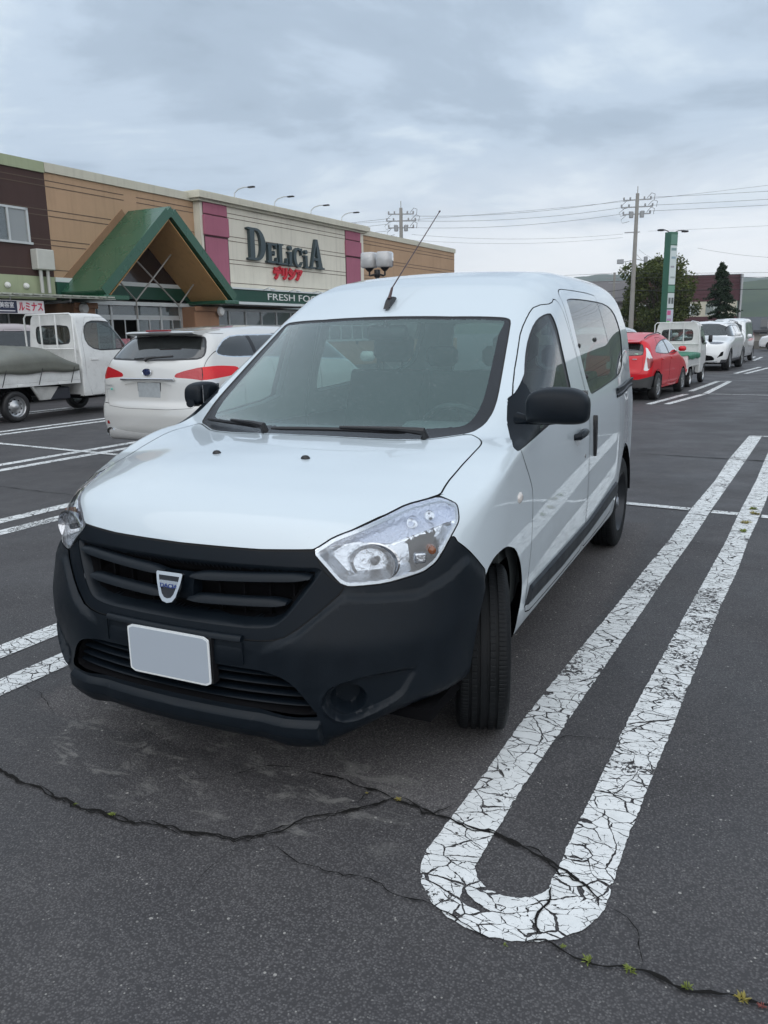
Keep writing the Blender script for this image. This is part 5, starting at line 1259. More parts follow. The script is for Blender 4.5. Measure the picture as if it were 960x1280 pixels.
# ---------------------------------------------------------------- plainer vans and cars at the edges
def build_minivan(loc,rz,label,paint,name='minivan',L=4.6,Hh=1.85,W0=.85,windows=True,cat='minivan'):
    root=empty(name,(loc[0],loc[1],0),rz,label,cat); y1=L-.85
    W=table([(.2,W0-.07),(.4,W0-.01),(.9,W0),(1.05,W0-.015),(Hh*.72,W0-.08),(Hh*.9,W0-.15),(Hh,W0-.22)],0,2.4,.04)
    H=table([(-1,.5),(-.78,.88),(-.3,1.0),(.05,1.08),(.75,Hh*.92),(1.0,Hh*.97),(1.6,Hh),(y1-.6,Hh-.01),(y1-.1,Hh-.06),(y1+.3,Hh-.2)],-1.3,4.6,.05)
    YF=table([(.1,-.76),(.4,-.85),(.7,-.83),(1.0,-.7)],0,2,.05)
    YR=table([(.2,y1-.08),(.5,y1),(1.0,y1-.01),(1.2,y1-.06),(Hh-.1,y1-.28)],0,2.2,.05)
    f=car_field(dict(W=W,H=H,YF=YF,YR=YR,zb=.22,ends=(-.85,y1),crown=.05,cf=.4,cr=.18,sweep=.2,kt=.12,ke=.08)); sx=side_x(W,.16)
    z0,z1=1.0,Hh*.90
    sw_=rnd([(.45,z0+.04),(.62,z0),(y1-.45,z0+.03),(y1-.28,z0+.12),(y1-.42,z1-.05),(y1-.6,z1),(1.0,z1),(.8,z1-.1)],1)
    swin=lambda V:sx(V,sdf(V[:,1:],sw_)); smi=lambda c:np.where((sdf(c[:,1:],sw_)>-.02)|(np.abs(c[:,1]-1.35)<.05)|(np.abs(c[:,1]-2.35)<.05),1,0)
    rg=rnd([(-.4,z0+.05),(W0-.22,z0+.05),(W0-.2,z0+.12),(W0-.30,z1-.06),(-.4,z1)],1); rw=lambda V:np.where(V[:,1]>y1-.6,sdf(V[:,[0,2]],rg),1.)
    ws=rnd([(-.4,1.16),(W0-.2,1.20),(W0-.18,1.3),(W0-.28,Hh*.92+.28),(-.4,Hh*.92+.32)],1); wsf=lambda V:np.where((V[:,1]<1.2)&(V[:,1]>-.05),sdf(np.stack([V[:,0],V[:,2]+.4*V[:,1]],1),ws),1.)
    tl=rnd([(W0-.16,.85),(W0+.1,.85),(W0+.1,1.25),(W0-.10,1.25)],1); tlf=lambda V:np.where(V[:,1]>y1-.35,sdf(np.stack([V[:,0]+(y1-V[:,1])*.6,V[:,2]],1),tl),1.)
    hlp=rnd([(.48,.66),(.78,.68),(.98,.78),(.98,.88),(.62,.82),(.48,.76)],1); hlf=lambda V:np.where(V[:,1]<-.2,sdf(np.stack([V[:,0]+.6*(V[:,1]+.75),V[:,2]],1),hlp),1.)
    gr=rnd([(-.3,.52),(.42,.52),(.46,.6),(.44,.72),(-.3,.72)],1); grf=lambda V:np.where(V[:,1]<-.4,sdf(V[:,[0,2]],gr),1.)
    door=lambda a,b_:(lambda V:sx(V,sdf(V[:,1:],rnd([(a,.33),(b_,.33),(b_,1.),(b_-.02,z1+.04),(a+.1,z1+.04),(a,.9)],1))))
    ax=L-.85-.85
    regions=[dict(name='side_windows',f=swin,mats=[M_dglass,M_black],split=True,mi=smi,cuts=[lambda V:sdf(V[:,1:],sw_)+.02]),dict(name='rear_window',f=rw,mats=[M_dglass,M_black],border=.02),dict(name='windscreen',f=wsf,mats=[M_cglass,M_black],border=.025),
       dict(name='tail_lamp',f=tlf,mats=[M_red],inset=-.004,split=True),dict(name='headlight',f=hlf,mats=[M_clr],inset=-.002,split=True),dict(name='grille',f=grf,mats=[M_black],inset=.02)]
    body,parts=implicit_car(root,f,((-.01,-.95,.1),(W0+.1,y1+.15,Hh+.12)),regions,[door(.42,1.35),door(1.38,2.35)],[arch(0,.31,W),arch(ax,.31,W)],.045,paint)
    for s in (1,-1):
        b=MB(); b.box(s*(W0+.10)-.09,s*(W0+.10)+.09,.50,.60,1.04,1.20,.035); b.obj('door_mirror',[paint],root,True,50)
        for y in (0,ax): simple_wheel(root,s*(W0-.11),y,.31,.31,s)
    b=MB(); b.box(-.165,.165,-.875,-.855,.40,.56,.004); b.obj('number_plate',[M_platew],root)
    b=MB(); b.box(-W0+.14,W0-.14,-.5,y1-.2,.24,.4); b.obj('floor_pan',[M_under],root); wells(root,W0-.02,(0,ax),.31); seats(root,(1.2,2.1),top=1.25)
    return root
MWH=mat('plain_white_paint',(.72,.73,.735),.32,coat=1.)
build_minivan((.02,35.0),-hd,'tall white minivan standing behind the large white SUV',MWH,'minivan',4.7,1.88,.84)
build_minivan((-2.6,24.6),math.pi-hd,'pale silver estate car mostly hidden behind the red hatchback',mat('pale_silver_paint',(.55,.58,.60),.3,coat=1.),'estate_car',4.5,1.56,.86,cat='estate car')
build_minivan((2.15,54.5),R_(-100),'small white hatchback far off at the end of the lot',MWH,'hatchback',3.9,1.55,.83,cat='hatchback car')
_q=Vector((-14.7,11.05,0))+LV*1.45; build_minivan((_q.x,_q.y),math.pi-R_(4),'pinkish grey minivan partly hidden behind the tarpaulin truck',mat('pinkish_grey_paint',(.40,.35,.36),.32,coat=1.),'minivan',4.5,1.86,.86)
# ---------------------------------------------------------------- kei trucks
def build_kei(loc,rz,label,paint,load,name='pickup_truck',sc=1.0,group=None):
    root=empty(name,(loc[0],loc[1],0),rz,label,'pickup truck',group); root.scale=(sc,sc,sc)
    # local frame: y=0 rear axle, cab towards -y (front)
    W=table([(.2,.66),(.4,.705),(1.0,.715),(1.15,.70),(1.5,.655),(1.75,.60),(1.95,.52)],0,2.4,.03)
    H=table([(-3.1,1.05),(-2.95,1.16),(-2.60,1.62),(-2.42,1.80),(-2.20,1.87),(-1.9,1.885),(-1.0,1.87)],-3.4,0,.03)
    YF=table([(.1,-2.86),(.4,-2.96),(.9,-2.95),(1.2,-2.80),(1.8,-2.3)],0,2,.04)
    def f(x,y,z):
        ax=np.abs(x); A=ax-W(z)+.05*sstep((-2.5-y)/.5)
        yy=y-.16*ax**2; h=H(yy)-.03*ax**2; sl=(H(yy+.01)-H(yy-.01))/.02; T=(z-h)/np.sqrt(1+sl*sl)
        B=(YF(z)+.35*ax**4-y); F=smax(A,T,.10); F=smax(F,B,.10); F=smax(F,y+1.46,.03); return smax(F,.33-z,.03)
    sx=side_x(W,.12)
    dw=rnd([(-1.62,1.18),(-1.62,1.74),(-2.30,1.74),(-2.48,1.62),(-2.72,1.30),(-2.66,1.22),(-2.5,1.18)],2); dwf=lambda V:sx(V,sdf(V[:,1:],dw))
    dr=rnd([(-1.55,.36),(-1.55,1.80),(-2.30,1.80),(-2.52,1.68),(-2.84,1.20),(-2.72,.85),(-2.42,.72),(-2.10,.50),(-2.0,.36)],1); drf=lambda V:sx(V,sdf(V[:,1:],dr))
    bw=rnd([(-.3,1.30),(.40,1.30),(.47,1.37),(.47,1.58),(.40,1.66),(-.3,1.66)],1); bwf=lambda V:np.where(V[:,1]>-1.6,sdf(V[:,[0,2]],bw),1.)
    ws=rnd([(-.4,-.26),(.52,-.22),(.56,-.1),(.50,.56),(-.4,.60)],1); wsf=lambda V:np.where((V[:,1]<-2.1),sdf(np.stack([V[:,0],V[:,2]-1.15+.0*V[:,1]],1),rnd([(-.4,.02),(.56,.02),(.58,.1),(.48,.56),(-.4,.6)],1)),1.)
    fa=lambda V:np.maximum(np.hypot(V[:,1]+2.42,V[:,2]-.27)-.345,(W(V[:,2])-.4)-V[:,0])
    hlf=lambda V:np.where(V[:,1]<-2.6,sdf(V[:,[0,2]],rnd([(.40,.66),(.62,.66),(.62,.82),(.40,.80)],1)),1.)
    regions=[dict(name='door',f=drf,mats=[paint],inset=0.,split=True),dict(name='door_window',f=dwf,mats=[M_cglass,M_black],border=.025,split=True),
       dict(name='cab_rear_window',f=bwf,mats=[M_cglass,M_black],border=.025),dict(name='windscreen',f=wsf,mats=[M_cglass,M_black],border=.02),dict(name='headlight',f=hlf,mats=[M_clr],split=True)]
    implicit_car(root,f,((-.01,-3.1,.25),(.8,-1.40,2.0)),regions,[drf],[fa],.026,paint,under_z=.42)
    seats(root,(-1.75,),top=1.52,z=.8)
    b=MB(); b.box(-.62,.62,-2.62,-2.45,.85,1.16,.03); b.obj('dashboard',[M_dash],root,True,50)
    b=MB(); b.lathe([(.17+.012*math.cos(t*math.pi/4),.012*math.sin(t*math.pi/4)) for t in range(8)],24,Matrix.Translation((.32,-2.28,1.20))@Matrix.Rotation(R_(-40),4,'X'),closed=True); b.obj('steering_wheel',[M_black],root,True)
    # bed
    b=MB(); b.box(-.70,.70,-1.40,.62,.60,.66); 
    b.box(-.705,-.675,-1.40,.62,.66,.93,.006); b.box(.675,.705,-1.40,.62,.66,.93,.006); b.box(-.675,.675,-1.40,-1.37,.66,.93)
    bed=b.obj('load_bed',[paint],root)
    b=MB(); b.box(-.70,.70,.62,.65,.60,.93,.006); b.obj('tailgate',[paint],bed)
    for s in (1,-1):
        b=MB(); 
        for z in (.70,.80,.875): b.box(s*.706-.004,s*.706+.004,-1.36,.58,z,z+.012)
        b.box(s*.712-.008,s*.712+.008,-1.38,.60,.915,.935); b.obj('side_ribs',[paint],bed)
        for y in (-1.0,-.15): 
            b=MB(); b.box(s*.715-.012,s*.715+.012,y,y+.12,.60,.64,.006); b.obj('bed_hinge',[paint],bed)
        # chassis stays beside the wheel
        b=MB(); b.tube([(s*.66,.36,.60),(s*.64,.50,.38)],.03,6); b.obj('mudguard_stay',[paint],root); b=MB(); b.tube([(s*.66,-.36,.60),(s*.64,-.52,.36)],.03,6); b.prism([(-.52,.34),(-.75,.34),(-.95,.56),(-.42,.58)],s*.60,s*.63,'x'); b.obj('chassis_bracket',[mat('kei_bracket',(.40,.40,.385),.5,var=.2)],root)
        b=MB(); V_=[];F_=[]
        for i in range(13):
            a=R_(10+160*i/12)
            for x in (.70,.46): V_.append((s*x,.34*math.cos(a),.27+.33*math.sin(a)))
        for i in range(12): F_.append((2*i,2*i+1,2*i+3,2*i+2))
        b.add(V_,F_); b.obj('mudguard',[M_under],root)
        simple_wheel(root,s*.62,0,.27,.27,s,'steel',.66,.16); simple_wheel(root,s*.62,-2.42,.27,.27,s,'steel',.66,.16)
        b=MB(); b.box(s*.80-.06,s*.80+.06,-2.72,-2.66,1.24,1.46,.02); b.obj('door_mirror',[M_black],root,True,50)
        b=MB(); b.tube([(s*.70,-2.68,1.30),(s*.76,-2.70,1.32)],.012,6); b.obj('mirror_arm',[M_black],root)
        b=MB(); b.box(s*.722-.008,s*.722+.008,-1.86,-1.68,1.00,1.04,.006); b.obj('door_handle',[paint],root)
        b=MB(); b.box(s*.58-.11,s*.58+.11,.655,.675,.48,.56,.006); lo=b.obj('tail_lamp',[M_red],root)
        b=MB(); b.box(s*.53-.04,s*.53+.04,.672,.680,.49,.55,.004); b.obj('indicator',[M_amb],lo)
        b=MB(); b.box(s*.55-.16,s*.55+.16,.56,.655,.44,.60,.01); b.obj('lamp_bracket',[paint],root)
    b=MB(); b.box(-.30,.30,-1.3,.55,.40,.58,.02); b.obj('chassis_frame',[M_under],root)
    b=MB(); b.box(-.62,-.44,-1.22,-.72,.32,.54,.02); b.obj('battery_box',[mat('battery_box_dark',(.02,.022,.03),.5)],root)
    b=MB(); b.box(-.62,.62,-2.1,-1.46,.30,.40,.02); b.obj('cab_floor',[M_under],root)
    b=MB(); b.box(-.165,.165,.655,.665,.42,.585,.004); b.obj('number_plate',[mat('plate_yellowish',(.60,.55,.30),.45)],root)
    # guard frame behind the cab
    b=MB(); 
    for pts in ([(-.66,-1.38,.93),(-.66,-1.38,1.80),(-.60,-1.38,1.86),(.60,-1.38,1.86),(.66,-1.38,1.80),(.66,-1.38,.93)],[(-.66,-1.38,1.22),(.66,-1.38,1.22)],[(-.20,-1.38,1.22),(-.20,-1.38,1.86)],[(.22,-1.38,1.22),(.22,-1.38,1.86)]): b.tube(pts,.017,8)
    b.obj('guard_frame',[paint],root,True,60)
    return root
KP=mat('kei_white_paint',(.66,.67,.66),.38,coat=.6,var=.05,varscale=3,dirt=.25)
q=Vector((-10.6,7.5,0))-LU*.68
k1=build_kei((q.x,q.y),math.pi-LPSI,'white kei pickup truck with an olive tarpaulin over its load bed',KP,'tarp',sc=1.05)
hk=R_(4.5); q=Vector((.13,19.26,0))-Vector((math.cos(hk),-math.sin(hk),0))*.76
k2=build_kei((q.x,q.y),math.pi-hk,'white kei pickup truck between the red hatchback and the SUV, green sheet in its bed',KP,'sheet',sc=.88)
# tarpaulin over the first truck's load
def sheet(name,loc,rz,sc,prof,matl,label,x=.735,drop=.10,seed=3,cat='tarpaulin'):
    """prof: list of (y, z) along the load"""
    rnd_=random.Random(seed); ny,nx=60,34; V_=[];F_=[]
    py=[p[0] for p in prof]; pz=[p[1] for p in prof]
    for i in range(ny+1):
        y=py[0]+(py[-1]-py[0])*i/ny; zt=float(np.interp(y,py,pz))
        for j in range(nx+1):
            t=-1+2*j/nx; a=abs(t)
            if a<.80: xx=t/.80*x; z=zt-(.92*zt-.86)*(abs(xx)/x)**3.0*.55
            else: xx=math.copysign(x+.008,t); z0=zt-(.92*zt-.86)*.55; z=z0-(a-.80)/.20*(drop+.015*math.sin(y*7+seed)+ (z0-.93))
            wr=.012*mnoise.noise((xx*5,y*4,seed))+.010*abs(mnoise.noise((xx*9+y*6,y*2,seed+4)))
            V_.append((xx+(wr*math.copysign(1,t) if a>=.8 else 0),y,z+(wr if a<.8 else 0)))
    for i in range(ny):
        for j in range(nx): F_.append((i*(nx+1)+j,i*(nx+1)+j+1,(i+1)*(nx+1)+j+1,(i+1)*(nx+1)+j))
    me=newmesh(name,V_,F_,[matl],True); o=link(name,me,None,label,cat,loc=(loc[0],loc[1],0),rot=(0,0,rz)); o.scale=(sc,sc,sc)
    m=o.modifiers.new('t','SOLIDIFY'); m.thickness=.006; m.offset=1
    return o
tp=sheet('tarpaulin',k1.location,k1.rotation_euler[2],1.05,[(-1.36,.96),(-1.30,1.00),(-.85,1.27),(-.25,1.30),(.3,1.14),(.62,1.04),(.66,.98)],mat('olive_tarp',(.13,.135,.115),.42,bump=(18,.35),var=.12,varscale=4),'olive grey tarpaulin tied over the white kei truck load')
for k,(y,) in enumerate(((-.55,),(.18,),(-1.25,))):
    b=MB(); b.tube([(-.752,y,.90),(-.752,y+.02,.84),(-.745,y+.10,.62)],.008,6); o=b.obj('rubber_strap',[M_black],tp)
sheet('sheet',k2.location,k2.rotation_euler[2],.88,[(-1.30,.96),(-1.0,.99),(-.2,1.0),(.3,.98),(.62,.95),(.665,.90)],mat('green_sheet',(.02,.16,.09),.45,bump=(12,.4)),'green plastic sheet sagging over the load of the far kei truck',x=.715,drop=.12,seed=8,cat='sheet')
print('cars',round(time.time()-T00,1))

# ---------------------------------------------------------------- supermarket
UF=-18.187
def wallmat(name,col,stain=.32,rough=.75,panel=None):
    m=bpy.data.materials.new(name); m.use_nodes=True; nt=m.node_tree; nt.nodes.clear(); g=G(nt)
    P=g.n('ShaderNodeTexCoord').outputs['Object']
    n=g.noise(P,.8,5,.6); s=g.noise(g.n('ShaderNodeMapping',{'Vector':P,'Scale':(6.,6.,.45)}).outputs[0],1.,5,.65)
    c=g.mix(g.mr(n,.3,.7),tuple(x*.93 for x in col)+(1,),tuple(min(1,x*1.06) for x in col)+(1,))
    c=g.mix(g.mr(s,.50,.72,0,stain),c,tuple(x*.6 for x in col)+(1,))
    bn=g.n('ShaderNodeBump',{'Strength':.25,'Distance':.01,'Height':g.noise(P,30,4,.6)})
    b=g.n('ShaderNodeBsdfPrincipled',{'Base Color':c,'Roughness':rough,'Specular IOR Level':.3,'Normal':bn.outputs[0]}); g.n('ShaderNodeOutputMaterial',{0:b.outputs[0]}); return m
MBrown=wallmat('wall_dark_brown',(.060,.034,.030)); MTan=wallmat('wall_tan',(.43,.285,.18)); MTan2=wallmat('wall_tan_dark',(.26,.155,.09)); MCream=wallmat('wall_cream',(.66,.63,.54)); MPink=wallmat('pilaster_pink',(.36,.125,.18)); MPinkd=mat('pilaster_joint',(.08,.03,.04),.8)
MCop=wallmat('coping_cream',(.55,.53,.44)); MSage=wallmat('band_sage',(.33,.37,.24)); MGreen=mat('roof_green_metal',(.018,.088,.048),.28,coat=.4,var=.04,varscale=.7); MGreen2=mat('fascia_green',(.010,.062,.040),.4,var=.1); MWhiteB=mat('band_white',(.62,.66,.66),.5)
MSoff=wallmat('soffit_orange_tan',(.62,.37,.16)); MPil=wallmat('pillar_brick_tan',(.36,.20,.12)); MAlu=mat('aluminium_frame',(.52,.54,.54),.4,metal=.3); MWg=glass_mat('building_glass',(.22,.26,.26),1.5,body=(.16,.20,.21),body_amt=.45)
MGroove=mat('groove_dark',(.11,.08,.06),.9)
SM=empty('supermarket',lot(UF,0),-LPSI,'long brown, tan and cream supermarket with a green gable porch and big serif sign','supermarket')
def part(name,b,mats,par=None,smooth=False,**k): return b.obj(name,mats,par or SM,smooth,**k)
b=MB(); b.box(-14,0,-14,14.07,3.25,6.11); part('brown_wall',b,[MBrown]); 
b=MB(); b.box(-14,.05,-14,14.06,6.112,6.40); part('sage_coping',b,[MSage])
b=MB(); b.box(-14,0,-14,14.07,2.6,3.248); part('sage_band',b,[MSage])
b=MB(); b.box(-14,.002,14.073,43.5,3.25,6.14); part('tan_wall',b,[MTan])
b=MB(); b.box(-14,.06,14.073,20.3,6.142,6.40); part('tan_coping',b,[MCop]); b=MB(); b.box(-14,.06,31.9,43.55,6.142,6.38); part('far_coping',b,[MCop])
b=MB(); b.box(-13,.30,20.32,31.9,3.23,6.13); part('cream_wall',b,[MCream])
b=MB(); b.box(-13,.42,20.15,32.05,6.132,6.22); b.box(-13,.56,20.05,32.15,6.22,6.42); b.box(-13,.48,20.10,32.10,6.42,6.47); part('cornice',b,[MCop])
# grooves
def groove(y0,y1,z,x): 
    b=MB(); b.box(x-.01,x+.006,y0,y1,z-.011,z+.011); return part('wall_groove',b,[MGroove])
for z in (5.92,5.76,5.11,4.95,4.29,4.14,3.45):
    groove(-14,14.07,z,.0)
    ye={5.92:17.3,5.76:17.3,5.11:16.7,4.95:16.6,4.29:15.75,4.14:15.6,3.45:14.95}[z]
    groove(14.08,ye-.25,z,.004)
    if z>5.5: groove(17.6,20.3,z,.004)
    elif z>4.9: groove(17.95+ (5.2-z),20.3,z,.004)
    groove(31.92,43.5,z,.004)
    groove(21.78,30.2,z-.02,.30)
for (y0,y1) in ((20.45,21.76),(30.2,31.55)):
    for i,(z0,z1,o) in enumerate(((5.74,6.13,.0),(5.02,5.70,.03),(3.23,4.97,-.02))):
        b=MB(); b.box(.29,.36+o,y0-o,y1+o,z0,z1,.02); part('pilaster_block',b,[MPink])
    b=MB(); b.box(.29,.33,y0,y1,3.23,6.12); part('pilaster_core',b,[MPinkd])
# lower storey
b=MB(); b.box(-14,-.9,-14,43.5,0,2.6); part('lower_wall',b,[wallmat('lower_wall_dark',(.10,.075,.06))])
b=MB(); b.box(-1,.05,14.08,44,3.12,3.248); part('white_band',b,[MWhiteB]); b=MB(); b.box(-1,.07,14.08,20.3,2.72,3.118); part('green_band',b,[MGreen2])
b=MB(); b.box(-.3,.95,20.2,43.6,2.72,3.16,.02); fb=part('fascia_box',b,[MGreen2]); b=MB(); b.box(-.3,.99,20.2,43.6,3.162,3.22); b.box(-.3,1.0,20.2,43.6,2.62,2.718); part('fascia_trim',b,[MWhiteB],fb)
me=text_mesh('FRESH FOODS',.36,.008,False,4.35); me.materials.append(mat('fascia_letter_white',(.75,.76,.74),.5)); o=link('fascia_lettering',me,fb); o.matrix_local=Matrix.Translation((.962,25.35,2.93))@Matrix.Rotation(R_(90),4,'Z')@Matrix.Rotation(R_(90),4,'X')
for y in (22.9,24.6,26.3):
    b=MB(); b.tube([(.95,y,3.18),(1.25,y,3.26),(1.42,y,3.20)],.02,6); b.box(1.34,1.50,y-.07,y+.07,3.15,3.22,.02); part('sign_spotlight',b,[MWhiteB],fb)
# upper window at the far left
wn=MB(); wn.box(-.02,.05,10.6,10.66,4.14,5.07); wn.box(-.02,.05,13.29,13.36,4.14,5.07); wn.box(-.02,.05,10.6,13.36,5.02,5.08); wn.box(-.02,.07,10.55,13.42,4.10,4.16); wn.box(-.02,.055,12.66,12.72,4.16,5.02); wn.box(-.02,.055,11.6,11.66,4.16,5.02)
wo=part('upper_window',wn,[MAlu]); b=MB(); b.box(-.01,.012,12.72,13.29,4.16,5.02); part('window_pane',b,[glass_mat('pale_blind_glass',(.3,.3,.3),1.2,body=(.30,.32,.32),body_amt=.75)],wo); b=MB(); b.box(-.01,.012,10.66,12.66,4.16,5.02); part('window_pane',b,[MWg],wo)
b=MB(); b.box(-.5,-.02,10.62,13.34,4.1,5.1); part('window_reveal',b,[M_void],wo)
# cabinet with two pipes, round lamps
b=MB(); b.box(.0,.28,13.32,13.92,3.42,3.98,.02); cb=part('wall_cabinet',b,[mat('cabinet_grey',(.50,.50,.46),.5,var=.05)]); 
for y in (13.5,13.74):
    b=MB(); b.tube([(.14,y,3.42),(.14,y,2.78)],.05,10); part('cabinet_pipe',b,[mat('pipe_grey',(.45,.45,.43),.5)],cb,True)
for y in (12.45,13.05):
    b=MB(); b.lathe([(0,.10),(.05,.09),(.08,.04),(.085,0)],14,Matrix.Translation((.02,y,2.96))@Matrix.Rotation(R_(90),4,'Y')); part('wall_lamp',b,[mat('lamp_white_shell',(.7,.7,.68),.4)],None,True)
# lean-to canopy left of the porch
b=MB()
for i in range(60):
    y=-4+i*.31; b.box(.0,1.75,y,y+.25,2.70,2.735,T=Matrix.Rotation(R_(3),4,'Y'))
b.box(1.70,1.78,-4,14.6,2.56,2.64); b.box(.0,1.72,-4,14.6,2.655,2.675,T=Matrix.Rotation(R_(3),4,'Y')); part('corrugated_canopy',b,[mat('canopy_pale',(.42,.44,.38),.5,var=.15,dirt=.3)])
for y in (6,9,11.3,13.2):
    b=MB(); b.tube([(1.6,y,2.62),(1.6,y,2.5),(.05,y,2.45)],.025,6); part('canopy_bracket',b,[MAlu])
sg=MB(); sg.box(1.60,1.66,9.6,12.26,2.13,2.47,.006); so=part('hanging_sign',sg,[mat('signboard_white',(.72,.70,.70),.45)])
b=MB(); b.box(1.655,1.668,10.5,11.42,2.15,2.45); part('sign_panel',b,[mat('sign_navy',(.02,.025,.06),.4)],so)
for t,col,y,z,wd,sz in (('ルミナス',(.55,.02,.07),11.84,2.30,.74,.25),('美容室',(.7,.7,.72),11.12,2.34,.42,.15)):
    me=text_mesh(t,sz,.003,True,wd); me.materials.append(mat('sign_ink_'+('red' if col[0]>col[1]*5 else 'pale'),col,.5)); o=link('sign_lettering',me,so); o.matrix_local=Matrix.Translation((1.672,y,z))@Matrix.Rotation(R_(90),4,'Z')@Matrix.Rotation(R_(90),4,'X')
b=MB(); b.box(1.669,1.672,10.85,11.35,2.19,2.215); part('sign_small_line',b,[mat('sign_ink_pale')],so)
# dark shopfront under the canopy
b=MB(); 
for y in range(2,15): b.box(-.88,-.84,y,y+.05,0,2.45)
b.box(-.90,-.80,-4,14.6,2.40,2.50); part('shopfront_frames',b,[MAlu]); b=MB(); b.box(-.895,-.88,-4,14.6,.05,2.4); part('shopfront_glass',b,[MWg])
# green gable porch
ap,ez=17.2,2.66; yl,yr=14.35,20.05; za=5.46; D0,D1=0.0,1.75; th=.26
def roofslab(y0,z0,y1,z1,x0,x1,t,m,name):
    """slab along a slope"""
    d=Vector((0,y1-y0,z1-z0)).normalized(); n=Vector((0,-d.z,d.y)); n=n if n.z>0 else -n
    b=MB(); a=Vector((0,y0,z0));c=Vector((0,y1,z1)); V_=[]
    for x in (x0,x1):
        for p in (a,c,c+n*t,a+n*t): V_.append((x,p.y,p.z))
    b.add(V_,[(0,1,2,3),(7,6,5,4),(0,4,5,1),(3,2,6,7),(1,5,6,2),(0,3,7,4)]); return b
gp_=empty('gable_porch',(0,0,0),parent=SM)
rf=[]
for (y0,z0,y1,z1) in ((yl,ez,ap+.0,za-.30),(yr,ez,ap+.0,za-.30)):
    b=roofslab(y0,z0,y1,z1,.02,D1,.22,MGreen,'x'); part('green_roof_slope',b,[MGreen],gp_)
    b=roofslab(y0,z0,y1,z1,D1+.002,D1+.06,.30,MGreen,'x'); part('barge_board',b,[MGreen],gp_)
    b=roofslab(y0+(.15 if y0<ap else -.15),z0+.02,y1,z1-.06,.03,D1-.05,-.06 if False else .02,MSoff,'x')
    V_=b.V; b2=MB(); b2.add([(v[0],v[1],v[2]-.05) for v in V_],b.F); part('porch_soffit',b2,[MSoff],gp_)
b=MB(); b.box(.02,D1+.1,yl-.15,yl+.8,ez-.10,ez+.03,.02); b.box(.02,D1+.1,yr-.5,yr+.25,ez-.10,ez+.03,.02); part('eave_gutter',b,[MGreen],gp_)
# darker tan border hugging the gable on the wall
b=MB(); b.prism([(ap-.30,za-.30),(ap,za-.02),(ap+.30,za-.30),(ap,za-.34)],D1,D1+.062,'x'); b.prism([(ap-.25,za-.24),(ap,za-.01),(ap+.25,za-.24)],.02,D1,'x'); part('ridge_cap',b,[MGreen],gp_)
for (y0,z0,y1,z1) in ((yl-.10,ez+.21,ap-.145,za-.135),):
    b=roofslab(y0,z0,y1,z1,.003,.022,.20,MTan2,'x'); part('gable_border',b,[MTan2],gp_)
# gable inside: dark glazing, bands, lattice
b=MB(); b.prism([(15.1,3.25),(19.3,3.25),(17.2,5.15)],-.02,.02+.0,'x'); part('gable_glazing',b,[mat('dark_gable_glass',(.03,.02,.02),.15,coat=.5)],gp_)
for pts in ([(.75,15.75,3.55),(.75,17.0,2.62),(.75,17.0,2.15)],[(.75,16.2,4.15),(.75,18.35,2.62),(.75,18.35,2.1)],[(.75,17.95,4.25),(.75,15.95,2.9)],[(.75,17.55,4.35),(.75,17.0,2.62)],[(.75,18.9,3.3),(.75,18.35,2.62)]):
    pass
for pts in ([(.9,15.55,3.30),(.9,16.35,2.62),(.9,16.35,2.05)],[(.9,16.35,2.62),(.9,18.05,4.12)],[(.9,16.20,4.05),(.9,18.25,2.50),(.9,18.25,2.05)],[(.9,18.25,2.50),(.9,19.05,3.22)]):
    b=MB(); b.tube(pts,.026,8); part('lattice_strut',b,[mat('lattice_silver',(.28,.27,.25),.4,metal=.3)],gp_,True)
b=MB(); b.box(-.85,.18,14.4,20.2,2.50,2.62); part('entrance_lintel',b,[MWhiteB],gp_)
for (y0,y1) in ((14.15,14.95),(19.35,20.65)):
    b=MB(); b.box(-.8,.62,y0,y1,0,2.50,.03); b.box(.62,.70,y0-.04,y1+.04,2.35,2.52,.02); pl_=part('porch_pillar',b,[MPil],gp_)
    yc=y0+.25 if y0<15 else y1-.05
    b=MB(); b.lathe([(0,.10),(.12,.09),(.17,.03),(.175,0)],20,Matrix.Translation((.72,yc,2.35))@Matrix.Rotation(R_(90),4,'Y')); part('round_wall_lamp',b,[mat('lamp_white_shell')],gp_,True)
b=MB(); b.box(.0,.03,14.95,19.35,2.05,2.20); 
for y in (14.98,16.1,17.2,18.3,19.30): b.box(.0,.045,y-.04,y+.04,0,2.5)
for y in (15.5,16.65,17.75,18.85): b.box(.005,.03,y-.018,y+.018,0,2.05)
dr_=part('entrance_frames',b,[MAlu],gp_); b=MB(); b.box(-.01,.002,14.95,16.05,.02,2.05); b.box(-.01,.002,17.25,19.35,.02,2.05); b.box(-.01,.002,14.95,19.35,2.2,2.5); part('entrance_glass',b,[MWg],dr_)
b=MB(); b.box(-.86,-.82,14.95,19.35,0,2.5); part('entrance_interior',b,[mat('entrance_dark',(.02,.015,.012),.8)],gp_)
b=MB(); b.box(.05,.08,16.15,16.85,1.0,1.45); part('entrance_poster',b,[mat('poster_pink',(.50,.20,.24),.6,var=.4,varscale=9)],gp_)
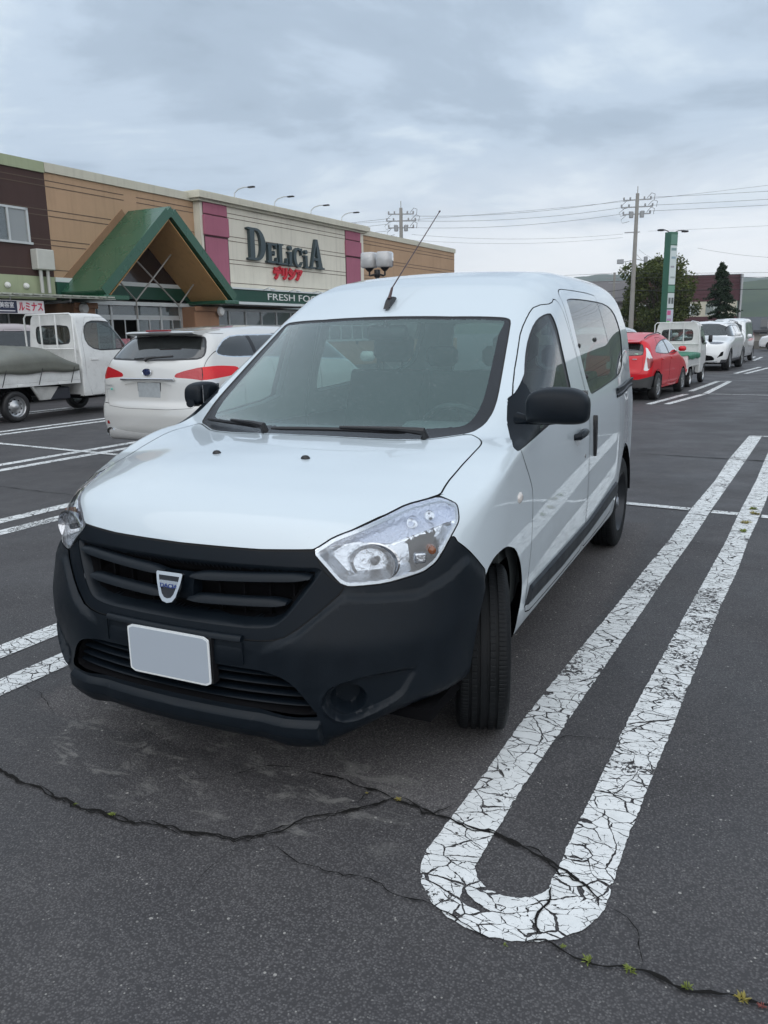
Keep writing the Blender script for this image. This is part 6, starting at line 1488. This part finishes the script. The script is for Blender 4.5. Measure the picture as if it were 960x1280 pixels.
# windows right of the porch
b=MB()
for y in np.arange(20.9,34,1.02): b.box(.0,.05,y-.03,y+.03,1.2,2.45)
b.box(.0,.05,20.9,34,2.40,2.5); b.box(.0,.05,20.9,34,1.15,1.25); b.box(.0,.045,20.9,34,1.85,1.90); wr=part('strip_windows',b,[MAlu]); b=MB(); b.box(-.01,.004,20.9,34,1.2,2.45); part('strip_glass',b,[MWg],wr)
b=MB(); b.box(-.9,-.02,20.66,44,0,1.15); part('window_dado',b,[MPil]); b=MB(); b.box(-.3,-.05,27,34,1.2,2.45); part('interior_back_board',b,[mat('shop_interior_brown',(.10,.05,.04),.8)])  # plain brown board behind part of the strip windows
# roof lights over the big sign
for y in (22.1,24.6,27.2,29.7):
    b=MB(); b.tube([(.45,y,6.45),(.46,y+.02,6.62),(.60,y+.05,6.74),(.85,y+.1,6.80),(1.05,y+.14,6.79)],.020,6); lo=part('sign_light_arm',b,[MAlu],None,True); b=MB(); b.box(1.0,1.28,y+.08,y+.22,6.76,6.81,.015); part('sign_light_head',b,[M_black],lo)
# the big serif sign
ML=mat('sign_letter_dark_teal',(.028,.048,.055),.4,coat=.3)
def letter(ch,y0,y1,z0,z1):
    W_,H_=y1-y0,z1-z0; b=MB(); X0=.305; k=[0]
    def P(pl): 
        k[0]+=1; b.prism([(y0+a*W_,z0+c*H_) for a,c in pl],X0,.44+.002*k[0],'x')
    def R(a,c,d,e): P([(a,d),(c,d),(c,e),(a,e)])
    def ring(cx,cy,rx,ry,tx,ty,a0,a1,n=26):
        for i in range(n):
            t0=a0+(a1-a0)*i/n; t1=a0+(a1-a0)*(i+1)/n+.0
            b.prism([(y0+(cx+r_*math.cos(t))*W_,z0+(cy+q_*math.sin(t))*H_) for r_,q_,t in ((rx,ry,t0),(rx,ry,t1),(rx-tx,ry-ty,t1),(rx-tx,ry-ty,t0))],X0,.44,'x')
    if ch=='D':
        R(.10,.36,.0,1.); P([(0,.93),(.5,.93),(.5,1.),(0,1.),(-.04,.97)]); P([(0,0),(.5,0),(.5,.07),(0,.07),(-.04,.03)]); ring(.48,.5,.52,.5,.27,.075,-math.pi/2,math.pi/2)
    if ch=='E':
        R(.12,.45,0,1.); R(0,.95,.90,1.); R(0,1.,0,.10); R(.4,.75,.46,.54); P([(.80,1.),(.97,1.),(.97,.72),(.90,.72)]); P([(.84,0),(1.02,0),(1.02,.30),(.95,.30)]); P([(.66,.38),(.75,.38),(.75,.62),(.66,.62)])
    if ch=='L':
        R(.14,.46,0,1.); R(0,.62,.92,1.); R(0,1.,0,.09); P([(.82,0),(1.02,0),(1.02,.34),(.94,.34)])
    if ch=='i':
        R(.26,.74,0,.66); R(.05,.74,.60,.68); R(.02,1.,0,.07); ring(.5,.87,.30,.115,.30,.115,0,2*math.pi,18)
    if ch=='C':
        ring(.52,.5,.52,.5,.28,.09,R_(55),R_(305)); P([(.82,.98),(.92,.98),(.92,.62),(.86,.62)]); R(.80,.84,.80,.96)
        P([(.80,.12),(.95,.28),(.90,.30),(.76,.17)])
    if ch=='A':
        P([(.46,1.),(.60,1.),(.94,.05),(.64,.05)]); P([(.46,1.),(.54,.93),(.22,.05),(.12,.05)]); R(.26,.66,.28,.36); R(0,.36,0,.06); R(.52,1.06,0,.06)
    part('sign_letter',b,[ML])
for ch,y0,y1,z0,z1 in (('D',22.83,23.92,4.33,5.52),('E',24.0,24.66,4.30,5.05),('L',24.72,25.36,4.28,5.08),('i',25.42,25.80,4.27,5.08),('C',25.83,26.52,4.24,5.03),('i',26.60,26.95,4.24,5.0),('A',27.02,28.10,4.26,5.48)): letter(ch,y0,y1,z0,z1)
me=text_mesh('デリシア',.50,.035,True,2.05,offset=.030); me.materials.append(mat('sign_kana_red',(.50,.015,.03),.4)); o=link('kana_lettering',me,SM); o.matrix_local=Matrix.Translation((.37,25.47,3.90))@Matrix.Rotation(R_(90),4,'Z')@Matrix.Rotation(R_(90),4,'X')
# ---------------------------------------------------------------- twin lantern in the lot
lp=empty('lantern_post',(-6.93,15.17,0),-LPSI,'black lamp post with two white square lanterns rising behind the van roof','street lamp')
b=MB(); b.tube([(0,0,0),(0,0,2.95)],[.055,.045],12); b.lathe([(.10,0),(.09,.12),(.055,.16)],16); b.box(-.06,.06,-.05,.05,2.80,2.98,.01); b.obj('post',[M_black],lp,True,50)
for s in (1,-1):
    b=MB(); b.tube([(0,s*.03,2.88),(s*.12,s*.1,2.84),(s*.20,s*.02,2.85),(s*.20,s*.02,2.98)],.022,8); b.lathe([(.04,0),(.10,.06),(.105,.09)],16,Matrix.Translation((s*.20,s*.02,2.94))); b.obj('lamp_arm',[M_black],lp,True,50)
    b=MB(); b.box(s*.20-.165,s*.20+.165,s*.02-.165,s*.02+.165,3.02,3.38,.035); lo=b.obj('lantern',[glass_mat('lantern_frosted',(.70,.71,.72),.9,body=(.72,.73,.74),body_amt=.55)],lp,True,50)
    b=MB(); b.lathe([(0,.0),(.06,.01),(.065,.22),(.03,.26),(0,.27)],14,Matrix.Translation((s*.20,s*.02,3.06))); b.obj('lantern_bulb',[mat('bulb_pale',(.6,.56,.5),.4)],lo,True)
print('building',round(time.time()-T00,1))

# ---------------------------------------------------------------- beyond the lot
M_conc=mat('pole_concrete',(.27,.26,.24),.8,var=.12,varscale=1.5); M_ins=mat('insulator_grey',(.30,.31,.32),.4); M_wire=mat('wire_black',(.015,.015,.017),.6)
def utility_pole(x,y,h,rz,label,seed=0,lamp=True):
    r=empty('utility_pole',(x,y,0),rz,label,'utility pole'); rn=random.Random(seed)
    b=MB(); b.tube([(0,0,0),(0,0,h)],[.20,.125],14); b.obj('pole',[M_conc],r,True,50)
    b=MB(); b.tube([(.0,0,h),(0,0,h+.5)],.03,6); b.obj('top_rod',[M_conc],r)
    for k,(z,l) in enumerate(((h-.45,1.0),(h-.95,1.15),(h-1.45,1.0))):
        b=MB(); b.box(-l,l,-.05,.05,z-.04,z+.04); am=b.obj('cross_arm',[M_ins],r)
        for xx in (-l+.05,-l*.5,l*.5,l-.05):
            b=MB(); b.lathe([(0,.18),(.05,.17),(.07,.10),(.05,.06),(.075,.03),(.05,0)],8,Matrix.Translation((xx,0,z+.05))); b.obj('insulator',[M_ins],am,True)
        b=MB(); pts=[(l*.7,0,z+.1),(l*1.0,.1,z+.45),(l*1.25,.1,z+.35),(l*1.2,0,z-.05)]; b.tube([tuple(Vector(pts[0]).lerp(Vector(pts[1]),.5)) if False else p for p in pts],.018,5); b.tube([(-l*.7,0,z),(-l*1.1,.1,z-.35),(-l*1.0,0,z-.6),(-l*.5,0,z-.5)],.015,5); b.obj('jumper_wire',[M_wire],am)
    for s in (-1,1):
        b=MB(); b.lathe([(.16,0),(.16,.42),(.05,.48)],10,Matrix.Translation((s*.38,.0,h-1.7))); b.obj('switch_can',[M_ins],r,True,50)
    b=MB(); b.box(-.8,.3,-.04,.04,h*.755,h*.755+.07); b.obj('lower_arm',[M_ins],r)
    if lamp:
        b=MB(); b.tube([(0,0,h*.58),(-.5,0,h*.575),(-.9,0,h*.57)],.03,6); b.box(-1.25,-.75,-.1,.1,h*.56,h*.59,.03); b.obj('street_light',[M_ins],r); b=MB(); b.tube([(0,0,h*.59),(.7,0,h*.575)],.03,6); b.tube([(0,0,h*.63),(.55,0,h*.58)],.015,5); b.lathe([(.0,0),(.14,.02),(.15,.38),(.10,.42)],10,Matrix.Translation((.82,0,h*.565))); b.obj('speaker_can',[M_ins],r,True,50)
    return r
PA=Vector((-7.8,61.8,0)); PB=Vector((-24.6,56.4,0))
utility_pole(PA.x,PA.y,11.3,R_(10),'tall concrete utility pole with street light beside the green pylon sign',1)
utility_pole(PB.x,PB.y,10.9,R_(25),'distant utility pole with cross arms rising above the supermarket roof',2,False)
def wire(a,b_,sag,r=.012,label='thin black overhead wire strung between the utility poles',group='overhead wires'):
    a=Vector(a);b_=Vector(b_); r*=.50; pts=[]
    for i in range(15):
        t=i/14; p=a.lerp(b_,t); p.z-=sag*4*t*(1-t); pts.append(p)
    m=MB(); m.tube(pts,r,5); m.obj('overhead_wire',[M_wire],None,False,label=label,cat='wire',group=group)
PC=Vector((26,72,0)); PD=Vector((-62,44,0))
for z,dy,r in ((10.95,0,.022),(10.45,.4,.022),(9.95,-.4,.022),(8.6,.2,.014)): 
    wire((PA.x+.9,PA.y+dy,z),(PC.x,PC.y+dy,z+1.2),.25,r)
for z,z2,r in ((10.9,10.25,.022),(10.4,9.9,.022),(9.95,9.4,.022),(8.5,8.9,.016),(8.25,8.5,.014)): wire((PA.x-.9,PA.y,z),(PB.x+.9,PB.y,z2),.35,r)
for z,r in ((10.2,.022),(9.8,.022),(9.3,.02)): wire((PB.x-.9,PB.y,z),(PD.x,PD.y,z-.6),.6,r)
for z,z2,r in ((5.6,5.5,.02),(5.3,5.1,.03),(4.35,4.5,.04)): wire((PA.x+.2,PA.y,z),(PC.x,PC.y,z2),.2,r,'thick low cable running past the pylon sign and trees','low cables')
for z,z2,r in ((5.7,5.9,.02),(5.1,5.4,.02),(4.5,3.0,.035),(3.9,3.2,.03)): wire((PA.x-.2,PA.y,z),(PA.x-20,PA.y-6,z2),.2,r,'thick low cable running left from the concrete pole','low cables left of the pole')
wire((PA.x+.3,PA.y,7.3),(-3.9,62,6.3),.5,.014); wire((-3.4,62,7.2),(8,66,6.5),.5,.016); wire((-40,78,13.2),(30,92,17.5),1.,.022,'highest thin overhead wire crossing the sky','high wire')
# thin far pole
tp_=empty('distant_pole',(-10.9,71.9,0),0,'slim far utility pole left of the broad tree','utility pole'); b=MB(); b.tube([(0,0,0),(0,0,6.4)],[.14,.10],8); b.obj('pole',[M_conc],tp_,True); b=MB(); b.box(-.7,.7,-.04,.04,5.9,5.98); b.box(-.5,.5,-.04,.04,5.5,5.56); b.obj('cross_arm',[M_ins],tp_)
# green pylon sign
ps=empty('pylon_sign',(-3.75,47.5,0),R_(50),'tall green pylon sign with white shop panels at the edge of the lot','pylon sign'); ps.scale=(.82,.82,.98)
MG3=mat('pylon_green',(.010,.10,.055),.35,coat=.4)
b=MB(); b.box(-.33,.33,-.36,.22,0,7.0,.02); b.obj('pylon',[MG3],ps)
def pan(z0,z1,col,x0=-.50,x1=.50,d=.0,nm='sign_panel',rough=.4):
    b=MB(); b.box(x0*.58,x1*.58,-.385-d,-.34,z0,z1); return b.obj(nm,[mat('panel_%d_%d_%d'%tuple(int(c*99) for c in col),col,rough)],ps)
pan(6.30,6.85,(.10,.22,.17)); pan(4.05,6.24,(.55,.62,.62)); pan(3.62,3.98,(.12,.28,.2)); pan(2.70,3.56,(.55,.60,.60)); pan(1.0,2.62,(.50,.52,.60)); pan(.2,.9,(.30,.42,.36))
for z0,z1,x0,x1,col in ((5.95,6.1,-.4,.4,(.2,.3,.3)),(5.5,5.62,-.3,.35,(.25,.35,.4)),(5.0,5.1,-.35,.2,(.3,.3,.35)),(4.4,4.5,-.3,.4,(.3,.35,.35)),(2.95,3.3,-.38,-.05,(.10,.12,.12)),(2.95,3.3,.08,.42,(.10,.12,.12)),(2.30,2.56,-.46,.1,(.55,.10,.25)),(1.95,2.1,-.46,.2,(.4,.25,.4)),(1.45,1.95,-.46,.0,(.12,.55,.10)),(1.1,1.3,-.1,.45,(.3,.3,.45))): pan(z0,z1,col,x0,x1,.006,'panel_print')
for s in (1,-1):
    b=MB(); b.tube([(s*.25,-.1,7.0),(s*.6,-.1,7.1),(s*1.0,-.2,7.12)],.025,6); b.obj('light_arm',[M_black],ps)
    for k in (0,1): b=MB(); b.box(s*(1.0+.2*k)-.10,s*(1.0+.2*k)+.10,-.35,-.05,7.02,7.12,.02); b.obj('flood_light',[M_black],ps)
# trees
def leafmesh(pts,size,seed,squash=1.):
    rn=random.Random(seed); V_=[];F_=[]
    for p in pts:
        s=size*(.55+.9*rn.random()); a=Vector((rn.gauss(0,1),rn.gauss(0,1),rn.gauss(0,.6))).normalized(); b_=a.cross(Vector((rn.gauss(0,1),rn.gauss(0,1),rn.gauss(0,1)))).normalized(); i=len(V_)
        V_+= [tuple(p-a*s*.5),tuple(p+b_*s*.32),tuple(p+a*s*.5),tuple(p-b_*s*.32)]; F_.append((i,i+1,i+2,i+3))
    return V_,F_
def leafmat(name,c1,c2):
    m=bpy.data.materials.new(name); m.use_nodes=True; nt=m.node_tree; nt.nodes.clear(); g=G(nt)
    ge=g.n('ShaderNodeNewGeometry'); r=ge.outputs['Random Per Island']; P=g.n('ShaderNodeTexCoord').outputs['Object']
    c=g.mix(g.m('ADD',g.m('MULTIPLY',r,.5),g.m('MULTIPLY',g.mr(g.noise(P,.9,3,.5),.35,.65),.5)),(*c1,1),(*c2,1))
    d=g.n('ShaderNodeBsdfPrincipled',{'Base Color':c,'Roughness':.55,'Specular IOR Level':.3}); t=g.n('ShaderNodeBsdfTranslucent',{0:c}); mx=g.n('ShaderNodeMixShader',{0:.25,1:d.outputs[0],2:t.outputs[0]}); g.n('ShaderNodeOutputMaterial',{0:mx.outputs[0]}); return m
ML1=leafmat('leaf_olive',(.035,.055,.014),(.115,.135,.030)); ML2=leafmat('leaf_conifer',(.010,.024,.012),(.035,.060,.028)); M_bark=mat('bark',(.06,.045,.035),.9,var=.3)
def broad_tree(x,y,h,rw,label,seed=1,nleaf=15000,lm=None,trunk=True,name='broadleaf_tree'):
    rn=random.Random(seed); r=empty(name,(x,y,0),0,label,'tree'); tips=[]
    b=MB(); b.tube([(0,0,0),(.1,0,h*.2),(0,.1,h*.42)],[.22,.17,.12],8)
    for k in range(15):
        a=rn.random()*6.28; z0=h*(.15+.3*rn.random()); rr=rw*(.45+.5*rn.random()); z1=h*(.25+.65*rn.random()); e=Vector((math.cos(a)*rr,math.sin(a)*rr,z1)); m_=Vector((e.x*.4,e.y*.4,(z0+z1)*.5+.2)); b.tube([(0,0,z0),tuple(m_),tuple(e)],[.07,.045,.015],5); tips.append(e)
    b.obj('trunk',[M_bark],r,True)
    pts=[]; cl=[]
    for k in range(46):
        a=rn.random()*6.28; zz=rn.uniform(.10,1.); prof=math.sin(min(1,(zz*.86+.14))*math.pi)**.55; rr=rw*prof*math.sqrt(rn.random())*.95; cl.append((Vector((math.cos(a)*rr,math.sin(a)*rr,h*(.10+.86*zz))),rn.uniform(.32,.75)*rw/2.6))
    for e in tips: cl.append((e,.6*rw/2.6))
    for i in range(nleaf):
        c,s=rn.choice(cl); d=Vector((rn.gauss(0,1),rn.gauss(0,1),rn.gauss(0,.8))); d=d.normalized()*s*(.35+.75*rn.random()**.6); pts.append(c+d)
    V_,F_=leafmesh(pts,.20,seed+5); link('crown',newmesh('crown',V_,F_,[lm or ML1]),r); return r
broad_tree(-6.3,66.0,6.9,3.3,'broad olive green tree behind the green pylon sign',3,24000)
def conifer(x,y,h,rw,label,seed=4):
    rn=random.Random(seed); r=empty('conifer_tree',(x,y,0),0,label,'tree'); b=MB(); b.tube([(0,0,0),(0,0,h*.97)],[.13,.02],8); b.obj('trunk',[M_bark],r,True); pts=[]
    for k in range(150):
        t=rn.random()**.9; z=h*(.16+.84*t); L_=rw*((1-t)**.8)*(.55+.55*rn.random())+.10; a=rn.random()*6.28
        n=int(60+120*(1-t))
        for i in range(n):
            u=rn.random()**.7; d=Vector((math.cos(a),math.sin(a),0)); p=d*L_*u+Vector((0,0,z+.10*u*L_-.22*u*u*L_)); sp=.07+.20*u*L_*.5; pts.append(p+Vector((rn.gauss(0,sp*.6),rn.gauss(0,sp*.6),rn.gauss(0,.06)-.05*u)))
    V_,F_=leafmesh(pts,.13,seed+2); link('crown',newmesh('crown',V_,F_,[ML2]),r); return r
conifer(-1.5,60.,5.95,1.6,'dark conifer in front of the maroon building')
# maroon building with a window band
mb=empty('maroon_building',(-7.4,79.3,0),R_(-14+27),'maroon sided building with a pale window band behind the conifer','building')
MMar=wallmat('siding_maroon',(.085,.038,.045)); 
def slat(b,x0,x1,y,z0,z1,step=.32,lean=0.):
    n=int((z1-z0)/step)
    for i in range(n):
        za=z0+(z1-z0)*i/n; zb_=z0+(z1-z0)*(i+1)/n; ya=y+lean*(za-z0); b.box(x0,x1,ya-.05,ya+.2+lean,za,zb_-.02); 
b=MB(); slat(b,-2.6,6.7,0,3.95,6.30,lean=.20); b.box(-2.5,6.6,.7,8,3.9,6.2); b.obj('upper_siding',[MMar],mb)
b=MB(); slat(b,-2.6,6.6,-.05,0,2.55); b.box(-2.5,6.5,.1,8,0,3.9); b.obj('lower_siding',[MMar],mb)
b=MB(); b.box(-2.5,6.5,-.0,.09,2.55,3.94); wl=b.obj('window_band',[mat('band_cream',(.50,.47,.38),.6)],mb)
for x in (-1.7,.3,2.4,4.5):
    b=MB(); b.box(x-.75,x+.75,-.04,-.005,2.72,3.72); wo=b.obj('window',[glass_mat('far_window_glass',(.3,.3,.3),1.0,body=(.30,.34,.32),body_amt=.8)],wl); b=MB(); b.box(x-.80,x+.80,-.05,-.045,2.68,2.72); b.box(x-.03,x+.03,-.05,-.043,2.72,3.72); b.obj('frame',[MWhiteB],wo)
b=MB(); b.box(6.71,6.86,-.2,.6,0,6.34); b.obj('corner_board',[mat('corner_grey',(.35,.36,.37),.5)],mb)
b=MB(); b.box(-2.7,6.85,-.1+.47,9,6.30,6.38); b.obj('flat_roof',[mat('roof_dark_grey',(.07,.07,.075),.6)],mb)
def house(x,y,rz,w,d,hw,hr,label,wallc,roofc,name='house',eave=.4):
    r=empty(name,(x,y,0),rz,label,'house'); b=MB(); b.box(-w/2,w/2,-d/2,d/2,0,hw); b.prism([(-d/2,hw),(d/2,hw),(0,hw+hr)],-w/2+.01,w/2-.01,'x'); b.obj('wall',[mat('house_wall_%d'%int(wallc[0]*100),wallc,.8,var=.08)],r)
    b=MB(); 
    for s in (-1,1):
        e=eave; y0=s*(d/2+e); z0=hw-e*hr/(d/2); p=[(y0,z0),(0,hw+hr),(0,hw+hr+.16),(y0,z0+.16)]; b.prism(p,-w/2-e,w/2+e,'x')
    ro=b.obj('roof',[mat('house_roof_%d'%int(roofc[0]*1000),roofc,.5,var=.15,varscale=3)],r)
    for i,xx in enumerate(np.linspace(-w/2+1.2,w/2-1.2,3)):
        b=MB(); b.box(xx-.5,xx+.5,-d/2-.03,-d/2-.005,1.0,2.1); wo=b.obj('window',[mat('house_window',(.05,.06,.07),.1,coat=1.)],r); b=MB(); b.box(xx-.55,xx+.55,-d/2-.05,-d/2-.032,.95,1.0); b.box(xx-.02,xx+.02,-d/2-.045,-d/2-.032,1.0,2.1); b.obj('frame',[MAlu],wo)
    return r
house(-16.5,88,R_(15),11,8,4.4,2.1,'grey house with a dull roof left of the broad tree',(.30,.29,.28),(.11,.10,.10))
house(3.4,66,R_(8),6.5,5,1.25,.85,'low house with dark grey roof at the far right end',(.35,.33,.30),(.055,.058,.065))
b=MB(); b.box(-9,.55,0,.25,0,1.05,.01); cw=b.obj('concrete_wall',[mat('wall_concrete_dark',(.13,.125,.115),.85,var=.2,varscale=2,dirt=.3)],None,label='low dark concrete wall at the far edge of the lot',cat='wall'); cw.location=(-.2,57.5,0); cw.rotation_euler=(0,0,R_(8))
b=MB(); b.box(0,16,0,.25,0,.55,.01); cw=b.obj('concrete_wall',[mat('wall_concrete_dark')],None,label='lower wall behind the small far white hatchback',cat='wall'); cw.location=(.6,59.5,0); cw.rotation_euler=(0,0,R_(8))
# out on the right, seen mirrored in the van's windows
house(22,19,R_(96),13,9,3.2,2.3,'grey roofed house beyond the right side of the lot',(.33,.30,.27),(.06,.062,.07))
broad_tree(20.5,9.0,5.0,2.3,'round tree beyond the right side of the lot',11,6000)
house(25,37,R_(88),12,8,4.6,2.2,'two storey house further along the right side of the lot',(.28,.27,.26),(.05,.05,.055))
# hills
def hill(name,y0,depth,xs,hs,seed,col1,col2,label=None):
    nx,ny=150,12; V_=[];F_=[]
    for j in range(ny+1):
        t=j/ny
        for i in range(nx+1):
            x=xs[0]+(xs[-1]-xs[0])*i/nx; H_=float(np.interp(x,xs,hs)); n_=mnoise.fractal((x*.0035,seed,t*1.3),1.,2.,5)*.10+mnoise.noise((x*.05,seed+3,t*6))*.018
            z=H_*(math.sin(t*math.pi/2)**.8)*(1+n_); V_.append((x,y0+depth*t,z-2))
    for j in range(ny):
        for i in range(nx): F_.append((j*(nx+1)+i,j*(nx+1)+i+1,(j+1)*(nx+1)+i+1,(j+1)*(nx+1)+i))
    m=bpy.data.materials.new(name); m.use_nodes=True; nt=m.node_tree; nt.nodes.clear(); g=G(nt); P=g.n('ShaderNodeTexCoord').outputs['Object']
    c=g.mix(g.mr(g.noise(P,.02,8,.7),.38,.62),(*col1,1),(*col2,1)); g.n('ShaderNodeOutputMaterial',{0:g.n('ShaderNodeBsdfPrincipled',{'Base Color':c,'Roughness':.9,'Specular IOR Level':.1}).outputs[0]})
    return link(name,newmesh(name,V_,F_,[m],True),None,kind='structure')
hill('hills',640,420,[-1000,-390,-234,-167,-111,-45,0,50,167,500],[34,40,50,56,47,52,56,60,84,122],2,(.030,.050,.028),(.060,.085,.040))
hill('far_hills',1300,650,[-1800,-830,-330,0,220,1100],[82,105,127,105,121,210],7,(.04,.06,.04),(.06,.08,.05))
# pale air between the camera and the hills
b=MB(); b.box(-1850,1850,-240,2050,-3.5,290)
hm=bpy.data.materials.new('haze'); hm.use_nodes=True; nt=hm.node_tree; nt.nodes.clear(); g=G(nt)
o_=g.n('ShaderNodeOutputMaterial'); pv=g.n('ShaderNodeVolumePrincipled',{'Color':(.80,.88,.95,1),'Density':HAZE}); nt.links.new(pv.outputs[0],o_.inputs['Volume'])
if HAZE>0: b.obj('haze',[hm],kind='stuff')
print('all',round(time.time()-T00,1))
